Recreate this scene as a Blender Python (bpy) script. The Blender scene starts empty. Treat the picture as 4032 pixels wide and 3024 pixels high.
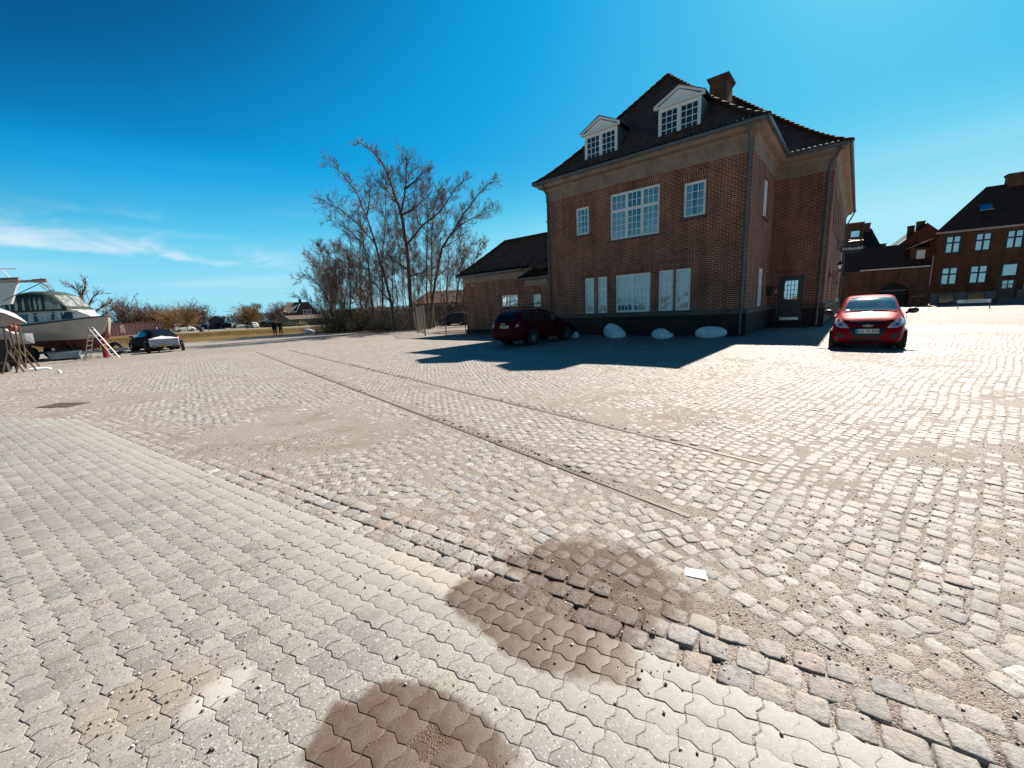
import bpy, bmesh, math, random
import numpy as np
from mathutils import Vector, Matrix
from mathutils.bvhtree import BVHTree

random.seed(7); RNG = np.random.default_rng(11)
SC = bpy.context.scene
COL = SC.collection
R = math.radians

# ---------------------------------------------------------------- camera
cam_d = bpy.data.cameras.new("camera"); cam = bpy.data.objects.new("camera", cam_d); COL.objects.link(cam)
cam_d.sensor_fit = 'HORIZONTAL'; cam_d.sensor_width = 36.0; cam_d.lens = 1572.0/4032.0*36.0
cam_d.clip_start = 0.05; cam_d.clip_end = 3000
CAM_H = 1.6
_pitch, _roll = R(10.58), R(2.77)
fw = Vector((0, math.cos(_pitch), -math.sin(_pitch))); r0 = Vector((1, 0, 0)); u0 = r0.cross(fw)
Rt = math.cos(_roll)*r0 - math.sin(_roll)*u0; Up = math.sin(_roll)*r0 + math.cos(_roll)*u0
M = Matrix((Rt, Up, -fw)).transposed().to_4x4(); M.translation = Vector((0, 0, CAM_H))
cam.matrix_world = M; SC.camera = cam

# ---------------------------------------------------------------- sun, sky, exposure
SUN_AZ, SUN_EL = 48.7, 42.2
sd = Vector((math.cos(R(SUN_AZ))*math.cos(R(SUN_EL)), math.sin(R(SUN_AZ))*math.cos(R(SUN_EL)), math.sin(R(SUN_EL))))
sl = bpy.data.lights.new("sun", 'SUN'); sl.energy = 5.0; sl.angle = R(0.53); sl.color = (1.0, 0.91, 0.80)
so = bpy.data.objects.new("sun", sl); COL.objects.link(so); so.rotation_euler = sd.to_track_quat('Z', 'Y').to_euler()
so.location = (20, 20, 40)
W = bpy.data.worlds.new("World"); SC.world = W; W.use_nodes = True
nt = W.node_tree; nt.nodes.clear()
def N(t, nt_=None, **k):
    n = (nt_ or nt).nodes.new(t)
    for a, b in k.items(): setattr(n, a, b)
    return n
def L(a, b, nt_=None): (nt_ or nt).links.new(a, b)
out = N('ShaderNodeOutputWorld'); bg = N('ShaderNodeBackground'); sky = N('ShaderNodeTexSky')
sky.sky_type = 'NISHITA'; sky.sun_disc = False; sky.sun_elevation = R(SUN_EL); sky.sun_rotation = R(90-SUN_AZ)
sky.altitude = 0; sky.air_density = 1.0; sky.dust_density = 0.6; sky.ozone_density = 2.2
SKY_STRENGTH = 0.1
def mth(op, a, b=None, c=None, nt_=None, clamp=False):
    n = N('ShaderNodeMath', nt_, operation=op); n.use_clamp = clamp
    for i, x in enumerate((a, b, c)):
        if x is None: continue
        if isinstance(x, (int, float)): n.inputs[i].default_value = x
        else: L(x, n.inputs[i], nt_)
    return n.outputs[0]
def mixc(fac, a, b, nt_=None, mode='MIX'):
    n = N('ShaderNodeMix', nt_, data_type='RGBA', blend_type=mode)
    for i, x in ((0, fac), (6, a), (7, b)):
        if isinstance(x, (int, float)): n.inputs[i].default_value = x
        elif isinstance(x, tuple): n.inputs[i].default_value = (*x[:3], 1)
        else: L(x, n.inputs[i], nt_)
    return n.outputs[2]
EXPO = 1.25
def lin(c): return tuple(((x/255)/12.92 if x/255 <= .04045 else ((x/255+.055)/1.055)**2.4) for x in c)
tc = N('ShaderNodeTexCoord'); sep = N('ShaderNodeSeparateXYZ'); L(tc.outputs['Generated'], sep.inputs[0])
bwn = N('ShaderNodeRGBToBW'); L(sky.outputs[0], bwn.inputs[0])
hz = N('ShaderNodeMapRange', interpolation_type='SMOOTHSTEP'); L(sep.outputs[2], hz.inputs[0]); hz.inputs[1].default_value = .34; hz.inputs[2].default_value = 0.0; hz.inputs[3].default_value = 0; hz.inputs[4].default_value = 28/70
fsky = mth('MULTIPLY_ADD', bwn.outputs[0], 5.1/70, hz.outputs[0], clamp=True)
crs = N('ShaderNodeValToRGB'); L(fsky, crs.inputs[0]); stops = [(0, (2, 24, 48)), (8.5, (5, 58, 105)), (11, (10, 100, 158)), (12.5, (13, 124, 187)), (15, (17, 152, 217)), (18, (25, 164, 227)), (33, (88, 198, 240)), (42, (125, 214, 245)), (62, (172, 233, 249))]
while len(crs.color_ramp.elements) < len(stops): crs.color_ramp.elements.new(.5)
for e_, (p_, c_) in zip(crs.color_ramp.elements, stops): e_.position = p_/70
for e_, (p_, c_) in zip(crs.color_ramp.elements, stops): e_.color = (*lin(c_), 1)
K_SKY = 1/(.1*2**EXPO)
vm = N('ShaderNodeVectorMath', operation='SCALE'); L(crs.outputs[0], vm.inputs[0]); vm.inputs['Scale'].default_value = K_SKY
# thin cirrus band, placed by direction
def dot(v):
    n = N('ShaderNodeVectorMath', operation='DOT_PRODUCT'); L(tc.outputs['Generated'], n.inputs[0]); n.inputs[1].default_value = v; return n.outputs['Value']
def cam_dir(px, py): return (fw + (px-2016)/1572.0*Rt - (py-1512)/1572.0*Up).normalized()
ca, cb = cam_dir(0, 965), cam_dir(1130, 1060)
cn = ca.cross(cb).normalized()
if cn.z < 0: cn = -cn
cu = ca; cv = cn.cross(ca).normalized()
comb = N('ShaderNodeCombineXYZ'); du = dot(cu); dv = dot(cv); dn = dot(cn)
L(mth('MULTIPLY', du, 2.2), comb.inputs[0]); L(mth('MULTIPLY', dv, 5.0), comb.inputs[1]); L(mth('MULTIPLY', dn, 14.0), comb.inputs[2])
nz = N('ShaderNodeTexNoise'); L(comb.outputs[0], nz.inputs['Vector']); nz.inputs['Scale'].default_value = 1.6; nz.inputs['Detail'].default_value = 7; nz.inputs['Distortion'].default_value = 0.7
comb2 = N('ShaderNodeCombineXYZ'); L(mth('MULTIPLY', dv, 9.0), comb2.inputs[0]); L(mth('MULTIPLY', dn, 9.0), comb2.inputs[1])
nz2 = N('ShaderNodeTexNoise'); L(comb2.outputs[0], nz2.inputs['Vector']); nz2.inputs['Scale'].default_value = 1.0; nz2.inputs['Detail'].default_value = 3
def ss(x, a, b):
    n = N('ShaderNodeMapRange', interpolation_type='SMOOTHSTEP'); L(x, n.inputs[0]); n.inputs[1].default_value = a; n.inputs[2].default_value = b; return n.outputs[0]
dnw = mth('ADD', dn, mth('MULTIPLY_ADD', nz2.outputs[0], 0.03, -0.015))
lowedge = ss(dnw, -0.005, 0.006)
core = mth('MULTIPLY', ss(dnw, 0.045, 0.0), ss(nz.outputs[0], 0.36, 0.62)); plume = mth('MULTIPLY', ss(mth('ADD', dnw, mth('MULTIPLY', nz2.outputs[0], -0.14)), 0.03, -0.06), ss(nz.outputs[0], 0.44, 0.74))
band = mth('MULTIPLY', lowedge, mth('ADD', mth('MULTIPLY', core, 0.52), mth('MULTIPLY', plume, 0.38)), clamp=True)
azm = mth('MULTIPLY', ss(dv, 0.84, 0.62), ss(dv, -0.5, -0.2))
band = mth('MULTIPLY', band, azm)
# second faint veil near the horizon, both sides
comb3 = N('ShaderNodeCombineXYZ'); L(mth('MULTIPLY', sep.outputs[0], 2.0), comb3.inputs[0]); L(mth('MULTIPLY', sep.outputs[1], 2.0), comb3.inputs[1]); L(mth('MULTIPLY', sep.outputs[2], 22.0), comb3.inputs[2])
nz3 = N('ShaderNodeTexNoise'); L(comb3.outputs[0], nz3.inputs['Vector']); nz3.inputs['Scale'].default_value = 1.3; nz3.inputs['Detail'].default_value = 6
veil = mth('MULTIPLY', mth('MULTIPLY', ss(nz3.outputs[0], 0.5, 0.75), ss(sep.outputs[2], 0.32, 0.04)), 0.30)
cl = mth('MAXIMUM', band, mth('MULTIPLY', veil, .8))
skyc = mixc(cl, vm.outputs[0], (.80*K_SKY, .93*K_SKY, .99*K_SKY))
dsun = dot(tuple(sd))
dimf = mth('MULTIPLY', mth('MULTIPLY', ss(dsun, .30, -.15), ss(sep.outputs[2], .08, .40)), -.80)
vm2 = N('ShaderNodeVectorMath', operation='SCALE'); L(skyc, vm2.inputs[0]); L(mth('ADD', dimf, 1.0), vm2.inputs['Scale']); skyc = vm2.outputs[0]
L(skyc, bg.inputs[0]); bg.inputs[1].default_value = SKY_STRENGTH; L(bg.outputs[0], out.inputs[0])
SC.view_settings.view_transform = 'Standard'; SC.view_settings.look = 'None'; SC.view_settings.exposure = EXPO; SC.view_settings.gamma = 1.0
SC.render.engine = 'CYCLES'

# ---------------------------------------------------------------- materials
MATS = {}
def _pr(name):
    m = bpy.data.materials.new(name); m.use_nodes = True; t = m.node_tree
    return m, t, t.nodes['Principled BSDF']
SUNLIT = {'spring_grass', 'far_ground', 'leaf_litter', 'pale_asphalt', 'far_grass', 'willow_twigs', 'grey_twigs', 'russet_twigs', 'hedge_brown', 'maroon_container', 'gelcoat', 'white_gelcoat', 'mauve_buds', 'brown_stems', 'beige_hull', 'white_sheet', 'white_boards', 'galvanised_steel', 'aluminium', 'white_marble', 'twigs', 'red_twigs', 'ivy', 'bark', 'drab_render', 'ridge_clay', 'vinyl_and_wrinkle_shine', 'red_antifoul', 'rusty_tube', 'grey_gelcoat', 'grey_gate_post', 'worn_rusty_steel'}
def simple(name, c, rough=0.6, metal=0.0, var=0.15, scale=6.0, bump=0.0, bscale=40.0, spec=0.5, c2=None, coat=0.0, emit=None):
    if name in MATS: return MATS[name]
    if name in SUNLIT:
        c = tuple(x*.62 for x in c); c2 = tuple(x*.62 for x in c2) if c2 else None
    m, t, b = _pr(name); MATS[name] = m
    b.inputs['Roughness'].default_value = rough; b.inputs['Metallic'].default_value = metal
    b.inputs['Specular IOR Level'].default_value = spec; b.inputs['Coat Weight'].default_value = coat; b.inputs['Coat Roughness'].default_value = 0.04
    tcx = N('ShaderNodeTexCoord', t); n = N('ShaderNodeTexNoise', t); L(tcx.outputs['Object'], n.inputs['Vector'], t)
    n.inputs['Scale'].default_value = scale; n.inputs['Detail'].default_value = 6; n.inputs['Roughness'].default_value = .65
    cr = N('ShaderNodeValToRGB', t); L(n.outputs[0], cr.inputs[0], t); cr.color_ramp.elements[0].position = .32; cr.color_ramp.elements[1].position = .68
    a = tuple(x*(1-var) for x in c); bb = c2 if c2 else tuple(min(1, x*(1+var)) for x in c)
    cr.color_ramp.elements[0].color = (*a, 1); cr.color_ramp.elements[1].color = (*bb, 1)
    L(cr.outputs[0], b.inputs['Base Color'], t)
    if bump > 0:
        n2 = N('ShaderNodeTexNoise', t); L(tcx.outputs['Object'], n2.inputs['Vector'], t); n2.inputs['Scale'].default_value = bscale; n2.inputs['Detail'].default_value = 5
        bp = N('ShaderNodeBump', t); bp.inputs['Strength'].default_value = bump; bp.inputs['Distance'].default_value = .02; L(n2.outputs[0], bp.inputs['Height'], t); L(bp.outputs[0], b.inputs['Normal'], t)
    if emit: b.inputs['Emission Color'].default_value = (*emit, 1); b.inputs['Emission Strength'].default_value = 1
    return m
def glass(name, tintc=(.8, .9, .95), refl=.22):
    if name in MATS: return MATS[name]
    m = bpy.data.materials.new(name); m.use_nodes = True; t = m.node_tree; t.nodes.clear(); MATS[name] = m
    o = N('ShaderNodeOutputMaterial', t); tr = N('ShaderNodeBsdfTransparent', t); gl = N('ShaderNodeBsdfGlossy', t); mx = N('ShaderNodeMixShader', t)
    tr.inputs[0].default_value = (*tintc, 1); gl.inputs['Roughness'].default_value = .02; gl.inputs[0].default_value = (.95, .97, 1, 1)
    lw = N('ShaderNodeLayerWeight', t); lw.inputs[0].default_value = .35
    tcx = N('ShaderNodeTexCoord', t); n = N('ShaderNodeTexNoise', t); L(tcx.outputs['Object'], n.inputs['Vector'], t); n.inputs['Scale'].default_value = 3.0
    bp = N('ShaderNodeBump', t); bp.inputs['Strength'].default_value = .08; bp.inputs['Distance'].default_value = .02; L(n.outputs[0], bp.inputs['Height'], t); L(bp.outputs[0], gl.inputs['Normal'], t)
    f = mth('MULTIPLY_ADD', lw.outputs[0], .75, refl, t, True)
    L(f, mx.inputs[0], t); L(tr.outputs[0], mx.inputs[1], t); L(gl.outputs[0], mx.inputs[2], t); L(mx.outputs[0], o.inputs[0], t)
    return m
def brick(name, b1, b2, mortar, bw=.262, rh=.085, ms=.0115, rot=0.0, bump=.6, dirt=.35):
    if name in MATS: return MATS[name]
    m, t, b = _pr(name); MATS[name] = m
    uv = N('ShaderNodeTexCoord', t); mp = N('ShaderNodeMapping', t); L(uv.outputs['UV'], mp.inputs[0], t); mp.inputs['Rotation'].default_value = (0, 0, rot)
    # slight waviness of the courses
    nn = N('ShaderNodeTexNoise', t); L(uv.outputs['UV'], nn.inputs['Vector'], t); nn.inputs['Scale'].default_value = 9; nn.inputs['Detail'].default_value = 3
    vs = N('ShaderNodeVectorMath', t, operation='MULTIPLY_ADD'); L(nn.outputs['Color'], vs.inputs[0], t); vs.inputs[1].default_value = (.012, .008, 0); L(mp.outputs[0], vs.inputs[2], t)
    br = N('ShaderNodeTexBrick', t); L(vs.outputs[0], br.inputs['Vector'], t); br.inputs['Scale'].default_value = 1
    br.inputs['Brick Width'].default_value = bw; br.inputs['Row Height'].default_value = rh; br.inputs['Mortar Size'].default_value = ms; br.inputs['Mortar Smooth'].default_value = .25; br.inputs['Bias'].default_value = -.1
    br.inputs['Color1'].default_value = (*b1, 1); br.inputs['Color2'].default_value = (*b2, 1); br.inputs['Mortar'].default_value = (*mortar, 1)
    n = N('ShaderNodeTexNoise', t); L(uv.outputs['UV'], n.inputs['Vector'], t); n.inputs['Scale'].default_value = 1.1; n.inputs['Detail'].default_value = 8; n.inputs['Roughness'].default_value = .7
    f = N('ShaderNodeMapRange', t); L(n.outputs[0], f.inputs[0], t); f.inputs[1].default_value = .3; f.inputs[2].default_value = .7; f.inputs[3].default_value = 1-dirt; f.inputs[4].default_value = 1+dirt*.6
    cc = N('ShaderNodeCombineColor', t)
    for i in range(3): L(f.outputs[0], cc.inputs[i], t)
    mps = N('ShaderNodeMapping', t); L(uv.outputs['UV'], mps.inputs[0], t); mps.inputs['Scale'].default_value = (2.6, .22, 1)
    ns = N('ShaderNodeTexNoise', t); L(mps.outputs[0], ns.inputs['Vector'], t); ns.inputs['Scale'].default_value = 1.0; ns.inputs['Detail'].default_value = 5
    fs = N('ShaderNodeMapRange', t); L(ns.outputs[0], fs.inputs[0], t); fs.inputs[1].default_value = .35; fs.inputs[2].default_value = .65; fs.inputs[3].default_value = .72; fs.inputs[4].default_value = 1.15
    cs = N('ShaderNodeCombineColor', t)
    for i in range(3): L(fs.outputs[0], cs.inputs[i], t)
    c = mixc(1.0, mixc(1.0, br.outputs[0], cc.outputs[0], t, 'MULTIPLY'), cs.outputs[0], t, 'MULTIPLY')
    L(c, b.inputs['Base Color'], t); b.inputs['Roughness'].default_value = .85; b.inputs['Specular IOR Level'].default_value = .25
    n2 = N('ShaderNodeTexNoise', t); L(uv.outputs['UV'], n2.inputs['Vector'], t); n2.inputs['Scale'].default_value = 60; n2.inputs['Detail'].default_value = 3
    h = mth('MULTIPLY_ADD', br.outputs['Fac'], -1.0, mth('MULTIPLY', n2.outputs[0], .35, nt_=t), t)
    bp = N('ShaderNodeBump', t); bp.inputs['Strength'].default_value = bump; bp.inputs['Distance'].default_value = .012; L(h, bp.inputs['Height'], t); L(bp.outputs[0], b.inputs['Normal'], t)
    return m
def tiles(name, c1, c2, w=.22, h=.34):
    if name in MATS: return MATS[name]
    m, t, b = _pr(name); MATS[name] = m
    uv = N('ShaderNodeTexCoord', t); sp = N('ShaderNodeSeparateXYZ', t); L(uv.outputs['UV'], sp.inputs[0], t)
    u = mth('MULTIPLY', sp.outputs[0], 2*math.pi/w, nt_=t); s = mth('SINE', u, nt_=t)
    v = mth('FRACT', mth('DIVIDE', sp.outputs[1], h, nt_=t), nt_=t)
    hgt = mth('ADD', mth('MULTIPLY', s, .5, nt_=t), mth('MULTIPLY', v, -1.1, nt_=t), nt_=t)
    bp = N('ShaderNodeBump', t); bp.inputs['Strength'].default_value = 1; bp.inputs['Distance'].default_value = .035; L(hgt, bp.inputs['Height'], t); L(bp.outputs[0], b.inputs['Normal'], t)
    n = N('ShaderNodeTexNoise', t); L(uv.outputs['UV'], n.inputs['Vector'], t); n.inputs['Scale'].default_value = 2.2; n.inputs['Detail'].default_value = 9; n.inputs['Roughness'].default_value = .75
    wn = N('ShaderNodeTexWhiteNoise', t, noise_dimensions='2D'); cx = N('ShaderNodeCombineXYZ', t)
    L(mth('FLOOR', mth('DIVIDE', sp.outputs[0], w, nt_=t), nt_=t), cx.inputs[0], t); L(mth('FLOOR', mth('DIVIDE', sp.outputs[1], h, nt_=t), nt_=t), cx.inputs[1], t); L(cx.outputs[0], wn.inputs['Vector'], t)
    f = mth('ADD', mth('MULTIPLY', n.outputs[0], 1.4, nt_=t), mth('MULTIPLY_ADD', wn.outputs[0], .5, -.45, t), nt_=t, clamp=True)
    L(mixc(f, c1, c2, t), b.inputs['Base Color'], t); b.inputs['Roughness'].default_value = .8; b.inputs['Specular IOR Level'].default_value = .2
    return m

# ---------------------------------------------------------------- mesh helpers
def tag(o, label=None, cat=None, group=None, kind=None):
    for k, v in (('label', label), ('category', cat), ('group', group), ('kind', kind)):
        if v: o[k] = v
    return o
def empty(name, loc=(0, 0, 0), rz=0.0):
    o = bpy.data.objects.new(name, None); COL.objects.link(o); o.location = loc; o.rotation_euler = (0, 0, rz); o.empty_display_size = .2
    return o
class MB:
    def __init__(s): s.v = []; s.f = []; s.m = []; s.uv = []
    def add(s, vs, fs, mat=0, uvs=None):
        b = len(s.v); s.v.extend([tuple(p) for p in vs])
        for i, f in enumerate(fs):
            s.f.append(tuple(b+k for k in f)); s.m.append(mat if not isinstance(mat, list) else mat[i]); s.uv.append(uvs[i] if uvs else None)
        return s
    def box(s, x0, x1, y0, y1, z0, z1, mat=0):
        vs = [(x0,y0,z0),(x1,y0,z0),(x1,y1,z0),(x0,y1,z0),(x0,y0,z1),(x1,y0,z1),(x1,y1,z1),(x0,y1,z1)]
        return s.add(vs, [(0,3,2,1),(4,5,6,7),(0,1,5,4),(1,2,6,5),(2,3,7,6),(3,0,4,7)], mat)
    def obox(s, mtx, sx, sy, sz, mat=0):
        vs = [mtx @ Vector((a*sx/2, b*sy/2, c*sz/2)) for c in (-1,1) for a, b in ((-1,-1),(1,-1),(1,1),(-1,1))]
        return s.add(vs, [(0,3,2,1),(4,5,6,7),(0,1,5,4),(1,2,6,5),(2,3,7,6),(3,0,4,7)], mat)
    def tube(s, pts, r, n=8, mat=0, cap=True, closed=False):
        pts = [Vector(p) for p in pts]; m = len(pts)
        rs = r if isinstance(r, (list, tuple)) else [r]*m
        ref = None; rings = []
        for i, p in enumerate(pts):
            if closed: d = pts[(i+1) % m]-pts[i-1]
            else: d = pts[min(i+1, m-1)]-pts[max(i-1, 0)]
            if d.length < 1e-9: d = Vector((0, 0, 1))
            d.normalize()
            if ref is None: ref = Vector((0, 0, 1)) if abs(d.z) < .9 else Vector((1, 0, 0))
            a = ref - d*ref.dot(d)
            if a.length < 1e-6: a = d.orthogonal()
            a.normalize(); b = d.cross(a); ref = a
            rings.append([p + (a*math.cos(2*math.pi*k/n) + b*math.sin(2*math.pi*k/n))*rs[i] for k in range(n)])
        vs = [q for rg in rings for q in rg]; fs = []
        for i in range(m if closed else m-1):
            j = (i+1) % m
            for k in range(n): fs.append((i*n+k, i*n+(k+1) % n, j*n+(k+1) % n, j*n+k))
        if cap and not closed: fs.append(tuple(range(n-1, -1, -1))); fs.append(tuple((m-1)*n+k for k in range(n)))
        return s.add(vs, fs, mat)
    def lathe(s, prof, n=24, mtx=None, mat=0):   # prof: (r, h) about local z
        mtx = mtx or Matrix.Identity(4); vs = []; fs = []; m = len(prof)
        for k in range(n):
            a = 2*math.pi*k/n
            for r_, h in prof: vs.append(mtx @ Vector((r_*math.cos(a), r_*math.sin(a), h)))
        for k in range(n):
            for i in range(m-1): fs.append((k*m+i, ((k+1) % n)*m+i, ((k+1) % n)*m+i+1, k*m+i+1))
        return s.add(vs, fs, mat)
    def prism(s, poly, d0, d1, axis='y', mat=0):
        n = len(poly)
        def P(a, b, d): return {'y': (a, d, b), 'x': (d, a, b), 'z': (a, b, d)}[axis]
        vs = [P(a, b, d0) for a, b in poly] + [P(a, b, d1) for a, b in poly]
        fs = [tuple(range(n)), tuple(range(2*n-1, n-1, -1))] + [(i, (i+1) % n, n+(i+1) % n, n+i) for i in range(n)]
        return s.add(vs, fs, mat)
    def build(s, name, mats, parent=None, smooth=False, loc=None, rot=None, fixn=True):
        me = bpy.data.meshes.new(name); me.from_pydata(s.v, [], s.f)
        if not isinstance(mats, (list, tuple)): mats = [mats]
        for m_ in mats: me.materials.append(m_)
        me.polygons.foreach_set('material_index', s.m)
        if fixn:
            bm = bmesh.new(); bm.from_mesh(me); bmesh.ops.recalc_face_normals(bm, faces=bm.faces); bm.to_mesh(me); bm.free()
        me.update()
        ul = me.uv_layers.new(name='UVMap')
        for p, u in zip(me.polygons, s.uv):
            n = p.normal
            for c, li in enumerate(p.loop_indices):
                vi = me.loops[li].vertex_index; co = me.vertices[vi].co
                if u is not None:
                    ori = s.f[p.index].index(vi); ul.data[li].uv = u[ori]
                elif abs(n.z) > .75: ul.data[li].uv = (co.x, co.y)
                elif abs(n.y) >= abs(n.x): ul.data[li].uv = (co.x, co.z)
                else: ul.data[li].uv = (co.y, co.z)
        if smooth: me.polygons.foreach_set('use_smooth', [True]*len(me.polygons))
        o = bpy.data.objects.new(name, me); COL.objects.link(o)
        if parent: o.parent = parent
        if loc is not None: o.location = loc
        if rot is not None: o.rotation_euler = rot
        return o
def np_mesh(name, V, quads=None, tris=None, mats=(), mi=None, cols=None, smooth=False, parent=None):
    me = bpy.data.meshes.new(name); nv = len(V); me.vertices.add(nv); me.vertices.foreach_set('co', np.asarray(V, np.float32).ravel())
    nq = 0 if quads is None else len(quads); ntr = 0 if tris is None else len(tris)
    li = np.concatenate([np.asarray(x).ravel() for x in (quads, tris) if x is not None and len(x)]).astype(np.int32)
    st = np.concatenate([np.arange(nq)*4, nq*4+np.arange(ntr)*3]).astype(np.int32)
    me.loops.add(len(li)); me.loops.foreach_set('vertex_index', li)
    me.polygons.add(nq+ntr); me.polygons.foreach_set('loop_start', st)
    for m_ in mats: me.materials.append(m_)
    if mi is not None: me.polygons.foreach_set('material_index', np.asarray(mi, np.int32))
    if smooth: me.polygons.foreach_set('use_smooth', np.ones(nq+ntr, bool))
    me.update(calc_edges=True)
    if cols is not None:
        a = me.attributes.new('Col', 'FLOAT_COLOR', 'POINT'); c4 = np.ones((nv, 4), np.float32); c4[:, :3] = cols; a.data.foreach_set('color', c4.ravel())
    o = bpy.data.objects.new(name, me); COL.objects.link(o)
    if parent: o.parent = parent
    return o
def _hash(ix, iy, s):
    h = (ix.astype(np.int64)*374761393 + iy.astype(np.int64)*668265263 + s*1274126177) & 0x7fffffff
    h = ((h ^ (h >> 13))*1103515245) & 0x7fffffff
    return (h ^ (h >> 16) & 0x7fffffff).astype(np.float64) / 0x7fffffff
def vnoise(x, y, s=0):
    xi = np.floor(x); yi = np.floor(y); fx = x-xi; fy = y-yi; fx = fx*fx*(3-2*fx); fy = fy*fy*(3-2*fy)
    a = _hash(xi, yi, s); b = _hash(xi+1, yi, s); c = _hash(xi, yi+1, s); d = _hash(xi+1, yi+1, s)
    return (a*(1-fx)+b*fx)*(1-fy)+(c*(1-fx)+d*fx)*fy
def fbm(x, y, s=0, o=4):
    t = 0; a = .5; n = 0
    for i in range(o): t = t+a*vnoise(x*2**i, y*2**i, s+i*17); n += a; a *= .55
    return t/n

# ================================================================ GROUND
PE = np.array([-1.8, 3.13]); PU = np.array([.8396, -.5432]); PN = np.array([.5432, .8396])       # edge of the concrete paving
EC = np.array([-8.21, 7.20]); EN = np.array([.264, .9645])
RD = np.array([-.624, .7814]); RN = np.array([.7814, .624]); RA = np.array([1.31, 2.78]); RB = np.array([2.43, 3.68])   # tram rails
def in_pavers(x, y): return ((x-PE[0])*PN[0]+(y-PE[1])*PN[1] < 0) & ((x-EC[0])*EN[0]+(y-EC[1])*EN[1] < 0)
# --- shader helpers on world position
def wpos(t):
    g = N('ShaderNodeNewGeometry', t); sp = N('ShaderNodeSeparateXYZ', t); L(g.outputs['Position'], sp.inputs[0], t); return g.outputs['Position'], sp.outputs[0], sp.outputs[1]
def tnoise(t, vec, scale, detail=4, rough=.6):
    n = N('ShaderNodeTexNoise', t); L(vec, n.inputs['Vector'], t); n.inputs['Scale'].default_value = scale; n.inputs['Detail'].default_value = detail; n.inputs['Roughness'].default_value = rough; return n.outputs[0]
def trange(t, x, a, b, c=0., d=1.):
    n = N('ShaderNodeMapRange', t, interpolation_type='SMOOTHSTEP'); L(x, n.inputs[0], t)
    for i, q in enumerate((a, b, c, d)): n.inputs[i+1].default_value = q
    return n.outputs[0]
def ell(t, x, y, cx, cy, ang, ra, rb, nz, amp, soft):
    ca_, sa_ = math.cos(ang), math.sin(ang)
    dx = mth('SUBTRACT', x, cx, nt_=t); dy = mth('SUBTRACT', y, cy, nt_=t)
    p = mth('DIVIDE', mth('ADD', mth('MULTIPLY', dx, ca_, nt_=t), mth('MULTIPLY', dy, sa_, nt_=t), nt_=t), ra, nt_=t)
    q = mth('DIVIDE', mth('ADD', mth('MULTIPLY', dx, -sa_, nt_=t), mth('MULTIPLY', dy, ca_, nt_=t), nt_=t), rb, nt_=t)
    d = mth('SQRT', mth('ADD', mth('MULTIPLY', p, p, nt_=t), mth('MULTIPLY', q, q, nt_=t), nt_=t), nt_=t)
    d = mth('ADD', d, mth('MULTIPLY_ADD', nz, amp, -amp/2, t), nt_=t)
    return trange(t, d, 1+soft, 1-soft)
def wetmask(t, pos, x, y, soft=.06):
    nz_ = tnoise(t, pos, 3.6, 5, .62)
    a = ell(t, x, y, .42, 2.10, -.50, .50, .42, nz_, 1.3, soft*2.6)
    a2 = ell(t, x, y, .05, 1.82, -.65, .56, .22, nz_, .95, soft*1.6)
    b = ell(t, x, y, -.46, 1.22, -.35, .40, .25, nz_, .95, soft*1.8)
    return mth('MAXIMUM', mth('MAXIMUM', a, a2, nt_=t), b, nt_=t)
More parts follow.
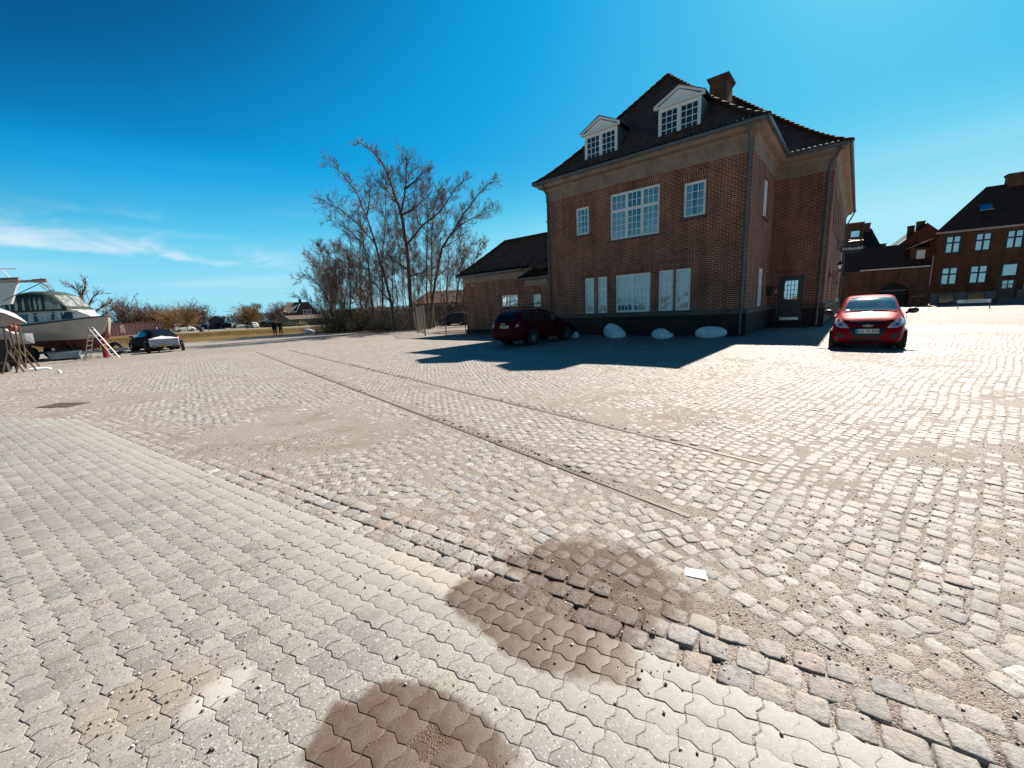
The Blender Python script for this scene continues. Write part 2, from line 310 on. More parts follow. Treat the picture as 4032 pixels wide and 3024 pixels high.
def ground_mat(name, kind):
    m, t, b = _pr(name); MATS[name] = m
    pos, x, y = wpos(t)
    fine = tnoise(t, pos, 160, 3, .7); mid = tnoise(t, pos, 34, 5, .7); big = tnoise(t, pos, .55, 5, .6)
    vor = N('ShaderNodeTexVoronoi', t); L(pos, vor.inputs['Vector'], t); vor.inputs['Scale'].default_value = 150
    vcol = vor.outputs['Color']; vsp = N('ShaderNodeSeparateColor', t); L(vcol, vsp.inputs[0], t)
    if kind == 'sett':
        at = N('ShaderNodeAttribute', t); at.attribute_name = 'Col'
        f = trange(t, mid, .32, .68, .58, 1.32); cc = N('ShaderNodeCombineColor', t)
        for i in range(3): L(f, cc.inputs[i], t)
        c = mixc(1.0, at.outputs['Color'], cc.outputs[0], t, 'MULTIPLY')
        c = mixc(trange(t, fine, .60, .72, 0, .5), c, (.07, .06, .06), t)
        dust = mth('MULTIPLY', trange(t, tnoise(t, pos, 7, 6, .75), .42, .62), trange(t, big, .35, .6, .5, .95), nt_=t)
        c = mixc(dust, c, (.52, .455, .385), t)
        rr = trange(t, mid, .3, .7, .42, .72)
        h = mth('ADD', mth('MULTIPLY', mid, .8, nt_=t), mth('MULTIPLY', fine, .35, nt_=t), nt_=t); bd, bs = .012, .9
        wetc = (.125, .066, .038); wet_amt = .92
    elif kind == 'sand':
        c = mixc(trange(t, mid, .3, .7), (.32, .255, .205), (.60, .53, .455), t)
        c = mixc(trange(t, vsp.outputs[0], .72, .80, 0, .9), c, (.66, .59, .50), t)
        c = mixc(trange(t, vsp.outputs[1], .84, .90, 0, .85), c, (.09, .06, .05), t)
        c = mixc(trange(t, tnoise(t, pos, 1.3, 5), .45, .7, 0, .45), c, (.25, .17, .12), t)
        # beyond the modelled stones the sheet itself carries the sett pattern
        r2 = mth('SQRT', mth('ADD', mth('MULTIPLY', x, x, nt_=t), mth('MULTIPLY', y, y, nt_=t), nt_=t), nt_=t)
        vo2 = N('ShaderNodeTexVoronoi', t); L(pos, vo2.inputs['Vector'], t); vo2.inputs['Scale'].default_value = 8.5; vo2.inputs['Randomness'].default_value = .6
        s2 = N('ShaderNodeSeparateColor', t); L(vo2.outputs['Color'], s2.inputs[0], t)
        sc = mixc(s2.outputs[0], (.34, .31, .275), (.52, .47, .41), t)
        sc = mixc(trange(t, vo2.outputs['Distance'], .52, .66), sc, (.30, .25, .20), t)
        sc = mixc(trange(t, tnoise(t, pos, .8, 6, .7), .45, .68, 0, .7), sc, (.48, .41, .335), t)
        c = mixc(trange(t, r2, 25.5, 27.5), c, sc, t)
        rr = trange(t, mid, .3, .7, .6, .9)
        h = mth('ADD', mth('MULTIPLY', mid, .6, nt_=t), mth('ADD', mth('MULTIPLY', fine, .3, nt_=t), mth('MULTIPLY', vor.outputs['Distance'], -.6, nt_=t), nt_=t), nt_=t); bd, bs = .010, 1.0
        wetc = (.155, .086, .048); wet_amt = .95
    else:  # concrete paver
        at = N('ShaderNodeAttribute', t); at.attribute_name = 'Col'
        c = mixc(trange(t, fine, .35, .65), (.322, .303, .276), (.448, .424, .386), t)
        c = mixc(1.0, c, at.outputs['Color'], t, 'MULTIPLY')
        c = mixc(trange(t, vsp.outputs[0], .90, .94, 0, .75), c, (.68, .66, .60), t)
        c = mixc(trange(t, vsp.outputs[1], .95, .97, 0, .8), c, (.10, .09, .08), t)
        dn_ = mth('ADD', mth('MULTIPLY', mth('SUBTRACT', x, float(PE[0]), nt_=t), float(PN[0]), nt_=t), mth('MULTIPLY', mth('SUBTRACT', y, float(PE[1]), nt_=t), float(PN[1]), nt_=t), nt_=t)
        edge = mth('MULTIPLY', trange(t, mth('ADD', dn_, mth('MULTIPLY_ADD', big, .9, -.45, t), nt_=t), -.75, -.05), .75, nt_=t)
        c = mixc(edge, c, (.52, .495, .44), t)
        c = mixc(trange(t, big, .5, .68, 0, .45), c, (.325, .300, .265), t)
        c = mixc(trange(t, tnoise(t, pos, 1.9, 6, .7), .54, .70, 0, .55), c, (.25, .225, .195), t)
        c = mixc(trange(t, tnoise(t, pos, 2.7, 5, .7), .56, .70, 0, .5), c, (.53, .50, .45), t)
        nzp = tnoise(t, pos, 6, 6, .75)
        sp_ = ell(t, x, y, -1.63, 1.50, .35, .26, .16, nzp, 2.4, .4); c = mixc(mth('MULTIPLY', mth('MULTIPLY', sp_, .55, nt_=t), mth('ADD', trange(t, mid, .4, .6), .15, nt_=t), nt_=t), c, (.46, .36, .265), t)
        sp3 = ell(t, x, y, -1.36, 1.50, 1.2, .14, .08, nzp, 1.6, .35); c = mixc(mth('MULTIPLY', sp3, .6, nt_=t), c, (.72, .69, .62), t)
        sp4 = ell(t, x, y, -.55, 2.25, -.57, .5, .1, nzp, 2.5, .4); c = mixc(mth('MULTIPLY', sp4, .7, nt_=t), c, (.60, .54, .45), t)
        rr = trange(t, fine, .3, .7, .55, .8); h = mth('ADD', mth('MULTIPLY', fine, .5, nt_=t), mth('MULTIPLY', mid, .3, nt_=t), nt_=t); bd, bs = .004, .8
        wetc = (.140, .086, .054); wet_amt = .97
    wm = wetmask(t, pos, x, y)
    wv = trange(t, tnoise(t, pos, 9, 5, .7), .35, .68, .84, 1.0)
    c = mixc(mth('MULTIPLY', mth('MULTIPLY', wm, wet_amt, nt_=t), wv, nt_=t), c, wetc, t)
    rr = mth('MULTIPLY', rr, mth('MULTIPLY_ADD', wm, -.28, 1, t), nt_=t)
    c = mixc(1.0, c, ((.53, .53, .55) if kind != 'paver' else (.56, .56, .575)), t, 'MULTIPLY')
    L(c, b.inputs['Base Color'], t); L(rr, b.inputs['Roughness'], t); b.inputs['Specular IOR Level'].default_value = .36
    bp = N('ShaderNodeBump', t); bp.inputs['Strength'].default_value = bs; bp.inputs['Distance'].default_value = bd; L(h, bp.inputs['Height'], t); L(bp.outputs[0], b.inputs['Normal'], t)
    return m
m_sett = ground_mat('granite_setts', 'sett'); m_sand = ground_mat('sand_and_grit', 'sand'); m_pav = ground_mat('grey_concrete', 'paver')

# --- base ground to the horizon
gb = MB(); gb.add([(-1500, -1500, -.06), (1500, -1500, -.06), (1500, 1500, -.06), (-1500, 1500, -.06)], [(0, 1, 2, 3)])
tag(gb.build('ground', simple('far_ground', (.16, .13, .07), .95, scale=.05, var=.3)), kind='structure')

def sand_level(x, y):
    base = -.0046 + .0075*(fbm(x*2.3, y*2.3, 3)-.5) + .0055*(fbm(x*11, y*11, 5)-.5)
    base += .0042*np.clip((fbm(x*.55+9, y*.55, 8)-.57)/.12, 0, 1)          # drifts that bury the setts
    dn_ = (x-PE[0])*PN[0]+(y-PE[1])*PN[1]
    along = (x-PE[0])*PU[0]+(y-PE[1])*PU[1]
    hole = np.clip((fbm(x*3, y*3, 12)-.40)/.1, 0, 1)*np.exp(-((dn_-.12)/.17)**2)
    base -= .020*hole*(along > -1.5)
    for A in (RA, RB):
        q = (x-A[0])*RN[0]+(y-A[1])*RN[1]; al = (x-A[0])*RD[0]+(y-A[1])*RD[1]
        base -= .022*np.exp(-((q-.065)/.020)**2)*(al > 0)*np.clip((fbm(al*.8, q*0, 21)-.35)/.15, 0, 1); base = np.where((np.abs(q+.01) < .075) & (al > 0), np.minimum(base, -.004), base)
    pv = in_pavers(x, y)
    return np.where(pv, -.0034+.006*(fbm(x*7, y*7, 31)-.5), base)
rad = [.45]
while rad[-1] < 130: rad.append(rad[-1]*1.0118)
rad = np.array(rad); th = np.radians(np.linspace(18, 162, 230))
rr_, tt_ = np.meshgrid(rad, th, indexing='ij'); X = rr_*np.cos(tt_); Y = rr_*np.sin(tt_); Z = sand_level(X, Y)
far = np.clip((rr_-24)/3, 0, 1); Z = Z*(1-far) + far*(-.001 + .012*(fbm(X*2, Y*2, 40)-.5))
nr, nth = X.shape; idx = np.arange(nr*nth).reshape(nr, nth)
q = np.stack([idx[:-1, :-1], idx[:-1, 1:], idx[1:, 1:], idx[1:, :-1]], -1).reshape(-1, 4)[:, ::-1]
tag(np_mesh('sand_bed', np.stack([X, Y, Z], -1).reshape(-1, 3), quads=q, mats=[m_sand], smooth=True), kind='structure')

# --- setts
def vis(x, y, rmax, rmin=.6):
    r = np.hypot(x, y); a = np.degrees(np.arctan2(x, y)); return (r > rmin) & (r < rmax) & (np.abs(a) < 64)
def rail_free(x, y, pad=.085):
    ok = np.ones(x.shape, bool)
    for A in (RA, RB):
        q_ = (x-A[0])*RN[0]+(y-A[1])*RN[1]; al = (x-A[0])*RD[0]+(y-A[1])*RD[1]
        ok &= ~((q_ > -.075) & (q_ < .125) & (al > -.03))
    return ok
RMAX = 26.5
pts = []   # x, y, angle, su, sv
def add_pts(x, y, a, su, sv):
    pts.append(np.stack([x, y, a, su, sv], 1))
# straight rows along the paving edge
for k in range(3):
    wv = .118 if k < 2 else .108; v = .062+k*.125; us = -9.3 + np.arange(0, 190)*.137 + (k % 2)*.06
    us = us + RNG.uniform(-.012, .012, us.size)
    x = PE[0]+PU[0]*us+PN[0]*v; y = PE[1]+PU[1]*us+PN[1]*v
    ok = vis(x, y, RMAX) & (us < 6) & rail_free(x, y); x, y = x[ok], y[ok]
    add_pts(x, y, np.full(x.size, math.atan2(PU[1], PU[0])), RNG.uniform(.116, .132, x.size), np.full(x.size, wv))
def dn_edge(x, y): return (x-PE[0])*PN[0]+(y-PE[1])*PN[1]
def beyond_end(x, y): return (x-EC[0])*EN[0]+(y-EC[1])*EN[1] > .06
def yard_ok(x, y): return ((dn_edge(x, y) > .42) | (beyond_end(x, y) & (dn_edge(x, y) <= 0)) | (beyond_end(x, y) & (((x-PE[0])*PU[0]+(y-PE[1])*PU[1]) < -7.7)))
arc_zone = lambda x, y: ((x-RA[0])*RN[0]+(y-RA[1])*RN[1] < -.10)
# segmental arcs left of the rails
SW = 1.55; AR = 1.22
ang0 = math.atan2(RD[1], RD[0])   # arcs advance along the rails
for c in range(-1, 34):
    uc = -.85 - c*SW       # across the rails
    for k in range(-40, 420):
        vc = k*.118
        half = math.asin(SW/2/AR); nst = int(2*half*AR/.112)
        tj = np.linspace(-half, half, nst) + RNG.uniform(-.03, .03, nst)
        uu = uc + AR*np.sin(tj); vv = vc + AR*np.cos(tj) - AR + .4*(c % 2)*.2
        x = RA[0]+RN[0]*uu+RD[0]*vv; y = RA[1]+RN[1]*uu+RD[1]*vv
        ok = vis(x, y, RMAX)
        if not ok.any(): continue
        ok &= yard_ok(x, y) & arc_zone(x, y) & rail_free(x, y) & (np.abs(uu-uc) < SW/2)
        x, y, tk = x[ok], y[ok], tj[ok]
        if x.size: add_pts(x, y, ang0-math.pi/2-tk, RNG.uniform(.094, .112, x.size), RNG.uniform(.102, .116, x.size))
# rows right of the rails, gently waving
vs_ = np.arange(-90, 320)
for k in range(-60, 330):
    us = np.arange(-230, 260)*.121 + RNG.uniform(-.014, .014, 490) + (k % 2)*.06
    v0 = k*.1135
    # rows run across the rails between them, along them outside
    x = RA[0]+RN[0]*us+RD[0]*v0; y = RA[1]+RN[1]*us+RD[1]*v0
    wav = .07*np.sin(us*.31+v0*.12)+.012*np.sin(us*1.7+1.3)+.16*(vnoise(us*.6, np.full(us.size, v0*.5), 77)-.5)
    wav = wav+RNG.normal(0, .005, wav.size); x += RD[0]*wav; y += RD[1]*wav
    ok = vis(x, y, RMAX) & yard_ok(x, y) & ~arc_zone(x, y) & rail_free(x, y)
    x, y = x[ok], y[ok]; ua = us[ok]
    sl_ = .022*np.cos(ua*.31+v0*.12)+.02*np.cos(ua*1.7+1.3)
    if x.size: add_pts(x, y, math.atan2(RN[1], RN[0])+sl_+RNG.normal(0, .06, x.size), RNG.uniform(.098, .124, x.size), RNG.uniform(.090, .113, x.size))
P5 = np.concatenate(pts); 
P5 = P5[RNG.random(len(P5)) > .012]
sunk = fbm(P5[:, 0]*.8, P5[:, 1]*.8, 55)
TPL = {}
def tpl(n):
    g = np.array([-1, -.80, .80, 1.]) if n == 4 else np.array([-1, -.84, -.30, .30, .84, 1.]); p, q_ = np.meshgrid(g, g, indexing='ij'); idx = np.arange(n*n).reshape(n, n)
    qd = np.stack([idx[:-1, :-1], idx[1:, :-1], idx[1:, 1:], idx[:-1, 1:]], -1).reshape(-1, 4)
    rim = list(idx[:, 0]) + list(idx[-1, 1:]) + list(idx[-2::-1, -1]) + list(idx[0, -2:0:-1]); rim = np.array(rim); m = len(rim); base = n*n
    sk = np.array([[rim[i], base+i, base+(i+1) % m, rim[(i+1) % m]] for i in range(m)])
    return p.ravel(), q_.ravel(), rim, np.concatenate([qd, sk])
def stones(P, n, name):
    p, q_, rim, F = tpl(n); K = len(P); m = len(rim)
    S = P.shape[0]
    ex = np.stack([p*np.sqrt(1-.16*q_**2), q_*np.sqrt(1-.16*p**2)], 1)          # rounded square
    sh = RNG.uniform(-.14, .14, (K, 4, 2))                                          # irregular corners
    wts = np.stack([(1-p)*(1-q_), (1+p)*(1-q_), (1+p)*(1+q_), (1-p)*(1+q_)], 1)/4
    loc = ex[None]+np.einsum('vc,kcd->kvd', wts, sh)
    loc = loc+RNG.normal(0, .025 if n > 3 else 0, loc.shape)
    x = loc[:, :, 0]*P[:, 3:4]/2; y = loc[:, :, 1]*P[:, 4:5]/2
    r4 = np.maximum(np.abs(p), np.abs(q_))**7
    dome = -.0040*r4 - .0012*(p**2+q_**2)
    tilt = RNG.normal(0, .020, (K, 2)); z0 = RNG.normal(0, .0016, K)
    z = z0[:, None]+dome[None]+tilt[:, :1]*x+tilt[:, 1:]*y + (RNG.normal(0, .0011, x.shape) if n > 3 else 0)
    ca_, sa_ = np.cos(P[:, 2:3]), np.sin(P[:, 2:3])
    wx = P[:, 0:1]+x*ca_-y*sa_; wy = P[:, 1:2]+x*sa_+y*ca_
    kx = P[:, 0:1]+(x[:, rim]*1.06)*ca_-(y[:, rim]*1.06)*sa_; ky = P[:, 1:2]+(x[:, rim]*1.06)*sa_+(y[:, rim]*1.06)*ca_
    V = np.concatenate([np.stack([wx, wy, z], -1), np.stack([kx, ky, np.full(kx.shape, -.045)], -1)], 1)
    nv = V.shape[1]; Fq = (F[None]+(np.arange(K)*nv)[:, None, None]).reshape(-1, 4)
    h = RNG.random(K); lum = RNG.uniform(.36, .58, K)
    c = np.stack([lum*1.04, lum*.96, lum*.86], 1)
    red = h < .08; c[red] = np.stack([lum*.95, lum*.77, lum*.67], 1)[red]
    blu = (h > .92); c[blu] = np.stack([lum*.86, lum*.845, lum*.82], 1)[blu]
    wht = (h > .86) & (h < .92); c[wht] = np.stack([lum*1.35, lum*1.30, lum*1.18], 1)[wht]
    o = np_mesh(name, V.reshape(-1, 3), quads=Fq, mats=[m_sett], cols=np.repeat(c, nv, 0), smooth=True)
    tag(o, kind='structure'); return o
rr5 = np.hypot(P5[:, 0], P5[:, 1])
stones(P5[rr5 < 5], 6, 'cobbled_yard')
stones(P5[(rr5 >= 5) & (rr5 < 12)], 4, 'cobbled_yard')
stones(P5[rr5 >= 12], 4, 'cobbled_yard')

# --- interlocking concrete pavers
PPu, PPv = .117, .108
def s_edge(n_seg):   # lateral offset profile of one edge
    return [(0, 0), (.34, .0085), (.66, -.0105)]
def pavers():
    ks = range(0, 130); js = range(-160, 60); cells = []
    for k in ks:
        for j in js:
            u = j*PPu - .009*(k+1); v = -(k+1)*PPv
            cx = PE[0]+PU[0]*(u+PPu/2)+PN[0]*(v+PPv/2); cy = PE[1]+PU[1]*(u+PPu/2)+PN[1]*(v+PPv/2)
            cells.append((u, v, cx, cy, k, j))
    A = np.array(cells); ok = vis(A[:, 2], A[:, 3], 26, .5) & (((A[:, 2]-EC[0])*EN[0]+(A[:, 3]-EC[1])*EN[1]) < -.02)
    A = A[ok]; K = len(A)
    slant = .009
    ol = []
    for side in range(4):
        for (f, o) in s_edge(0):
            if side == 0: ol.append((f*PPu, 0+o))
            elif side == 1: ol.append((PPu+(o*1.15) + slant*f*0, f*PPv))
            elif side == 2: ol.append((PPu-f*PPu, PPv-(o if True else 0)))
            else: ol.append((0-(o*1.15), PPv-f*PPv))
    # make opposite edges translate onto each other
    e0 = [(f*PPu, o) for f, o in s_edge(0)]+[(PPu, 0)]
    e1 = [(-o*1.15+.009*f, f*PPv) for f, o in s_edge(0)]+[(.009, PPv)]
    ol = e0[:-1] + [(PPu+a, b) for a, b in e1[:-1]] + [(a+.009, PPv+b) for a, b in e0[:0:-1]] + [(a, b) for a, b in e1[:0:-1]]
    ol = np.array(ol); c = ol.mean(0); n = len(ol)
    prev = np.roll(ol, 1, 0); nxt = np.roll(ol, -1, 0); d = nxt-prev; nrm = np.stack([d[:, 1], -d[:, 0]], 1); nrm /= np.linalg.norm(nrm, axis=1)[:, None]
    def ring(s): return ol - nrm*s
    rings = [(ring(.0013), -.035), (ring(.0013), -.0022), (ring(.0024), -.0005), (ring(.0050), 0.0)]
    V = []
    jit = RNG.normal(0, .0009, (K, 2)); rotj = RNG.normal(0, .008, K); z0 = RNG.normal(0, .0010, K) + .004*(fbm(A[:, 2]*.7, A[:, 3]*.7, 60)-.5); tl = RNG.normal(0, .0035, (K, 2))
    alt = (A[:, 5] % 2)
    for rg, z in rings:
        p = rg-c; p = p[None]*np.ones((K, 1, 1)); px = p[:, :, 0]*np.cos(rotj)[:, None]-p[:, :, 1]*np.sin(rotj)[:, None]; py = p[:, :, 1]+p[:, :, 0]*np.sin(rotj)[:, None]
        U_ = A[:, 0:1]+c[0]+px+jit[:, :1]+np.where(alt == 0, .0009, -.0009)[:, None]; V_ = A[:, 1:2]+c[1]+py+jit[:, 1:]
        V.append(np.stack([PE[0]+PU[0]*U_+PN[0]*V_, PE[1]+PU[1]*U_+PN[1]*V_, z+z0[:, None]+tl[:, :1]*px+tl[:, 1:]*py], -1))
    ctr = np.stack([PE[0]+PU[0]*(A[:, 0]+c[0])+PN[0]*(A[:, 1]+c[1]), PE[1]+PU[1]*(A[:, 0]+c[0])+PN[1]*(A[:, 1]+c[1]), z0+.0004], -1)[:, None]
    VV = np.concatenate(V+[ctr], 1); nv = VV.shape[1]; q = []
    for r_ in range(3):
        for i in range(n): q.append((r_*n+i, r_*n+(i+1) % n, (r_+1)*n+(i+1) % n, (r_+1)*n+i))
    tr = [(3*n+i, 3*n+(i+1) % n, 4*n) for i in range(n)]
    off = (np.arange(K)*nv)[:, None, None]
    Q = (np.array(q)[None]+off).reshape(-1, 4); T = (np.array(tr)[None]+off).reshape(-1, 3)
    lum = RNG.normal(1, .095, K) + .10*(fbm(A[:, 2]*1.1, A[:, 3]*1.1, 61)-.5)
    col = np.stack([lum, lum*RNG.normal(1, .01, K), lum*RNG.normal(.99, .015, K)], 1)
    o = np_mesh('concrete_paving', VV.reshape(-1, 3), quads=Q, tris=T, mats=[m_pav], cols=np.repeat(col, nv, 0), smooth=False)
    tag(o, kind='structure')
pavers()

# --- loose grit and pebbles
def grit(n, rmin, rmax, smin, smax, name, cols, label):
    r = np.sqrt(RNG.uniform(rmin**2, rmax**2, n)); a = np.radians(RNG.uniform(-62, 62, n)); x = r*np.sin(a); y = r*np.cos(a)
    d = fbm(x*1.2, y*1.2, 90); cl = in_pavers(x, y)
    spill = np.exp(-(((x+1.62)/.42)**2+((y-1.45)/.3)**2)); keep = RNG.random(n) < np.where(cl, .06+.95*spill+.12*np.exp(-((x-.4)**2+(y-1.5)**2)/.3), np.clip((d-.42)*5, .06, 1))
    x, y = x[keep], y[keep]; n = x.size
    ico = bmesh.new(); bmesh.ops.create_icosphere(ico, subdivisions=1, radius=1); iv = np.array([v.co[:] for v in ico.verts]); iff = np.array([[v.index for v in f.verts] for f in ico.faces]); ico.free()
    s = RNG.uniform(0, 1, n)**3*(smax-smin)+smin
    V = iv[None]*RNG.uniform(.75, 1.25, (n, len(iv), 1)); V = V*s[:, None, None]*np.stack([RNG.uniform(.8, 1.4, n), RNG.uniform(.7, 1.1, n), RNG.uniform(.5, .8, n)], 1)[:, None]
    aa = RNG.uniform(0, 6.28, n)[:, None]; vx = V[:, :, 0]*np.cos(aa)-V[:, :, 1]*np.sin(aa); vy = V[:, :, 0]*np.sin(aa)+V[:, :, 1]*np.cos(aa)
    z = np.where(in_pavers(x, y), .001, np.maximum(sand_level(x, y), -.004)); V = np.stack([vx+x[:, None], vy+y[:, None], V[:, :, 2]+(z+s*.4)[:, None]], -1)
    F = (iff[None]+(np.arange(n)*len(iv))[:, None, None]).reshape(-1, 3)
    c = np.array(cols)[RNG.integers(0, len(cols), n)]
    m = MATS.get('grit')
    if not m:
        m, t, b = _pr('grit'); MATS['grit'] = m; at = N('ShaderNodeAttribute', t); at.attribute_name = 'Col'; L(at.outputs[0], b.inputs[0], t); b.inputs['Roughness'].default_value = .6
    o = np_mesh(name, V.reshape(-1, 3), tris=F, mats=[m], cols=np.repeat(c, len(iv), 0)); tag(o, label, 'gravel', kind='stuff')
grit(42000, .7, 6.5, .0013, .0085, 'loose_gravel', [(.05, .035, .03), (.25, .20, .15), (.34, .30, .25), (.17, .13, .10), (.03, .025, .025), (.45, .42, .38)], 'loose dark and pale grit scattered over the paving')

# --- tram rails sunk in the yard
m_steel = simple('worn_rusty_steel', (.15, .115, .098), .55, .25, .35, 12, .25, 60)
def rail(A, length, label, gaps):
    root = empty('tram_rail', (A[0], A[1], 0), math.atan2(RD[1], RD[0]))
    tag(root, label, 'rail', 'old tram rails sunk in the yard')
    mb = MB()
    prof = [(-.045, -.06), (-.045, -.0045), (-.040, .0015), (0.0, .0018), (.006, -.004), (.006, -.03), (.036, -.03), (.036, -.010), (.05, -.010), (.05, -.06)]
    xs = np.arange(0, length+.01, .5); vs = []; fs = []
    for i, x in enumerate(xs):
        zz = .0015*math.sin(x*1.3) ; sink = -.012*max(0, min(1, (x-1.0-gaps)/1.5)) if gaps else 0
        sk = 0
        for g0, g1 in ((4.5, 7.5), (11, 14)):
            if g0 < x < g1: sk = -.0015
        for a, b in prof: vs.append((x, -a, b+zz+sk))
    n = len(prof)
    for i in range(len(xs)-1):
        for k in range(n-1): fs.append((i*n+k, i*n+k+1, (i+1)*n+k+1, (i+1)*n+k))
    fs.append(tuple(range(n)));
    mb.add(vs, fs); mb.build('rail_head', m_steel, root)
rail(RA, 24, 'brown steel tram rail whose end lies nearer the wet patch', 0)
rail(RB, 23, 'brown steel tram rail running nearer the brick building', 0)

# --- white smooth sett lying in the cobbles
mb = MB(); bm = bmesh.new(); bmesh.ops.create_cube(bm, size=1)
bmesh.ops.scale(bm, vec=(.122, .094, .05), verts=bm.verts); bmesh.ops.bevel(bm, geom=bm.edges[:], offset=.007, segments=2, affect='EDGES')
bm.verts.ensure_lookup_table(); mb.add([v.co for v in bm.verts], [[v.index for v in f.verts] for f in bm.faces]); bm.free()
o = mb.build('white_sett', simple('white_marble', (.74, .72, .66), .5, var=.05, bump=.2), loc=(1.04, 2.12, -.019), rot=(0, 0, R(-24)))
tag(o, 'smooth white paving block set among grey cobbles right of the wet patch', 'paving block')
# --- drain of red bricks at the end of the paving
root = empty('drain_grate', (-9.85, 8.62, 0), R(172)); tag(root, 'rust red drain grate in the cobbles beyond the concrete paving', 'drain')
mb = MB(); mb.box(-.42, .42, -.2, -.15, -.03, .012); mb.box(-.42, .42, .15, .2, -.03, .012); mb.box(-.42, -.37, -.15, .15, -.03, .012); mb.box(.37, .42, -.15, .15, -.03, .012); mb.build('frame', simple('rust_iron', (.09, .06, .05), .8, .1), root)
mb = MB()
for i in range(9): mb.box(-.34+i*.078, -.30+i*.078, -.15, .15, -.02, .008)
mb.build('grate_bars', simple('rust_iron2', (.07, .045, .038), .8, .1), root)

# --- grass and far surfaces
def sheet(name, poly, z, mat, res=None, bump=0, kind='structure', label=None, cat=None):
    bm = bmesh.new(); vs = [bm.verts.new((x, y, z)) for x, y in poly]; bm.faces.new(vs); bmesh.ops.triangulate(bm, faces=bm.faces)
    if res:
        for _ in range(res): bmesh.ops.subdivide_edges(bm, edges=bm.edges[:], cuts=1, use_grid_fill=True)
        for v in bm.verts:
            if not v.is_boundary: v.co.z += bump*(float(fbm(np.array([v.co.x*.35]), np.array([v.co.y*.35]), 5)[0])-.5)
    me = bpy.data.meshes.new(name); bm.normal_update(); bm.to_mesh(me); bm.free(); me.materials.append(mat)
    o = bpy.data.objects.new(name, me); COL.objects.link(o); tag(o, label, cat, kind=kind); return o
m_grass = simple('spring_grass', (.17, .115, .040), .95, var=.3, scale=.5, bump=.8, bscale=14, c2=(.215, .145, .048), spec=.1)
m_grass2 = simple('far_grass', (.13, .13, .035), .95, var=.3, scale=.3, spec=.1)
m_asph = simple('pale_asphalt', (.26, .235, .21), .9, var=.2, scale=.5)
sheet('grass', [(-90, 38), (-60, 35.5), (-39, 34.6), (-32.3, 33.6), (-33.6, 40), (-38.5, 48.6), (-30, 49.2), (-24.6, 50.2), (-21, 52), (-16, 62), (-14, 90), (-40.6, 85), (-58, 92), (-64, 83), (-96, 84)], .02, m_grass, 4, .05)
sheet('verge', [(-23, 47.6), (-18.5, 43.2), (-12.5, 38.7), (-9, 38), (-5.5, 31), (-2, 30), (8, 60), (0, 95), (-16, 95), (-18, 62)], .03, simple('leaf_litter', (.13, .085, .045), .95, var=.4, scale=2.5, bump=1, bscale=9), 4, .35)
sheet('parking_lot', [(-190, 125), (-96, 84.1), (-64, 83.1), (-58, 92.1), (-40.6, 85.1), (-14, 90.1), (-10, 135), (-120, 180)], .03, m_asph)
sheet('field', [(-700, 60), (-190, 125.2), (-120, 180.2), (-10, 135.2), (300, 140), (300, 700), (-700, 700)], .01, m_grass2)
# grass blades, thin tufts on the nearer strip
n = 26000; gx = RNG.uniform(-62, -15, n); gy = RNG.uniform(34, 74, n)
e = (gy > 50.3-(gx+24.6)*-.02) | ((gx < -33.5) & (gy > 35.6))
near_edge = np.interp(gx, [-62, -39, -36], [36, 35, 36]); ok = (gy > np.where(gx < -38, near_edge, 50.6)) & (gx < -21)
ok |= (gx < -36) & (gy > 36) & (gx < -33.6-(gy-40)*.6); ok &= (gx > -62)
gx, gy = gx[ok], gy[ok]; n = gx.size; h = RNG.uniform(.03, .10, n); w = .03; a = RNG.uniform(0, 6.28, n)
V = np.stack([np.stack([gx-w*np.cos(a), gy-w*np.sin(a), np.full(n, .0)], 1), np.stack([gx+w*np.cos(a), gy+w*np.sin(a), np.full(n, .0)], 1), np.stack([gx+RNG.normal(0, .03, n), gy+RNG.normal(0, .03, n), .03+h], 1)], 1).reshape(-1, 3)
tag(np_mesh('grass_blades', V, tris=np.arange(3*n).reshape(-1, 3), mats=[m_grass]), 'short yellowish spring grass beside the yard', 'grass', kind='stuff')

# ================================================================ MAIN BRICK BUILDING
BO = (10.10, 17.32); BR = R(139.22-180)
m_brick = brick('dark_red_brick', (.215, .060, .038), (.095, .031, .021), (.54, .325, .235), ms=.0125)
m_lint = brick('soldier_brick', (.215, .060, .038), (.10, .032, .021), (.48, .29, .205), bw=.60, rh=.088, ms=.014, rot=R(90))
m_stone = simple('sandstone', (.27, .195, .155), .85, var=.3, scale=1.6, bump=.3, bscale=30)
m_granite = brick('granite_plinth', (.050, .034, .032), (.040, .028, .027), (.022, .016, .016), bw=1.35, rh=.5, ms=.008, bump=.4, dirt=.3)
m_zinc = simple('weathered_zinc', (.095, .115, .135), .5, .3, .2, 3)
m_tile = tiles('dark_pantiles', (.070, .031, .023), (.19, .085, .056))
m_ridge = simple('ridge_clay', (.080, .048, .039), .9, spec=.08, var=.3, scale=8)
m_white = simple('white_paint', (.78, .80, .82), .45, var=.06, scale=3)
m_glass = glass('window_glass', refl=.12)
m_cur = simple('curtain_cloth', (.27, .36, .42), .9, var=.12, scale=2)
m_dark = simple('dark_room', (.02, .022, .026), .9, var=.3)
m_lead = simple('grey_green_lead', (.10, .13, .13), .6, .2, .2, 3)

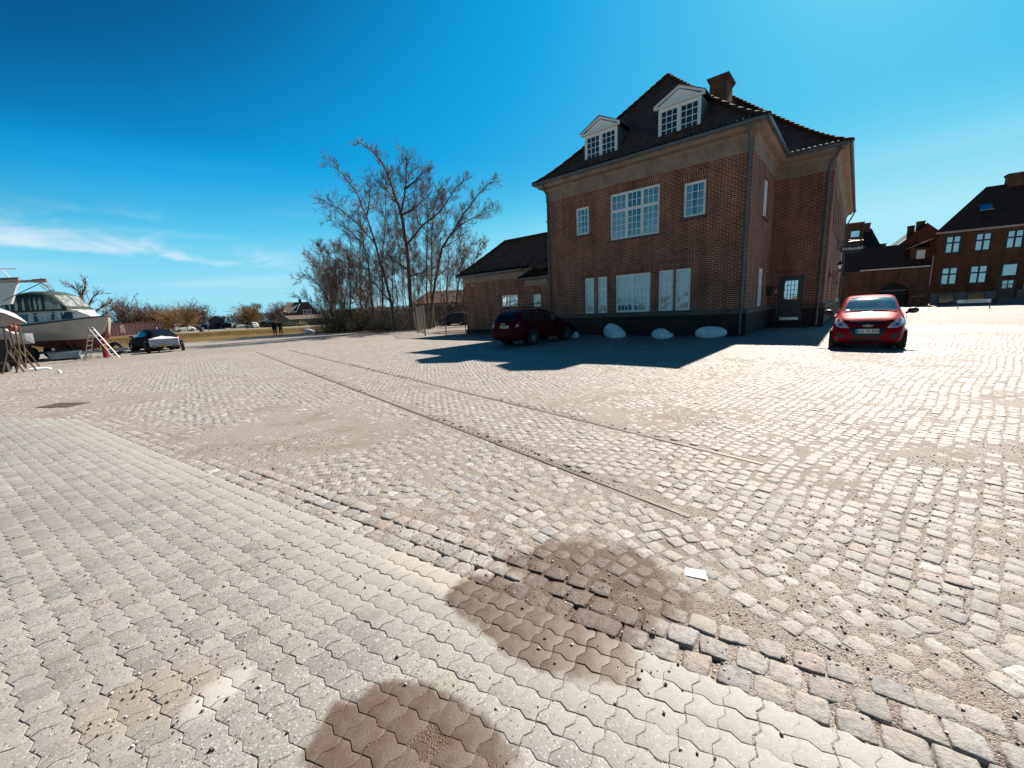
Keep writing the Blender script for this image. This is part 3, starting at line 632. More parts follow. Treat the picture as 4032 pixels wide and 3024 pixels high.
def wall_seg(mb, p, q, z0, z1, ops=(), mat=0, reveal=.32, backmat=1):
    """outer wall face from p to q (outside on the right of p->q), openings (u0,u1,z0,z1)"""
    p = Vector((*p, 0)); q = Vector((*q, 0)); d = (q-p); Ln = d.length; d.normalize(); n = Vector((d.y, -d.x, 0))
    us = sorted({0, Ln, *[o[0] for o in ops], *[o[1] for o in ops]}); zs = sorted({z0, z1, *[o[2] for o in ops], *[o[3] for o in ops]})
    def P(u, z, dp=0): return p+d*u-n*dp+Vector((0, 0, z))
    for i in range(len(us)-1):
        for j in range(len(zs)-1):
            um, zm = (us[i]+us[i+1])/2, (zs[j]+zs[j+1])/2
            if any(o[0] < um < o[1] and o[2] < zm < o[3] for o in ops): continue
            a = [(us[i], zs[j]), (us[i+1], zs[j]), (us[i+1], zs[j+1]), (us[i], zs[j+1])]
            mb.add([P(*c) for c in a], [(0, 1, 2, 3)], mat, [[(u, z) for u, z in a]])
    for u0_, u1_, a0, a1 in ops:
        rv = reveal
        for c0, c1 in (((u0_, a0), (u1_, a0)), ((u1_, a0), (u1_, a1)), ((u1_, a1), (u0_, a1)), ((u0_, a1), (u0_, a0))):
            mb.add([P(*c0), P(*c0, rv), P(*c1, rv), P(*c1)], [(0, 1, 2, 3)], mat, [[(0, c0[1]), (rv, c0[1]), (rv, c1[1]), (0, c1[1])]])
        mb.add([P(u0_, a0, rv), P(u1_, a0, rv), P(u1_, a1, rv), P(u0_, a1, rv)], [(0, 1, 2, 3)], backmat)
def sweep(mb, prof, path, mat=0):
    """prof (out,z) swept along plan path, outside on the right; mitred"""
    P = [Vector((*p, 0)) for p in path]; k = len(P); ms = []
    for i in range(k):
        d0 = (P[i]-P[i-1]).normalized() if i else None; d1 = (P[i+1]-P[i]).normalized() if i < k-1 else None
        n0 = Vector((d0.y, -d0.x, 0)) if d0 else None; n1 = Vector((d1.y, -d1.x, 0)) if d1 else None
        if n0 and n1: mm = (n0+n1); mm = mm/ (1+n0.dot(n1))
        else: mm = n0 or n1
        ms.append(mm)
    n = len(prof)
    dist = [0]
    for i in range(1, k): dist.append(dist[-1]+(P[i]-P[i-1]).length)
    vs = [P[i]+ms[i]*o+Vector((0, 0, z)) for i in range(k) for o, z in prof]
    acc = [0]
    for a, b in zip(prof, prof[1:]): acc.append(acc[-1]+math.dist(a, b))
    for i in range(k-1):
        for j in range(n-1):
            mb.add([vs[i*n+j], vs[(i+1)*n+j], vs[(i+1)*n+j+1], vs[i*n+j+1]], [(0, 1, 2, 3)], mat, [[(dist[i], prof[j][1]), (dist[i+1], prof[j][1]), (dist[i+1], prof[j+1][1]+.001), (dist[i], prof[j+1][1]+.001)]])
    for i in (0, k-1): mb.add([vs[i*n+j] for j in range(n)], [tuple(range(n))], mat)
def window(parent, x, y, z, w, h, rot, cols, trans=None, mulls=(), curtain=1, depth=.06, rows_top=2, rows_bot=4, mw=None, mg=None, name='window', frame_w=.07, label=None):
    """x,y = left end of opening (seen from outside) in parent space; rot turns local -y outward"""
    mw = mw or m_white; mg = mg or m_glass
    mb = MB(); d0, d1 = depth, depth+.07
    fwd = frame_w
    mb.box(0.004, fwd, d0, d1, .004, h-.004); mb.box(w-fwd, w-.004, d0, d1, .004, h-.004); mb.box(fwd, w-fwd, d0, d1, .004, fwd); mb.box(fwd, w-fwd, d0, d1, h-fwd, h-.004)
    edges = [fwd]+[m for mm in mulls for m in (mm-.035, mm+.035)]+[w-fwd]
    for mm in mulls: mb.box(mm-.035, mm+.035, d0+.003, d1-.003, fwd, h-fwd)
    zb = [(fwd, h-fwd)] if trans is None else [(fwd, trans-.035), (trans+.035, h-fwd)]
    if trans is not None: 
        for a, b in zip(edges[::2], edges[1::2]): mb.box(a, b, d0+.005, d1-.005, trans-.035, trans+.035)
    panes = []
    for a, b in zip(edges[::2], edges[1::2]):
        for k, (c, e) in enumerate(zb):
            # casement frame
            t_ = .035
            mb.box(a, a+t_, d0+.012, d1-.012, c, e); mb.box(b-t_, b, d0+.012, d1-.012, c, e); mb.box(a+t_, b-t_, d0+.012, d1-.012, c, c+t_); mb.box(a+t_, b-t_, d0+.012, d1-.012, e-t_, e)
            A_, B_, C_, E_ = a+t_, b-t_, c+t_, e-t_; nc = cols; nr_ = rows_bot if k == 0 else rows_top
            for i in range(1, nc): mb.box(A_+(B_-A_)*i/nc-.014, A_+(B_-A_)*i/nc+.014, d0+.018, d1-.02, C_, E_)
            for j in range(1, nr_): mb.box(A_, B_, d0+.021, d1-.023, C_+(E_-C_)*j/nr_-.014, C_+(E_-C_)*j/nr_+.014)
            panes.append((A_, B_, C_, E_))
    wo = mb.build(name, mw, parent, loc=(x, y, z), rot=(0, 0, rot)); 
    if label: wo['label'] = label
    g = MB()
    gx = sorted({p[0] for p in panes} | {p[1] for p in panes}); gz = sorted({p[2] for p in panes} | {p[3] for p in panes})
    def fine(v, n): return [v[0]+(v[-1]-v[0])*i/n for i in range(n+1)]
    X_ = fine(gx, max(1, cols*(len(mulls)+1))); Z_ = fine(gz, max(1, rows_bot+(rows_top if trans else 0)))
    V_ = [(x_, d0+.036+random.uniform(-.0022, .0022), z_) for x_ in X_ for z_ in Z_]; nz_ = len(Z_)
    g.add(V_, [(i*nz_+k, (i+1)*nz_+k, (i+1)*nz_+k+1, i*nz_+k+1) for i in range(len(X_)-1) for k in range(nz_-1)])
    g.build('pane', mg, wo)
    if curtain:
        c = MB(); nseg = max(8, int(w/.03)); vs = []; top = h-.03
        zb_ = .03 if curtain == 1 else h*.18
        spans = [(.02, w-.02)] if curtain == 1 else [(.02, w*.34), (w*.68, w-.02)]
        for s0, s1 in spans:
            b0 = len(c.v); vs = []; fs = []
            for i in range(nseg+1):
                xx = s0+(s1-s0)*i/nseg; yy = d1+.07+.022*math.sin(xx*38+x*7)+.01*math.sin(xx*91)
                vs += [(xx, yy, .03), (xx, yy, top)]
            for i in range(nseg): fs.append((2*i, 2*i+2, 2*i+3, 2*i+1))
            c.add(vs, fs)
        c.build('curtain', m_cur, wo, smooth=True)
    return wo
def lintel(parent, x0, x1, z0, h, pt, side='y', flare=.07):
    """soldier course proud 3 mm over an opening; pt = wall plane"""
    mb = MB(); pr = .004
    if side == 'y': vs = [(x0, pt-pr, z0), (x1, pt-pr, z0), (x1+flare, pt-pr, z0+h), (x0-flare, pt-pr, z0+h)]; 
    else: vs = [(pt+pr, x0, z0), (pt+pr, x1, z0), (pt+pr, x1+flare, z0+h), (pt+pr, x0-flare, z0+h)]
    mb.add(vs, [(0, 1, 2, 3)], 0, [[(x0, z0), (x1, z0), (x1+flare*.2, z0+h), (x0-flare*.2, z0+h)]])
    mb.build('lintel', m_lint, parent)
def ringroof(mb, rings, mat=0, sides=(0, 1, 2, 3)):
    """rings: list of (x0,x1,y0,y1,z); uv along/upslope"""
    up = 0
    for (a, b) in zip(rings, rings[1:]):
        ca_ = [(a[0], a[2]), (a[1], a[2]), (a[1], a[3]), (a[0], a[3])]; cb_ = [(b[0], b[2]), (b[1], b[2]), (b[1], b[3]), (b[0], b[3])]
        dz = b[4]-a[4]; dh = max(abs(b[2]-a[2]), abs(b[0]-a[0])); st = math.hypot(dz, dh)
        for k in sides:
            p, q_, r_, s_ = ca_[k], ca_[(k+1) % 4], cb_[(k+1) % 4], cb_[k]
            ax = 0 if k % 2 == 0 else 1
            if math.dist(r_, s_) < 1e-5: 
                mb.add([(*p, a[4]), (*q_, a[4]), (*r_, b[4])], [(0, 1, 2)], mat, [[(p[ax], up), (q_[ax], up), (r_[ax], up+st)]])
            else: mb.add([(*p, a[4]), (*q_, a[4]), (*r_, b[4]), (*s_, b[4])], [(0, 1, 2, 3)], mat, [[(p[ax], up), (q_[ax], up), (r_[ax], up+st), (s_[ax], up+st)]])
        up += st
def ridge_line(mb, pts, r=.10, seg=.34, mat=0):
    """overlapping half round ridge tiles along a 3-D polyline"""
    P = [Vector(p) for p in pts]
    for a, b in zip(P, P[1:]):
        Ln = (b-a).length; n = max(1, int(Ln/seg))
        for i in range(n):
            s0 = a.lerp(b, i/n); s1 = a.lerp(b, (i+1.12)/n)
            mb.tube([s0, s1], [r*1.07, r*.93], 8, mat)
def Froof(x, m=1.0135, c=.55): return m*x - c*(1-math.exp(-x/1.1))

BLD = empty('brick_building', (BO[0], BO[1], 0), BR)
tag(BLD, 'large two-storey brick building with hipped tile roof and white dormer windows', 'building')
wins = dict(uL=(-8.25, -7.45, 5.33, 6.72), uM=(-6.25, -3.74, 4.80, 7.00), uR=(-2.66, -1.73, 5.28, 6.74),
            a=(-7.77, -7.19, 1.17, 3.06), b=(-6.99, -6.42, 1.17, 3.06), c=(-5.95, -4.11, 1.17, 3.06), d=(-3.72, -3.02, 1.17, 3.08), e=(-2.92, -2.24, 1.17, 3.08))
XL, XR, YF, YW, YB = -10.1, 2.35, 0.0, 6.0, 26.2
mb = MB()
wall_seg(mb, (XL, YF), (0, YF), 0, 7.42, [(w[0]-XL, w[1]-XL, w[2], w[3]) for w in wins.values()])
sideops = [(2.85, 4.0, 5.28, 6.98), (2.85, 4.1, 1.15, 2.98)]
wall_seg(mb, (0, YF), (0, YW), 0, 7.42, sideops)
DX0, DX1 = .42, 1.50
wall_seg(mb, (0, YW), (XR, YW), 0, 7.42, [(DX0, DX1, .30, 2.62)], reveal=.25)
rw = [(2.2+i*2.35, 3.3+i*2.35) for i in range(8)]
wall_seg(mb, (XR, YW), (XR, YB), 0, 7.42, [(a, b, 4.9, 6.95) for a, b in rw]+[(a, b, 1.25, 3.1) for a, b in rw if not 3.4 < a < 5.5])
wall_seg(mb, (XR, YB), (XL, YB), 0, 7.42); wall_seg(mb, (XL, YB), (XL, YF), 0, 7.42)
mb.build('wall', [m_brick, m_dark], BLD, fixn=False)
path = [(XL, YB), (XL, YF), (0, YF), (0, YW), (XR, YW), (XR, YB)]
def path_cut(x0): return path
mb = MB()
for pp in ([(XL, YB), (XL, YF), (0, YF), (0, YW), (DX0-.04, YW)], [(DX1+.04, YW), (XR, YW), (XR, YB)]): sweep(mb, [(0, -.1), (.09, -.1), (.09, .95), (0, .95)], pp)
mb.build('plinth', m_granite, BLD)
mb = MB()
for pp in ([(XL, YB), (XL, YF), (0, YF), (0, YW), (DX0-.04, YW)], [(DX1+.04, YW), (XR, YW), (XR, YB)]): sweep(mb, [(0, .953), (.11, .953), (.11, 1.10), (.04, 1.165), (0, 1.165)], pp)
mb.build('plinth_course', simple('plinth_stone', (.115, .09, .07), .85, var=.25, scale=2, bump=.3), BLD)
mb = MB(); sweep(mb, [(-.02, 7.40), (.035, 7.40), (.035, 7.86), (.07, 7.88), (.07, 7.93), (.11, 7.97), (.13, 8.05), (.36, 8.10), (.36, 8.20), (.42, 8.24), (.46, 8.32), (.0, 8.33)], path); mb.build('cornice', m_stone, BLD)
mb = MB(); sweep(mb, [(.46, 8.31), (.47, 8.27), (.52, 8.245), (.575, 8.27), (.59, 8.34), (.59, 8.385), (.575, 8.385), (.56, 8.33), (.50, 8.30)], path); mb.build('gutter', m_zinc, BLD)
# roofs
def roof_rings(x0, x1, y0, y1, half, ymul, z0=8.33, n=14, back=True):
    rg = []
    for i in range(n+1):
        t = half*(i/n)**1.15
        rg.append((x0+t, x1-t, y0+t*ymul, (y1-t) if back else y1, z0+Froof(t)))
    return rg
mb = MB()
ra = roof_rings(-10.65, .55, -.55, 12, 5.6, .87, back=False); ra[-1] = (-5.05, -5.05, *ra[-1][2:])
ringroof(mb, ra, sides=(0, 1, 3))
rb = roof_rings(-10.65, 2.90, 5.45, 26.8, 6.775, .97); rb[-1] = (-3.875, -3.875, *rb[-1][2:])
ringroof(mb, rb, sides=(0, 1, 2, 3))
roof = mb.build('roof', m_tile, BLD, fixn=False)
mb = MB()
for ln in ([(r_[1], r_[2], r_[4]+.03) for r_ in ra], [(r_[0], r_[2], r_[4]+.03) for r_ in ra], [(r_[1], r_[2], r_[4]+.03) for r_ in rb], [(-5.05, ra[-1][2], ra[-1][4]+.03), (-5.05, 12.5, ra[-1][4]+.03)], [(-3.875, rb[-1][2], rb[-1][4]+.03), (-3.875, rb[-1][3], rb[-1][4]+.03)], [(r_[1], r_[3], r_[4]+.03) for r_ in rb]):
    mb = MB(); ridge_line(mb, ln); rt = mb.build('ridge_tiles', m_ridge, roof, smooth=True)
mb = MB()
for i in range(50): mb.tube([(-10.5+i*.2208, -.52, 8.385), (-10.5+i*.2208, -.30, 8.50)], .075, 6)
for i in range(26): mb.tube([(.52, -.3+i*.2208, 8.385), (.30, -.3+i*.2208, 8.50)], .075, 6)
for i in range(11): mb.tube([(.62+i*.2208, 5.48, 8.385), (.62+i*.2208, 5.70, 8.50)], .075, 6)
for i in range(90): mb.tube([(2.87, 5.6+i*.2208, 8.385), (2.65, 5.6+i*.2208, 8.50)], .075, 6)
mb.build('eave_tiles', simple('eave_clay', (.035, .019, .015), .9, spec=.08, var=.4, scale=9), roof, smooth=True)
# chimney
m_chim = brick('chimney_brick', (.15, .055, .035), (.11, .04, .03), (.22, .15, .11), bw=.26, rh=.085, ms=.008)
mb = MB(); mb.box(-4.35, -3.4, 9.5, 11.0, 12.6, 14.6); mb.box(-4.40, -3.35, 9.45, 11.05, 14.6, 14.70); mb.box(-4.46, -3.29, 9.39, 11.11, 14.70, 14.80)
ch = mb.build('chimney', m_chim, BLD); mb = MB(); mb.box(-4.50, -3.25, 9.35, 11.15, 14.80, 14.86); mb.build('chimney_cap', m_lead, ch)
# windows of the facade
T = 1.17+.0
window(BLD, wins['uL'][0], 0, 5.33, .80, 1.39, 0, 3, mulls=(), curtain=2, rows_bot=4)
window(BLD, wins['uM'][0], 0, 4.80, 2.51, 2.20, 0, 3, trans=1.38, mulls=(.86, 1.65), rows_top=2, rows_bot=4, curtain=2)
window(BLD, wins['uR'][0], 0, 5.28, .93, 1.46, 0, 3, curtain=2, rows_bot=4)
for k in 'ab': window(BLD, wins[k][0], 0, 1.17, wins[k][1]-wins[k][0], 1.89, 0, 2, trans=1.22, rows_top=2, rows_bot=4)
window(BLD, wins['c'][0], 0, 1.17, 1.84, 1.89, 0, 4, trans=1.22, mulls=(.92,), rows_top=2, rows_bot=3)
for k in 'de': window(BLD, wins[k][0], 0, 1.17, wins[k][1]-wins[k][0], 1.91, 0, 2, trans=1.22, rows_top=2, rows_bot=4)
for k in ('uL', 'uM', 'uR'): lintel(BLD, wins[k][0]-.06, wins[k][1]+.06, wins[k][3], .40, 0)
lintel(BLD, -7.83, -6.36, 3.06, .36, 0, flare=.05); lintel(BLD, -5.99, -4.07, 3.06, .40, 0, flare=.05); lintel(BLD, -3.78, -2.18, 3.08, .42, 0, flare=.05)
mb = MB()
mb.box(-7.165, -7.015, -.005, .2, 1.17, 3.06); mb.build('stone_mullion', m_stone, BLD)
mb = MB(); mb.box(-2.995, -2.945, -.005, .2, 1.17, 3.08); mb.build('stone_mullion', m_stone, BLD)
for k in ('uL', 'uM', 'uR'):
    mb = MB(); a, b, z0, z1 = wins[k]; mb.box(a-.12, b+.12, -.075, .05, z0-.11, z0-.004); mb.build('sill', simple('sill_stone', (.12, .08, .06), .85), BLD)
# recess side windows (wall faces +x): rot 90 deg, left end seen from outside is low y
window(BLD, 0, 2.85, 5.28, 1.15, 1.70, R(90), 3, trans=1.1, mulls=(.575,), rows_top=2, rows_bot=4, curtain=1)
window(BLD, 0, 2.85, 1.15, 1.25, 1.83, R(90), 3, trans=1.2, mulls=(.625,), rows_top=2, rows_bot=4, curtain=1)
lintel(BLD, 2.8, 4.05, 6.98, .36, 0, 'x', .04); lintel(BLD, 2.8, 4.15, 2.98, .36, 0, 'x', .04)
mb = MB(); mb.box(-.05, .08, 2.75, 4.1, 5.17, 5.275); mb.build('sill', MATS['sill_stone'], BLD)
for a, b in rw:
    window(BLD, XR, YW+a, 4.9, b-a, 2.05, R(90), 3, trans=1.3, mulls=((b-a)/2,), curtain=1)
    if not 3.4 < a < 5.5: window(BLD, XR, YW+a, 1.25, b-a, 1.85, R(90), 3, trans=1.2, mulls=((b-a)/2,), curtain=1)
# door in the set-back wing
m_door = simple('dark_violet_door', (.030, .018, .026), .35, var=.15)
mb = MB(); d0 = YW+.06
mb.box(DX0, DX0+.10, d0, d0+.12, .30, 2.62); mb.box(DX1-.10, DX1, d0, d0+.12, .30, 2.62); mb.box(DX0+.10, DX1-.10, d0, d0+.12, 2.52, 2.62)
door = mb.build('door_frame', m_door, BLD)
mb = MB(); x0, x1 = DX0+.10, DX1-.10; z0, z1 = .34, 2.52; gz0, gz1 = 1.42, 2.38; gx0, gx1 = x0+.15, x1-.15
mb.box(x0, gx0, d0+.03, d0+.085, z0, z1); mb.box(gx1, x1, d0+.03, d0+.085, z0, z1); mb.box(gx0, gx1, d0+.03, d0+.085, z0, gz0); mb.box(gx0, gx1, d0+.03, d0+.085, gz1, z1)
mb.box(gx0+.03, gx1-.03, d0+.015, d0+.03, .72, 1.30); mb.box(x0+.01, x1-.01, d0+.01, d0+.03, .60, .64)
for i in range(1, 4): mb.box(gx0+(gx1-gx0)*i/4-.012, gx0+(gx1-gx0)*i/4+.012, d0+.035, d0+.08, gz0, gz1)
for i in range(1, 4): mb.box(gx0, gx1, d0+.037, d0+.078, gz0+(gz1-gz0)*i/4-.012, gz0+(gz1-gz0)*i/4+.012)
door = mb.build('door', m_door, BLD)
mb = MB(); mb.add([(gx0, d0+.055, gz0), (gx1, d0+.055, gz0), (gx1, d0+.055, gz1), (gx0, d0+.055, gz1)], [(0, 1, 2, 3)]); mb.build('pane', glass('door_glass', (.6, .7, .7), .45), door)
mb = MB(); mb.box(x0+.02, x1-.02, d0+.018, d0+.029, .35, .50); mb.build('kick_plate', simple('brushed_steel', (.62, .56, .50), .3, .9, .1), door)
mb = MB(); mb.tube([(x0+.07, d0+.03, 1.28), (x0+.07, d0-.03, 1.28), (x0+.18, d0-.035, 1.28)], .011, 8); mb.build('handle', MATS['brushed_steel'], door)
lintel(BLD, DX0-.05, DX1+.05, 2.62, .42, YW, flare=.06)
mb = MB(); mb.box(DX0-.25, DX1+.35, YW-.75, YW-.10, 0, .15); mb.box(DX0-.06, DX1+.06, YW-.40, YW+.2, .15, .30); mb.build('door_step', m_granite, BLD)
mb = MB(); mb.box(DX0-.14, DX0-.075, YW-.02, YW-.003, 1.80, 1.92); mb.build('bell_plate', m_white, BLD)
mb = MB(); mb.box(.004, .20, 5.15, 5.55, 1.65, 2.10); mb.prism([(.004, 2.10), (.24, 2.10), (.004, 2.2)], 5.12, 5.58, 'y'); mb.box(.202, .206, 5.22, 5.48, 1.98, 2.02)
mb.build('mailbox', simple('black_enamel', (.012, .010, .012), .35), BLD)
# downpipes
def pipe(pts, r=.05, name='downpipe'):
    mb = MB(); mb.tube(pts, r, 10); 
    for p, q_ in zip(pts, pts[1:]):
        pass
    top = max(p[2] for p in pts)
    z = .6
    while z < top-1.2: 
        b = min(pts, key=lambda p: abs(p[2]-.2)); mb.tube([(b[0], b[1], z), (b[0], b[1], z+.05)], r*1.3, 10); z += 1.9
    return mb.build(name, m_zinc, BLD, smooth=False)
pipe([(-.10, -.50, 8.28), (-.10, -.48, 8.10), (-.10, -.14, 7.75), (-.10, -.10, 7.5), (-.10, -.10, 1.3), (-.10, -.17, 1.1), (-.10, -.17, .08)])
pipe([(-10.0, -.50, 8.28), (-10.0, -.48, 8.10), (-10.0, -.14, 7.75), (-10.0, -.10, 7.5), (-10.0, -.10, 1.3), (-10.0, -.17, 1.1), (-10.0, -.17, .08)])
pipe([(2.55, 5.46, 8.28), (2.53, 5.48, 8.15), (2.20, 5.85, 7.70), (2.15, 5.90, 7.4), (2.15, 5.90, 1.3), (2.15, 5.83, 1.1), (2.15, 5.83, .1)])
pipe([(2.88, 26.0, 8.28), (2.80, 26.0, 8.0), (2.47, 26.05, 7.3), (2.45, 26.05, 7.0), (2.45, 26.05, .1)])
# dormers
def dormer(x0, x1, yf, zb, zt, zp, yb, label):
    w = x1-x0; xm = (x0+x1)/2; ov = .14; wd = .10
    mb = MB()
    mb.box(x0, x0+wd, yf, yf+.12, zb, zt); mb.box(x1-wd, x1, yf, yf+.12, zb, zt); mb.box(x0+wd, x1-wd, yf, yf+.12, zb, zb+.10); mb.box(x0+wd, x1-wd, yf, yf+.12, zt-.12, zt); mb.box(xm-.055, xm+.055, yf, yf+.12, zb+.10, zt-.12)
    mb.prism([(x0-ov, zt), (x1+ov, zt), (xm, zp)], yf-.05, yf+.1, 'y')
    mb.prism([(x0-ov-.04, zt-.03), (x1+ov+.04, zt-.03), (x1+ov+.04, zt+.05), (x0-ov-.04, zt+.05)], yf-.14, yf-.052, 'y')
    # raking mouldings
    for sx in (-1, 1):
        e = xm+sx*(w/2+ov+.04); mb.prism([(e, zt+.03), (e, zt+.12), (xm, zp+.12), (xm, zp+.02)], yf-.13, yf-.055, 'y')
    root = mb.build('dormer', m_white, BLD)
    if label: root['label'] = label
    mb = MB(); A = []
    for a, b in ((x0+wd, xm-.055), (xm+.055, x1-wd)):
        zz0, zz1 = zb+.10, zt-.12; A.append((a, b, zz0, zz1)); t_ = .04
        mb.box(a, a+t_, yf+.02, yf+.08, zz0, zz1); mb.box(b-t_, b, yf+.02, yf+.08, zz0, zz1); mb.box(a+t_, b-t_, yf+.02, yf+.08, zz0, zz0+t_); mb.box(a+t_, b-t_, yf+.02, yf+.08, zz1-t_, zz1)
        for i in (1, 2): mb.box(a+(b-a)*i/3-.014, a+(b-a)*i/3+.014, yf+.03, yf+.07, zz0+t_, zz1-t_)
        for i in (1, 2, 3): mb.box(a+t_, b-t_, yf+.033, yf+.067, zz0+(zz1-zz0)*i/4-.014, zz0+(zz1-zz0)*i/4+.014)
    mb.build('window_frame', m_white, root)
    mb = MB()
    for a, b, c, e in A: mb.add([(a, yf+.05, c), (b, yf+.05, c), (b, yf+.05, e), (a, yf+.05, e)], [(0, 1, 2, 3)])
    mb.build('pane', m_glass, root)
    mb = MB(); mb.box(x0+.05, x1-.05, yf+.16, yf+.18, zb-.05, zt-.02); mb.build('room_behind', simple('dormer_room', (.06, .065, .07), .9, var=.5, scale=3), root)
    mb = MB()
    for x, s in ((x0, -1), (x1, 1)): mb.prism([(yf+.06, zb-.05), (yf+.06, zt), (yb, zt), (yb, zt-.1)], x-.02, x+.02, 'x')
    mb.prism([(x0-.05, zb-.02), (x1+.05, zb-.02), (x1+.12, zb-.16), (x0-.12, zb-.16)], yf-.12, yf+.04, 'y')
    mb.build('cheek', m_lead, root)
    mb = MB()
    for sx in (-1, 1):
        e = xm+sx*(w/2+ov+.07)
        mb.add([(e, yf-.16, zt+.10), (xm, yf-.16, zp+.125), (xm, yb+1.2, zp+.125), (e, yb+.2, zt+.10), (e, yf-.16, zt+.13), (xm, yf-.16, zp+.17), (xm, yb+1.2, zp+.17), (e, yb+.2, zt+.13)], [(0, 1, 2, 3), (4, 5, 6, 7), (0, 1, 5, 4), (3, 0, 4, 7)])
    mb.build('dormer_roof', m_lead, root)
dormer(-7.90, -6.08, .45, 8.98, 10.28, 10.80, 2.0, 'white gabled dormer on the left of the roof slope')
dormer(-4.03, -2.19, .45, 8.98, 10.28, 10.82, 2.0, 'white gabled dormer on the right of the roof slope')

# wall lamps and hanging sign on the long side
def wall_lamp(y, z, label):
    root = empty('wall_lantern'); root.location = Vector((BO[0], BO[1], 0))+Matrix.Rotation(BR, 3, 'Z') @ Vector((XR, y, z)); root.rotation_euler = (0, 0, BR)
    tag(root, label, 'wall lamp', 'black lanterns on the long brick side')
    mi = simple('black_iron', (.015, .013, .014), .4, .5)
    mb = MB(); mb.box(.002, .025, -.05, .05, -.30, .02); pts = [(.02, 0, -.18), (.15, 0, -.21), (.28, 0, -.19), (.38, 0, -.12), (.42, 0, .0)]; mb.tube(pts, .016, 8)
    mb.tube([(.10+.05*math.cos(t), 0, -.13+.05*math.sin(t)) for t in np.linspace(0, 5.2, 12)], .008, 6); mb.build('bracket', mi, root)
    mb = MB(); cx = .42; zz = [(.05, 0.0), (.075, .02), (.135, .34), (.15, .36)]
    for sx in (-1, 1):
        for sy in (-1, 1): mb.tube([(cx+sx*.055, sy*.055, .02), (cx+sx*.10, sy*.10, .36)], .009, 6)
    mb.box(cx-.065, cx+.065, -.065, .065, 0, .025); mb.box(cx-.115, cx+.115, -.115, .115, .355, .375)
    mb.add([(cx-.13, -.13, .375), (cx+.13, -.13, .375), (cx+.13, .13, .375), (cx-.13, .13, .375), (cx-.03, -.03, .50), (cx+.03, -.03, .50), (cx+.03, .03, .50), (cx-.03, .03, .50)], [(0,1,5,4),(1,2,6,5),(2,3,7,6),(3,0,4,7),(4,5,6,7),(0,3,2,1)])
    mb.lathe([(0, .50), (.04, .50), (.035, .54), (.015, .56), (.022, .60), (0, .66)], 10, Matrix.Translation((cx, 0, 0))); mb.build('lantern_frame', mi, root)
    mb = MB(); mb.add([(cx-.055, -.055, .026), (cx+.055, -.055, .026), (cx+.055, .055, .026), (cx-.055, .055, .026), (cx-.10, -.10, .354), (cx+.10, -.10, .354), (cx+.10, .10, .354), (cx-.10, .10, .354)], [(0,1,5,4),(1,2,6,5),(2,3,7,6),(3,0,4,7)])
    mb.build('lantern_glass', glass('lantern_glass', (.85, .8, .7), .3), root)
wall_lamp(9.3, 2.78, 'black iron lantern on a scrolled bracket nearer the corner downpipe')
wall_lamp(19.0, 2.55, 'black iron lantern further along the brick side, above the red car')
def text_mesh(txt, size, mat, parent, name='lettering', loc=(0, 0, 0), rot=(R(90), 0, 0), ext=.003, bold=.0, shear=0, sx=1.0):
    cu = bpy.data.curves.new(name, 'FONT'); cu.body = txt; cu.size = size; cu.align_x = 'CENTER'; cu.align_y = 'CENTER'; cu.extrude = ext; cu.offset = bold; cu.shear = shear
    tmp = bpy.data.objects.new('tmp', cu); COL.objects.link(tmp); dg = bpy.context.evaluated_depsgraph_get(); me = bpy.data.meshes.new_from_object(tmp.evaluated_get(dg)); bpy.data.objects.remove(tmp)
    me.name = name; me.materials.clear(); me.materials.append(mat); o = bpy.data.objects.new(name, me); COL.objects.link(o); o.parent = parent; o.location = loc; o.rotation_euler = rot; o.scale = (sx, 1, 1); return o
sg = empty('hanging_sign'); sg.location = Vector((BO[0], BO[1], 0))+Matrix.Rotation(BR, 3, 'Z') @ Vector((XR, 15.2, 4.85)); sg.rotation_euler = (0, 0, BR+R(8))
tag(sg, 'black oval sign with pale lettering hanging from a scrolled iron bracket', 'sign')
mi = MATS['black_iron']; mb = MB(); mb.tube([(0, 0, 0), (1.30, 0, .04)], .022, 8); mb.box(0, .03, -.04, .04, -.45, .15); mb.tube([(.02, 0, .13), (.5, 0, .16), (1.0, 0, .10), (1.3, 0, .04)], .012, 6)
mb.tube([(.22+.11*math.cos(t)*(1-t/9), 0, -.13+.11*math.sin(t)*(1-t/9)) for t in np.linspace(0, 7, 20)], .012, 6); mb.tube([(.02, 0, -.40), (.15, 0, -.2), (.45, 0, -.03)], .012, 6)
mb.tube([(.45, 0, .0), (.45, 0, -.16)], .008, 6); mb.tube([(1.10, 0, .02), (1.10, 0, -.16)], .008, 6); mb.build('bracket', mi, sg)
mb = MB(); n_ = 40; mb.prism([(.78+.66*math.cos(2*math.pi*i/n_), -.42+.29*math.sin(2*math.pi*i/n_)) for i in range(n_)], -.02, .02, 'y'); bd = mb.build('sign_board', simple('black_board', (.012, .010, .010), .4), sg)
text_mesh('Vinhandel', .25, simple('sign_white', (.75, .75, .72), .5), bd, loc=(.78, -.024, -.42), sx=1.05, bold=.004)

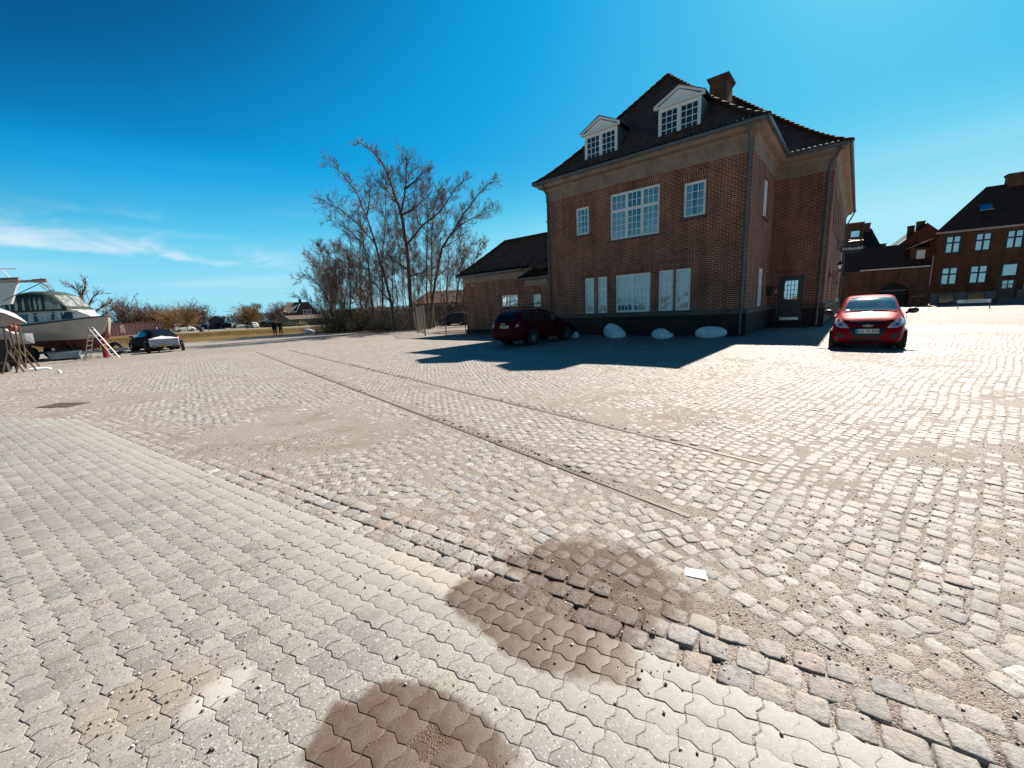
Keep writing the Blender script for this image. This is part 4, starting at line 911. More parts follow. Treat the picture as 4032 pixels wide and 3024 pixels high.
# ---------------------------------------------------------------- low wing on the left
LW = empty('low_brick_wing', (BO[0], BO[1], 0), BR); tag(LW, 'low single-storey brick wing with hipped tile roof left of the main house', 'building')
y1_, y0_ = 1.0, .5
xl, xs = -18.34, -12.2
mb = MB()
wall_seg(mb, (xl, 4.7), (xl, y1_), -.05, 3.62); wall_seg(mb, (xl, y1_), (xs, y1_), -.05, 3.62, [(3.52, 5.0, 1.80, 2.54)])
wall_seg(mb, (xs, y1_), (xs, y0_), -.05, 2.98); wall_seg(mb, (xs, y0_), (-10.1, y0_), -.05, 2.98, [(.48, 1.08, 1.70, 2.43)])
wall_seg(mb, (xs, y1_), (-10.1, y1_), 2.9, 3.62)
mb.build('wall', [m_brick, m_dark], LW, fixn=False)
mb = MB(); sweep(mb, [(0, -.1), (.05, -.1), (.05, .28), (0, .30)], [(xl, 4.7), (xl, y1_), (xs, y1_), (xs, y0_), (-10.11, y0_)]); mb.build('plinth', m_granite, LW)
mb = MB(); sweep(mb, [(0, 3.60), (.05, 3.60), (.05, 3.95), (.10, 3.98), (.30, 4.0), (.30, 4.06), (0, 4.07)], [(xl, 4.7), (xl, y1_), (-10.11, y1_)]); sweep(mb, [(0, 2.96), (.05, 2.96), (.05, 3.30), (.10, 3.33), (.24, 3.35), (.24, 3.40), (0, 3.41)], [(xs, y1_-.06), (xs, y0_), (-10.11, y0_)]); mb.build('cornice', m_stone, LW)
mb = MB(); sweep(mb, [(.30, 4.05), (.31, 4.0), (.36, 3.985), (.42, 4.01), (.43, 4.10), (.42, 4.10), (.36, 4.02)], [(xl, 4.7), (xl, y1_), (-12.6, y1_)]); sweep(mb, [(.24, 3.40), (.25, 3.35), (.30, 3.335), (.36, 3.36), (.37, 3.45), (.36, 3.45), (.30, 3.37)], [(xs, y1_-.1), (xs, y0_), (-10.12, y0_)])
mb.tube([(-10.32, .2, 3.36), (-10.25, .1, 3.1), (-10.08, -.02, 2.95)], .045, 8); mb.build('gutter', m_zinc, LW)
mb = MB(); rl = []
for i in range(9):
    t = 2.25*(i/8)**1.1; rl.append((xl-.4+t*1.3, -10.1, y1_-.4+t, 5.1-t, 4.07+Froof(t, 1.12, .30)))
ringroof(mb, rl, sides=(0, 2, 3))
# small bay roof
rs = []
for i in range(6):
    t = 1.55*(i/5); rs.append((xs-.34+t, -10.1, y0_-.34+t*.62, 3.0, 3.42+Froof(t, .74, .18)))
ringroof(mb, rs, sides=(0, 3))
rfo = mb.build('roof', m_tile, LW, fixn=False)
for ln in ([(r_[0], r_[2], r_[4]+.03) for r_ in rl], [(rl[-1][0], rl[-1][2], rl[-1][4]+.03), (-10.15, rl[-1][2], rl[-1][4]+.03)], [(r_[0], r_[2], r_[4]+.03) for r_ in rs]):
    mb = MB(); ridge_line(mb, ln); mb.build('ridge_tiles', m_ridge, rfo, smooth=True)
mb = MB()
for i in range(30): mb.tube([(xl-.3+i*.2208, y1_-.38, 4.12), (xl-.3+i*.2208, y1_-.18, 4.24)], .07, 6)
for k in range(5):
    for i in range(8-k): mb.tube([(xs-.1+k*.2+i*.2208, y0_-.32+k*.19, 3.47+k*.19), (xs-.1+k*.2+i*.2208, y0_-.15+k*.19, 3.62+k*.19)], .07, 6)
mb.build('eave_tiles', MATS['eave_clay'], rfo, smooth=True)
window(LW, xl+3.52, y1_, 1.80, 1.48, .74, 0, 4, mulls=(.74,), rows_bot=2, curtain=2); window(LW, xs+.48, y0_, 1.70, .60, .73, 0, 2, rows_bot=2, curtain=0)
lintel(LW, xl+3.40, xl+5.12, 2.54, .40, y1_, flare=.05); lintel(LW, xs+.40, xs+1.16, 2.43, .40, y0_, flare=.04)
mb = MB(); mb.lathe([(0, 0), (.06, 0), (.07, .05), (.05, .10), (0, .12)], 12, Matrix.Translation((xl+.9, y1_-.02, 3.40)) @ Matrix.Rotation(R(90), 4, 'X')); mb.build('wall_light', m_white, LW)
# aerial / flagpole beside the main roof
mb = MB(); mb.tube([(-11.2, 3.5, 5.3), (-11.2, 3.5, 8.1)], .03, 8); o = mb.build('flagpole', m_zinc, None); o.matrix_world = LW.matrix_basis.copy()
o.location = (BO[0], BO[1], 0); o.rotation_euler = (0, 0, BR); tag(o, 'thin blue grey pole rising behind the low wing roof', 'pole')

# ================================================================ FENCE, ROCKS
m_gal = simple('galvanised_steel', (.22, .20, .17), .5, .5, .2, 4)
FP = [(-22.3, 53.0), (-18.2, 47.6), (-14.6, 42.9), (-11.1, 38.3), (-7.69, 33.89), (-6.14, 29.35), (-4.42, 28.07), (-2.92, 27.0)]
fn = empty('chain_link_fence', (FP[-1][0], FP[-1][1], 0)); tag(fn, 'chain-link fence with steel posts between the bare trees and the low wing', 'fence')
o0 = Vector((FP[-1][0], FP[-1][1], 0))
for i, p in enumerate(FP):
    mb = MB(); g = i in (4, 5); r_ = .055 if g else .03; mb.tube([Vector((p[0], p[1], -.1))-o0, Vector((p[0], p[1], 2.2))-o0], r_, 8); mb.build('gate_post' if g else 'post', simple('grey_gate_post', (.36, .30, .24), .7) if g else m_gal, fn)
for i, (a, b) in enumerate(zip(FP, FP[1:])):
    A = Vector((*a, 0))-o0; B = Vector((*b, 0))-o0; Z = Vector((0, 0, 1)); mb = MB()
    mb.tube([A+Z*2.12, B+Z*2.12], .02, 6); mb.tube([A+Z*.08, B+Z*.08], .008, 4)
    mb.build('rail', m_gal, fn)
    Ln = (B-A).length; n = int(Ln/.11); sg_ = []; mb = MB()
    for k in range(-19, n):
        for s_ in (0, 1):
            x0_, x1_ = k*.11, k*.11+2.0; z0_, z1_ = (.1, 2.1) if s_ == 0 else (2.1, .1)
            if x0_ < 0: z0_ = z0_+(z1_-z0_)*(-x0_)/2.0; x0_ = 0
            if x1_ > Ln: z1_ = z0_+(z1_-z0_)*(Ln-x0_)/(x1_-x0_); x1_ = Ln
            if x1_-x0_ < .05: continue
            d = (B-A).normalized(); mb.tube([A+d*x0_+Z*z0_, A+d*x1_+Z*z1_], .0035, 3, cap=False)
    mb.build('wire_mesh', m_gal, fn)
m_rock = simple('whitewashed_rock', (.72, .79, .82), .85, var=.2, scale=3.5, bump=1, bscale=7)
def rock(x, y, rz, outline, depth, label):
    n = len(outline); cx = sum(p[0] for p in outline)/n; cz = .42*max(p[1] for p in outline); vs = []; L_ = 7
    for k in range(L_):
        t = -1+2*k/(L_-1); s = math.sqrt(max(.0, 1-abs(t)**2.6))*.96+.04
        for px_, pz_ in outline:
            q = (cx+(px_-cx)*s, t*depth/2*(1+.1*math.sin(px_*5)), max(-.03, (cz+(pz_-cz)*s)) if pz_ > .02 else -.03)
            vs.append(tuple(c+random.uniform(-.028, .028) for c in q))
    fs = [(k*n+i, k*n+(i+1) % n, (k+1)*n+(i+1) % n, (k+1)*n+i) for k in range(L_-1) for i in range(n)]+[tuple(range(n)), tuple((L_-1)*n+i for i in range(n))]
    mb = MB(); mb.add(vs, fs); o = mb.build('boulder', m_rock, loc=(x, y, 0), rot=(0, 0, rz)); md = o.modifiers.new('s', 'SUBSURF'); md.levels = md.render_levels = 1
    for p in o.data.polygons: p.use_smooth = (random.random() < .6)
    tag(o, label, 'boulder', 'white boulders marking the yard edge')
rr0 = BR
rock(5.06, 19.30, rr0, [(-.52, 0), (-.60, .35), (-.48, .54), (-.34, .74), (-.05, .70), (.25, .54), (.46, .36), (.56, .16), (.60, 0)], .7, 'tall pointed white boulder between the maroon car and the other boulders')
rock(6.83, 17.90, rr0, [(-.50, 0), (-.49, .20), (-.42, .38), (-.12, .46), (.12, .42), (.22, .26), (.48, .25), (.50, 0)], .6, 'low stepped white boulder below the right-hand paired windows')
rock(8.66, 17.22, rr0, [(-.58, 0), (-.66, .16), (-.60, .36), (-.38, .47), (-.05, .50), (.35, .46), (.58, .34), (.64, .15), (.50, 0)], .6, 'long rounded white boulder beside the corner downpipe')
rock(3.45, 20.90, rr0, [(-.17, 0), (-.16, .16), (-.04, .36), (.08, .30), (.17, .12), (.18, 0)], .3, 'small white boulder just ahead of the maroon car')
rock(-23.9, 48.2, R(5), [(-.55, 0), (-.56, .40), (-.30, .50), (.30, .48), (.62, .18), (.64, 0)], .7, 'white boulder beside the grass left of the bare trees')

# ================================================================ TREES
TR_LIMBS = {
'a': (.17, [[(-11.6,41.4,-.1),(-11.8,41.3,2.8),(-12.1,41.3,4.8),(-12.7,41.1,8.5),(-13.2,40.9,11.1),(-14.0,40.7,13.5),(-14.9,40.3,15.0),(-16.2,39.8,15.9)],[(-12.7,41.1,8.5),(-13.9,40.7,10.2),(-15.1,40.3,11.4),(-16.1,39.9,12.0),(-16.9,39.6,12.5)],[(-13.2,40.9,11.1),(-12.8,41.1,12.6),(-12.6,41.1,14.4)],[(-11.8,41.3,2.8),(-13.1,41.0,4.8),(-14.6,40.4,5.5)]], 'bare tree whose long crown leans far to the left'),
'b': (.24, [[(-9.7,40.9,-.1),(-9.7,40.9,4.0),(-9.6,40.9,8.3),(-9.8,40.8,11.0),(-10.0,40.8,12.0),(-10.6,40.6,14.3),(-11.1,40.5,15.9),(-12.0,40.3,17.0),(-13.0,39.9,17.5)],[(-9.6,40.9,8.3),(-8.0,41.2,10.1),(-5.9,41.6,11.7),(-4.5,41.8,13.7),(-3.3,41.9,14.6)],[(-9.8,40.8,11.0),(-8.6,41.1,11.7),(-7.8,41.3,12.4),(-7.6,41.3,13.9)],[(-9.8,40.8,11.2),(-9.3,41.0,13.3),(-8.9,41.0,15.9),(-9.3,40.9,16.3)],[(-9.4,40.9,13.3),(-8.1,41.2,14.3),(-7.6,41.3,15.0),(-6.7,41.5,15.4)],[(-10.0,40.8,12.0),(-10.8,40.6,13.1),(-11.5,40.4,14.3)],[(-9.7,40.9,5.9),(-10.7,40.6,6.6),(-11.8,40.3,7.1)],[(-9.6,40.9,5.3),(-8.4,41.2,5.6),(-7.3,41.4,6.4)]], 'tallest bare tree with the thickest straight trunk beside the gate post'),
'c': (.12, [[(-9.0,45.1,-.1),(-8.9,45.1,4.2),(-8.6,45.2,7.6),(-8.2,45.3,11.6),(-7.8,45.3,15.9)],[(-8.2,45.3,11.6),(-7.3,45.4,12.9),(-6.7,45.5,14.5)],[(-8.4,45.2,10.3),(-9.2,45.1,11.6),(-9.5,45.0,12.9)]], 'slim straight bare tree just right of the tallest one'),
'd': (.12, [[(-8.6,46.1,-.1),(-8.6,46.2,4.2),(-8.1,46.3,9.1),(-7.8,46.3,11.8),(-7.3,46.4,13.7),(-5.9,46.6,15.4)],[(-8.1,46.3,9.1),(-7.0,46.4,10.5),(-6.1,46.6,12.6)]], 'slim bare tree with a top bending to the right'),
'e': (.17, [[(-8.5,43.2,-.1),(-7.9,43.3,3.4),(-7.4,43.4,5.4),(-6.6,43.5,8.2),(-5.6,43.6,9.5),(-4.4,43.8,11.2),(-3.0,43.9,12.8),(-1.5,44.0,14.3),(-.7,44.0,14.5)],[(-5.5,43.7,9.6),(-4.3,43.8,10.6),(-3.1,43.9,11.2),(-1.8,44.0,11.7),(-.6,44.0,12.0)],[(-6.6,43.5,8.2),(-5.9,43.6,8.6),(-4.7,43.8,9.2),(-4.1,43.8,9.8)],[(-7.4,43.4,5.4),(-6.1,43.6,6.2),(-5.3,43.7,6.6)]], 'bare tree leaning right, its long limbs reaching towards the brick building'),
'f': (.17, [[(-15.7,47.5,-.1),(-15.8,47.4,3.9),(-15.7,47.5,6.8),(-16.0,47.4,9.6),(-16.1,47.3,12.4),(-16.2,47.3,13.8)],[(-16.0,47.4,9.6),(-17.2,46.9,11.1),(-18.5,46.5,12.1),(-19.4,46.1,12.3)],[(-15.7,47.5,6.8),(-17.5,46.8,7.5),(-18.9,46.3,8.2)]], 'bare tree standing left of the leaning one, branching to the left'),
'g': (.15, [[(-15.5,49.6,-.1),(-15.1,49.8,4.7),(-14.9,49.8,7.7),(-14.3,50.0,10.7),(-13.8,50.1,14.3),(-13.6,50.2,16.8)],[(-14.9,49.8,7.7),(-13.1,50.3,10.0),(-12.7,50.4,12.9)],[(-14.0,50.1,12.9),(-14.8,49.9,14.3),(-15.1,49.8,15.4)]], 'bare forked tree behind the left-leaning tree'),
'h': (.13, [[(-18.4,50.8,-.1),(-18.3,50.8,3.3),(-18.0,50.9,7.2),(-17.7,51.0,10.3),(-17.4,51.1,12.7)],[(-18.0,50.9,7.2),(-19.2,50.5,9.1),(-20.0,50.2,10.2)]], 'upright bare tree rising behind the low thicket on the left'),
'i': (.09, [[(-13.1,46.2,-.1),(-12.9,46.2,4.4),(-12.6,46.3,7.9),(-12.5,46.4,9.3)],[(-12.8,46.3,5.1),(-13.4,46.1,6.5),(-14.3,45.8,7.9)]], 'thin short bare tree between the two tallest trunks'),
'j': (.07, [[(-11.4,48.7,-.1),(-11.2,48.7,2.2),(-11.0,48.8,5.9),(-10.7,48.9,9.6),(-10.3,48.9,11.3)]], 'thin pole-like bare tree behind the thickest trunk'),
'k': (.09, [[(-19.8,45.9,-.1),(-20.0,45.8,3.3),(-20.8,45.5,5.4),(-21.7,45.0,6.4),(-22.7,44.5,5.8)],[(-20.0,45.8,3.3),(-20.3,45.7,5.4),(-21.0,45.4,7.5),(-21.6,45.1,8.5)],[(-19.9,45.9,1.9),(-19.6,46.0,5.4),(-19.9,45.9,7.5),(-20.1,45.8,9.6)],[(-19.8,45.9,1.1),(-19.2,46.2,5.4),(-19.0,46.2,8.2),(-19.1,46.2,9.7)],[(-19.9,45.9,1.0),(-21.2,45.4,3.2),(-22.6,44.8,4.0)]], 'bushy many-stemmed bare tree at the left end of the thicket'),
'l': (.10, [[(-19.7,48.1,-.1),(-19.6,48.2,3.3),(-19.4,48.2,6.3),(-19.3,48.3,8.5),(-18.9,48.5,10.1)],[(-19.6,48.2,2.6),(-18.8,48.5,4.8),(-18.3,48.7,7.8)],[(-19.6,48.2,4.8),(-20.6,47.8,6.3),(-21.3,47.4,8.5),(-21.4,47.4,10.2)]], 'dense bare tree behind the bushy many-stemmed one'),
'l2': (.10, [[(-18.1,45.5,-.1),(-17.6,45.7,3.2),(-17.4,45.8,6.0),(-17.3,45.8,8.1),(-16.9,46.0,9.5)],[(-17.6,45.7,3.2),(-16.7,46.1,5.3),(-16.5,46.1,7.4)],[(-17.9,45.6,2),(-18.7,45.2,4.2),(-18.9,45.1,6.6)]], 'reddish twiggy tree in the thicket with a fork near the ground'),
'm': (.12, [[(-8.8,57.3,-.1),(-8.5,57.4,4.7),(-7.9,57.5,9.1),(-7.9,57.5,11.7)],[(-8.5,57.4,4.7),(-7.2,57.6,7.3),(-6.3,57.7,9.9)]], 'farther bare tree seen right of the gate, forking low'),
'n': (.13, [[(-7.7,57.5,-.1),(-7.0,57.6,4.7),(-6.2,57.7,8.2),(-6.2,57.7,11.6),(-6.3,57.7,14.2)],[(-6.2,57.7,8.2),(-4.6,57.8,10.7),(-2.8,57.9,11.0)]], 'farther bare tree with a tall straight top behind the right limbs'),
'o': (.12, [[(-6.8,59.6,-.1),(-6.3,59.7,4.7),(-5.2,59.8,7.4),(-4.1,59.9,9.6),(-3.1,59.9,11.0)],[(-6.3,59.7,4.7),(-6.5,59.6,7.5),(-5.8,59.7,10.2)],[(-6.5,59.7,2.5),(-5.0,59.8,5.2),(-3.4,60,8)]], 'farther bare tree closest to the low wing roof'),
}
m_bark = simple('bark', (.115, .080, .060), .9, var=.35, scale=3, bump=.8, bscale=12)
m_twig = simple('twigs', (.22, .135, .11), .85, var=.3, scale=1.5)
m_twig2 = simple('red_twigs', (.30, .165, .12), .85, var=.3, scale=1.5)
def segmesh(name, S, mat, parent, n=3):
    S = np.array(S, np.float64); A, B, ra, rb_ = S[:, :3], S[:, 3:6], S[:, 6], S[:, 7]
    d = B-A; d /= np.maximum(np.linalg.norm(d, axis=1), 1e-6)[:, None]
    ref = np.where(np.abs(d[:, 2:3]) < .9, np.array([[0, 0, 1.]]), np.array([[1., 0, 0]])); a = np.cross(d, ref); a /= np.linalg.norm(a, axis=1)[:, None]; b = np.cross(d, a)
    V = []
    for P, r_ in ((A, ra), (B, rb_)):
        for k in range(n):
            t = 2*math.pi*k/n; V.append(P+(a*math.cos(t)+b*math.sin(t))*r_[:, None])
    V = np.stack(V, 1); K = len(S); q = np.array([[k, (k+1) % n, n+(k+1) % n, n+k] for k in range(n)])
    F = (q[None]+(np.arange(K)*2*n)[:, None, None]).reshape(-1, 4)
    return np_mesh(name, V.reshape(-1, 3), quads=F, mats=[mat], smooth=True, parent=parent)
def rnd_unit():
    v = Vector((random.gauss(0, 1), random.gauss(0, 1), random.gauss(0, 1))); return v.normalized()
def grow(S, p, d, L_, r, depth, up=.10, minr=.008, spread=.62):
    nseg = 4 if depth > 0 else 3; pts = [p.copy()]; q = p.copy(); dd = d.copy()
    for i in range(nseg):
        dd = (dd+rnd_unit()*.11+Vector((0, 0, up))).normalized(); q2 = q+dd*(L_/nseg)
        r0_, r1_ = r*(1-.75*i/nseg), r*(1-.75*(i+1)/nseg); S.append((*q, *q2, max(r0_, minr), max(r1_, minr))); q = q2; pts.append(q.copy())
    if depth <= 0: return
    n = {1: 5, 2: 6, 3: 6}[depth]
    for i in range(n):
        t = random.uniform(.2, 1.0)*nseg; k = min(int(t), nseg-1); pp = pts[k].lerp(pts[k+1], t-k); ax = (pts[k+1]-pts[k]).normalized()
        side = rnd_unit(); side = (side-ax*side.dot(ax)).normalized()
        grow(S, pp, (ax*.75+side*spread).normalized(), L_*random.uniform(.35, .6), max(r*.5, minr), depth-1, up, minr, spread)
def big_tree(key, r0_, limbs, label, dens=1.0, twigmat=None):
    base = Vector(limbs[0][0]); root = empty('bare_tree', (base.x, base.y, 0)); tag(root, label, 'tree', 'bare trees in the row behind the fence')
    o = Vector((base.x, base.y, 0)); trunk = MB(); S = []
    for li, lb in enumerate(limbs):
        P = [Vector(p)-o for p in lb]
        # depth scatter for side limbs so that the crown is round, not flat
        if li > 0:
            off = random.uniform(-.22, .22); vd = Vector((-.25, .97, 0)); P = [p+vd*off*(p-P[0]).length for p in P]
        else:
            vd = Vector((-.25, .97, 0)); ph = random.uniform(-.06, .06); P = [p+vd*ph*max(0, p.z) for p in P]
        Q = []
        for i in range(len(P)-1):
            for s_ in range(3): Q.append(P[i].lerp(P[i+1], s_/3)+rnd_unit()*.05*(s_ > 0))
        Q.append(P[-1]); m = len(Q); ra_ = r0_ if li == 0 else r0_*.45
        rs = [max(.018, ra_*(1-.9*(i/(m-1))**.85)) for i in range(m)]
        if li == 0: rs[0] *= 1.5; rs[1] *= 1.12
        trunk.tube(Q, rs, 8, cap=False)
        tot = sum((b-a).length for a, b in zip(Q, Q[1:])); acc = 0
        for i in range(m-1):
            sl_ = (Q[i+1]-Q[i]).length; acc += sl_; fr = acc/tot
            if li == 0 and fr < .22: continue
            cnt = dens*sl_*(5.0 if li == 0 else 6.4)*(.65+.7*fr); k = int(cnt)+(random.random() < cnt % 1)
            for _ in range(k):
                ax = (Q[i+1]-Q[i]).normalized(); side = rnd_unit(); side = (side-ax*side.dot(ax)).normalized(); pp = Q[i].lerp(Q[i+1], random.random())
                Lb = random.uniform(.9, 2.7)*(1.15-.78*fr); grow(S, pp, (ax*random.uniform(.7, 1.5)+side+Vector((0, 0, .15))).normalized(), Lb, .022*(1.3-.5*fr), 2 if random.random() < .75 else 1, .07, .0078)
    trunk.build('trunk', m_bark, root, smooth=True)
    segmesh('crown', S, twigmat or m_twig, root)
for k, (r_, lb, lab) in TR_LIMBS.items():
    big_tree(k, r_, lb, lab, dens={'k': 1.0, 'l': .9, 'l2': .9, 'm': 1.1, 'n': 1.1, 'o': 1.5}.get(k, 1.0), twigmat=m_twig2 if k in ('l2', 'k') else None)
for i in range(16):   # slim saplings between the bigger trees
    t_ = (i+random.uniform(.1, .9))/16; x_ = -22.0+14.5*t_; y_ = 48.5-5.5*t_+random.uniform(-.5, 5); hh_ = random.uniform(5.5, 9.5) if t_ < .4 else random.uniform(7, 12.5); lx = random.uniform(-.10, .06)*hh_
    P_ = [(x_+lx*(k_/5)**1.4+random.uniform(-.08, .08), y_, hh_*k_/5-.05) for k_ in range(6)]; L2_ = [P_]
    for _ in range(3 if t_ < .4 else 1): k_ = random.randint(0, 3); q_ = P_[k_]; dx_ = random.uniform(-2.2, 1.2); L2_.append([q_, (q_[0]+dx_*.4, q_[1], q_[2]+hh_*.2), (q_[0]+dx_, q_[1]+random.uniform(-.5, .5), q_[2]+hh_*.45)])
    big_tree('s', .055, L2_, 'thin bare sapling among the larger trees behind the fence', dens=.6 if t_ < .4 else .55, twigmat=m_twig2 if t_ < .45 else m_twig)
# undergrowth along the row
S = []
for _ in range(1500):
    t = random.random(); c = Vector((-21.5, 47.5, 0)).lerp(Vector((-9.0, 41.0, 0)), t) if random.random() < .75 else Vector((-12, 52, 0)).lerp(Vector((-5, 56, 0)), t)
    p = c+Vector((random.gauss(0, 1.0), random.gauss(0, 1.4), 0)); h = random.uniform(.5, 2.3)*(1.25 if t < .4 else .8)
    grow(S, p, (Vector((0, 0, 1))+rnd_unit()*.45).normalized(), h, .014, 1, .05, .007)
tag(segmesh('undergrowth', S, simple('brown_stems', (.16, .115, .062), .9, var=.35, scale=1), None), 'brown tangled undergrowth around the feet of the bare trees', 'undergrowth', kind='stuff')
def leafcloud(name, C, size, mat, parent=None, flat=False):
    C = np.array(C); n = len(C); a = RNG.normal(0, 1, (n, 3)); a /= np.linalg.norm(a, axis=1)[:, None]; b = np.cross(a, RNG.normal(0, 1, (n, 3))); b /= np.linalg.norm(b, axis=1)[:, None]
    s = size*RNG.uniform(.5, 1.3, (n, 1)); V = np.stack([C-a*s, C+b*s*.6, C+a*s, C-b*s*.6], 1).reshape(-1, 3)
    return np_mesh(name, V, quads=np.arange(4*n).reshape(-1, 4), mats=[mat], parent=parent)
C = []
for _ in range(9000):
    t = random.random(); c = Vector((-21.3, 47.3, 0)).lerp(Vector((-9.2, 41.2, 0)), t); hh = (1.9 if t < .35 else .9)*(.4+.8*random.random())
    C.append((c.x+random.gauss(0, .8), c.y+random.gauss(0, 1.0), abs(random.gauss(0, .55))*hh))
tag(leafcloud('ivy_leaves', C, .07, simple('ivy', (.055, .06, .018), .7, var=.5, scale=1.2)), 'dull green ivy and brambles under the bare trees', 'ivy', kind='stuff')

m_tan = simple('willow_twigs', (.30, .17, .065), .85, var=.25, scale=.6); m_grey = simple('grey_twigs', (.20, .145, .115), .9, var=.25, scale=.6); m_pine = simple('pine_needles', (.030, .038, .020), .9, var=.5, scale=.5)
m_redb = simple('russet_twigs', (.17, .075, .045), .9, var=.3, scale=.6)
def far_tree(name, x, y, h, w, th, mat, label, cat='tree', n=60, group=None, minr=.022, up=.12, flat=1.0):
    root = empty(name, (x, y, 0)); tag(root, label, cat, group); mb = MB(); mb.tube([(0, 0, -.1), (.05, .03, th*.6), (0, 0, th)], [w*.045, w*.035, w*.028], 7); mb.build('trunk', m_bark, root); S = []
    for i in range(n):
        a = random.uniform(0, 6.283); e = random.uniform(.0, 1.0); d = Vector((math.cos(a)*math.cos(e*1.45), math.sin(a)*math.cos(e*1.45), math.sin(e*1.45)*flat)).normalized()
        Lm = ((h-th)*math.sin(e*1.45)+(w/2)*math.cos(e*1.45))*random.uniform(.7, 1.0)
        p = Vector((0, 0, th*random.uniform(.75, 1.0))); grow(S, p, d, Lm, .035, 2 if n < 90 else 1, up*.4, minr, .6)
    segmesh('crown', S, mat, root); return root
G = 'distant trees beyond the car park'
far_tree('bare_tree', -103.1, 109.0, 6.9, 8, 1.2, m_grey, 'grey rounded bare tree rising just right of the cabin cruiser', group=G, n=60, minr=.03)
far_tree('willow_tree', -83.5, 99.5, 4.9, 5.6, 1.3, m_tan, 'tan fuzzy willow, the smaller of the pair beyond the parked cars', group=G, n=110)
far_tree('willow_tree', -74.7, 93.9, 5.9, 5.6, 1.6, m_tan, 'tan fuzzy willow with a clear trunk, the larger of the pair', group=G, n=120)
far_tree('bare_tree', -66.9, 104, 4.6, 5.0, 1.0, m_tan, 'low yellowish bare tree behind the middle of the parked cars', group=G, n=60)
far_tree('bare_tree', -88, 108, 4.4, 6.0, .8, m_redb, 'low russet bare tree between the container and the smaller willow', group=G, n=60)
far_tree('bare_tree', -73.7, 131, 5.6, 8, 1.2, m_grey, 'grey bare tree beside the dark gabled house', group=G, n=60, minr=.03)
far_tree('bare_tree', -99, 113, 5.6, 7, .8, m_redb, 'russet bare tree directly behind the maroon container', group=G, n=70, minr=.03)
far_tree('bare_tree', -90, 118, 5.2, 8, 1.0, m_grey, 'wide grey bare tree behind the blue parked car', group=G, n=60, minr=.03)
# oval tree with clumped crown
root = empty('oval_tree', (-95.6, 152.5, 0)); tag(root, 'tall oval tree with clumpy mauve grey crown above the parked cars', 'tree', G); mb = MB(); mb.tube([(0, 0, 0), (0, 0, 3)], [.35, .2], 7); mb.build('trunk', m_bark, root); C = []
for _ in range(60):
    a = random.uniform(0, 6.28); rr_q = random.uniform(.3, 1); cz = random.uniform(-1, 1); c = Vector((4.0*math.cos(a)*rr_q*math.sqrt(1-cz*cz*.8), 4.0*math.sin(a)*rr_q, 5.3+2.7*cz))
    for _ in range(110): C.append(tuple(c+Vector((random.gauss(0, .5), random.gauss(0, .5), random.gauss(0, .4)))))
leafcloud('crown', C, .13, simple('mauve_buds', (.17, .125, .115), .9, var=.4, scale=.8), root)
# dark pines
for (x, y, h, w, lab) in ((-105.6, 120.5, 6.4, 9.5, 'wide flat-topped dark pine behind the container'), (-108.8, 117.8, 5.8, 5, 'narrow dark evergreen left of the wide pine'), (-77, 122, 4.6, 6, 'small dark evergreen beside the dark barn')):
    root = empty('pine_tree', (x, y, 0)); tag(root, lab, 'tree', G); mb = MB(); mb.tube([(0, 0, 0), (.2, 0, h*.7)], [.25, .1], 7); mb.build('trunk', m_bark, root); C = []
    for _ in range(45):
        a = random.uniform(0, 6.28); q_ = random.random(); rr_q = w/2*math.sqrt(random.random()); c = Vector((rr_q*math.cos(a), rr_q*math.sin(a), h*(.45+.5*q_*(1-(rr_q/(w/2))**2*.6))))
        for _ in range(80): C.append(tuple(c+Vector((random.gauss(0, .45), random.gauss(0, .45), random.gauss(0, .16)))))
    leafcloud('crown', C, .16, m_pine, root)
# the bare tree above the cruiser
S = []; root = empty('bare_tree', (-43.0, 41.9, 0)); tag(root, 'knobbly bare tree rising behind the cabin cruiser canopy', 'tree'); mb = MB()
for lb in ([(-43,41.9,-.1),(-43.1,41.9,2.2),(-43.1,41.8,4.6),(-43.2,41.6,5.5),(-43.6,41.2,6.2)],[(-43.1,41.9,2.2),(-43.2,41.7,4.8),(-42.9,42.0,5.7),(-42.7,42.2,6.5)],[(-43.1,41.9,2.2),(-43.0,41.9,3.7),(-42.6,42.3,4.8),(-42.1,42.8,5.5)],[(-43.0,41.9,2.6),(-42.5,42.3,3.5),(-42.1,42.8,4.0),(-41.7,43.2,4.3)],[(-43.1,41.9,2.2),(-43.8,41.2,3.6),(-44.2,40.6,4.8),(-44.6,40.1,6.0)],[(-43.1,41.9,1.8),(-42.3,42.6,3.0),(-41.4,43.5,3.9)],[(-43.1,41.9,2.0),(-44.6,40.2,3.6),(-45.4,39.4,4.7)]):
    P = [Vector(p)-Vector((-43, 41.9, 0)) for p in lb]; mb.tube(P, [.13*(1-.8*i/(len(P)-1)) for i in range(len(P))], 7, cap=False)
    for i in range(1, len(P)-1):
        for _ in range(7): ax = (P[i+1]-P[i]).normalized(); grow(S, P[i].lerp(P[i+1], random.random()), (ax+rnd_unit()*.8).normalized(), random.uniform(.4, 1.0), .035, 1, .15, .014)
mb.build('trunk', m_bark, root, smooth=True); segmesh('crown', S, m_twig, root)
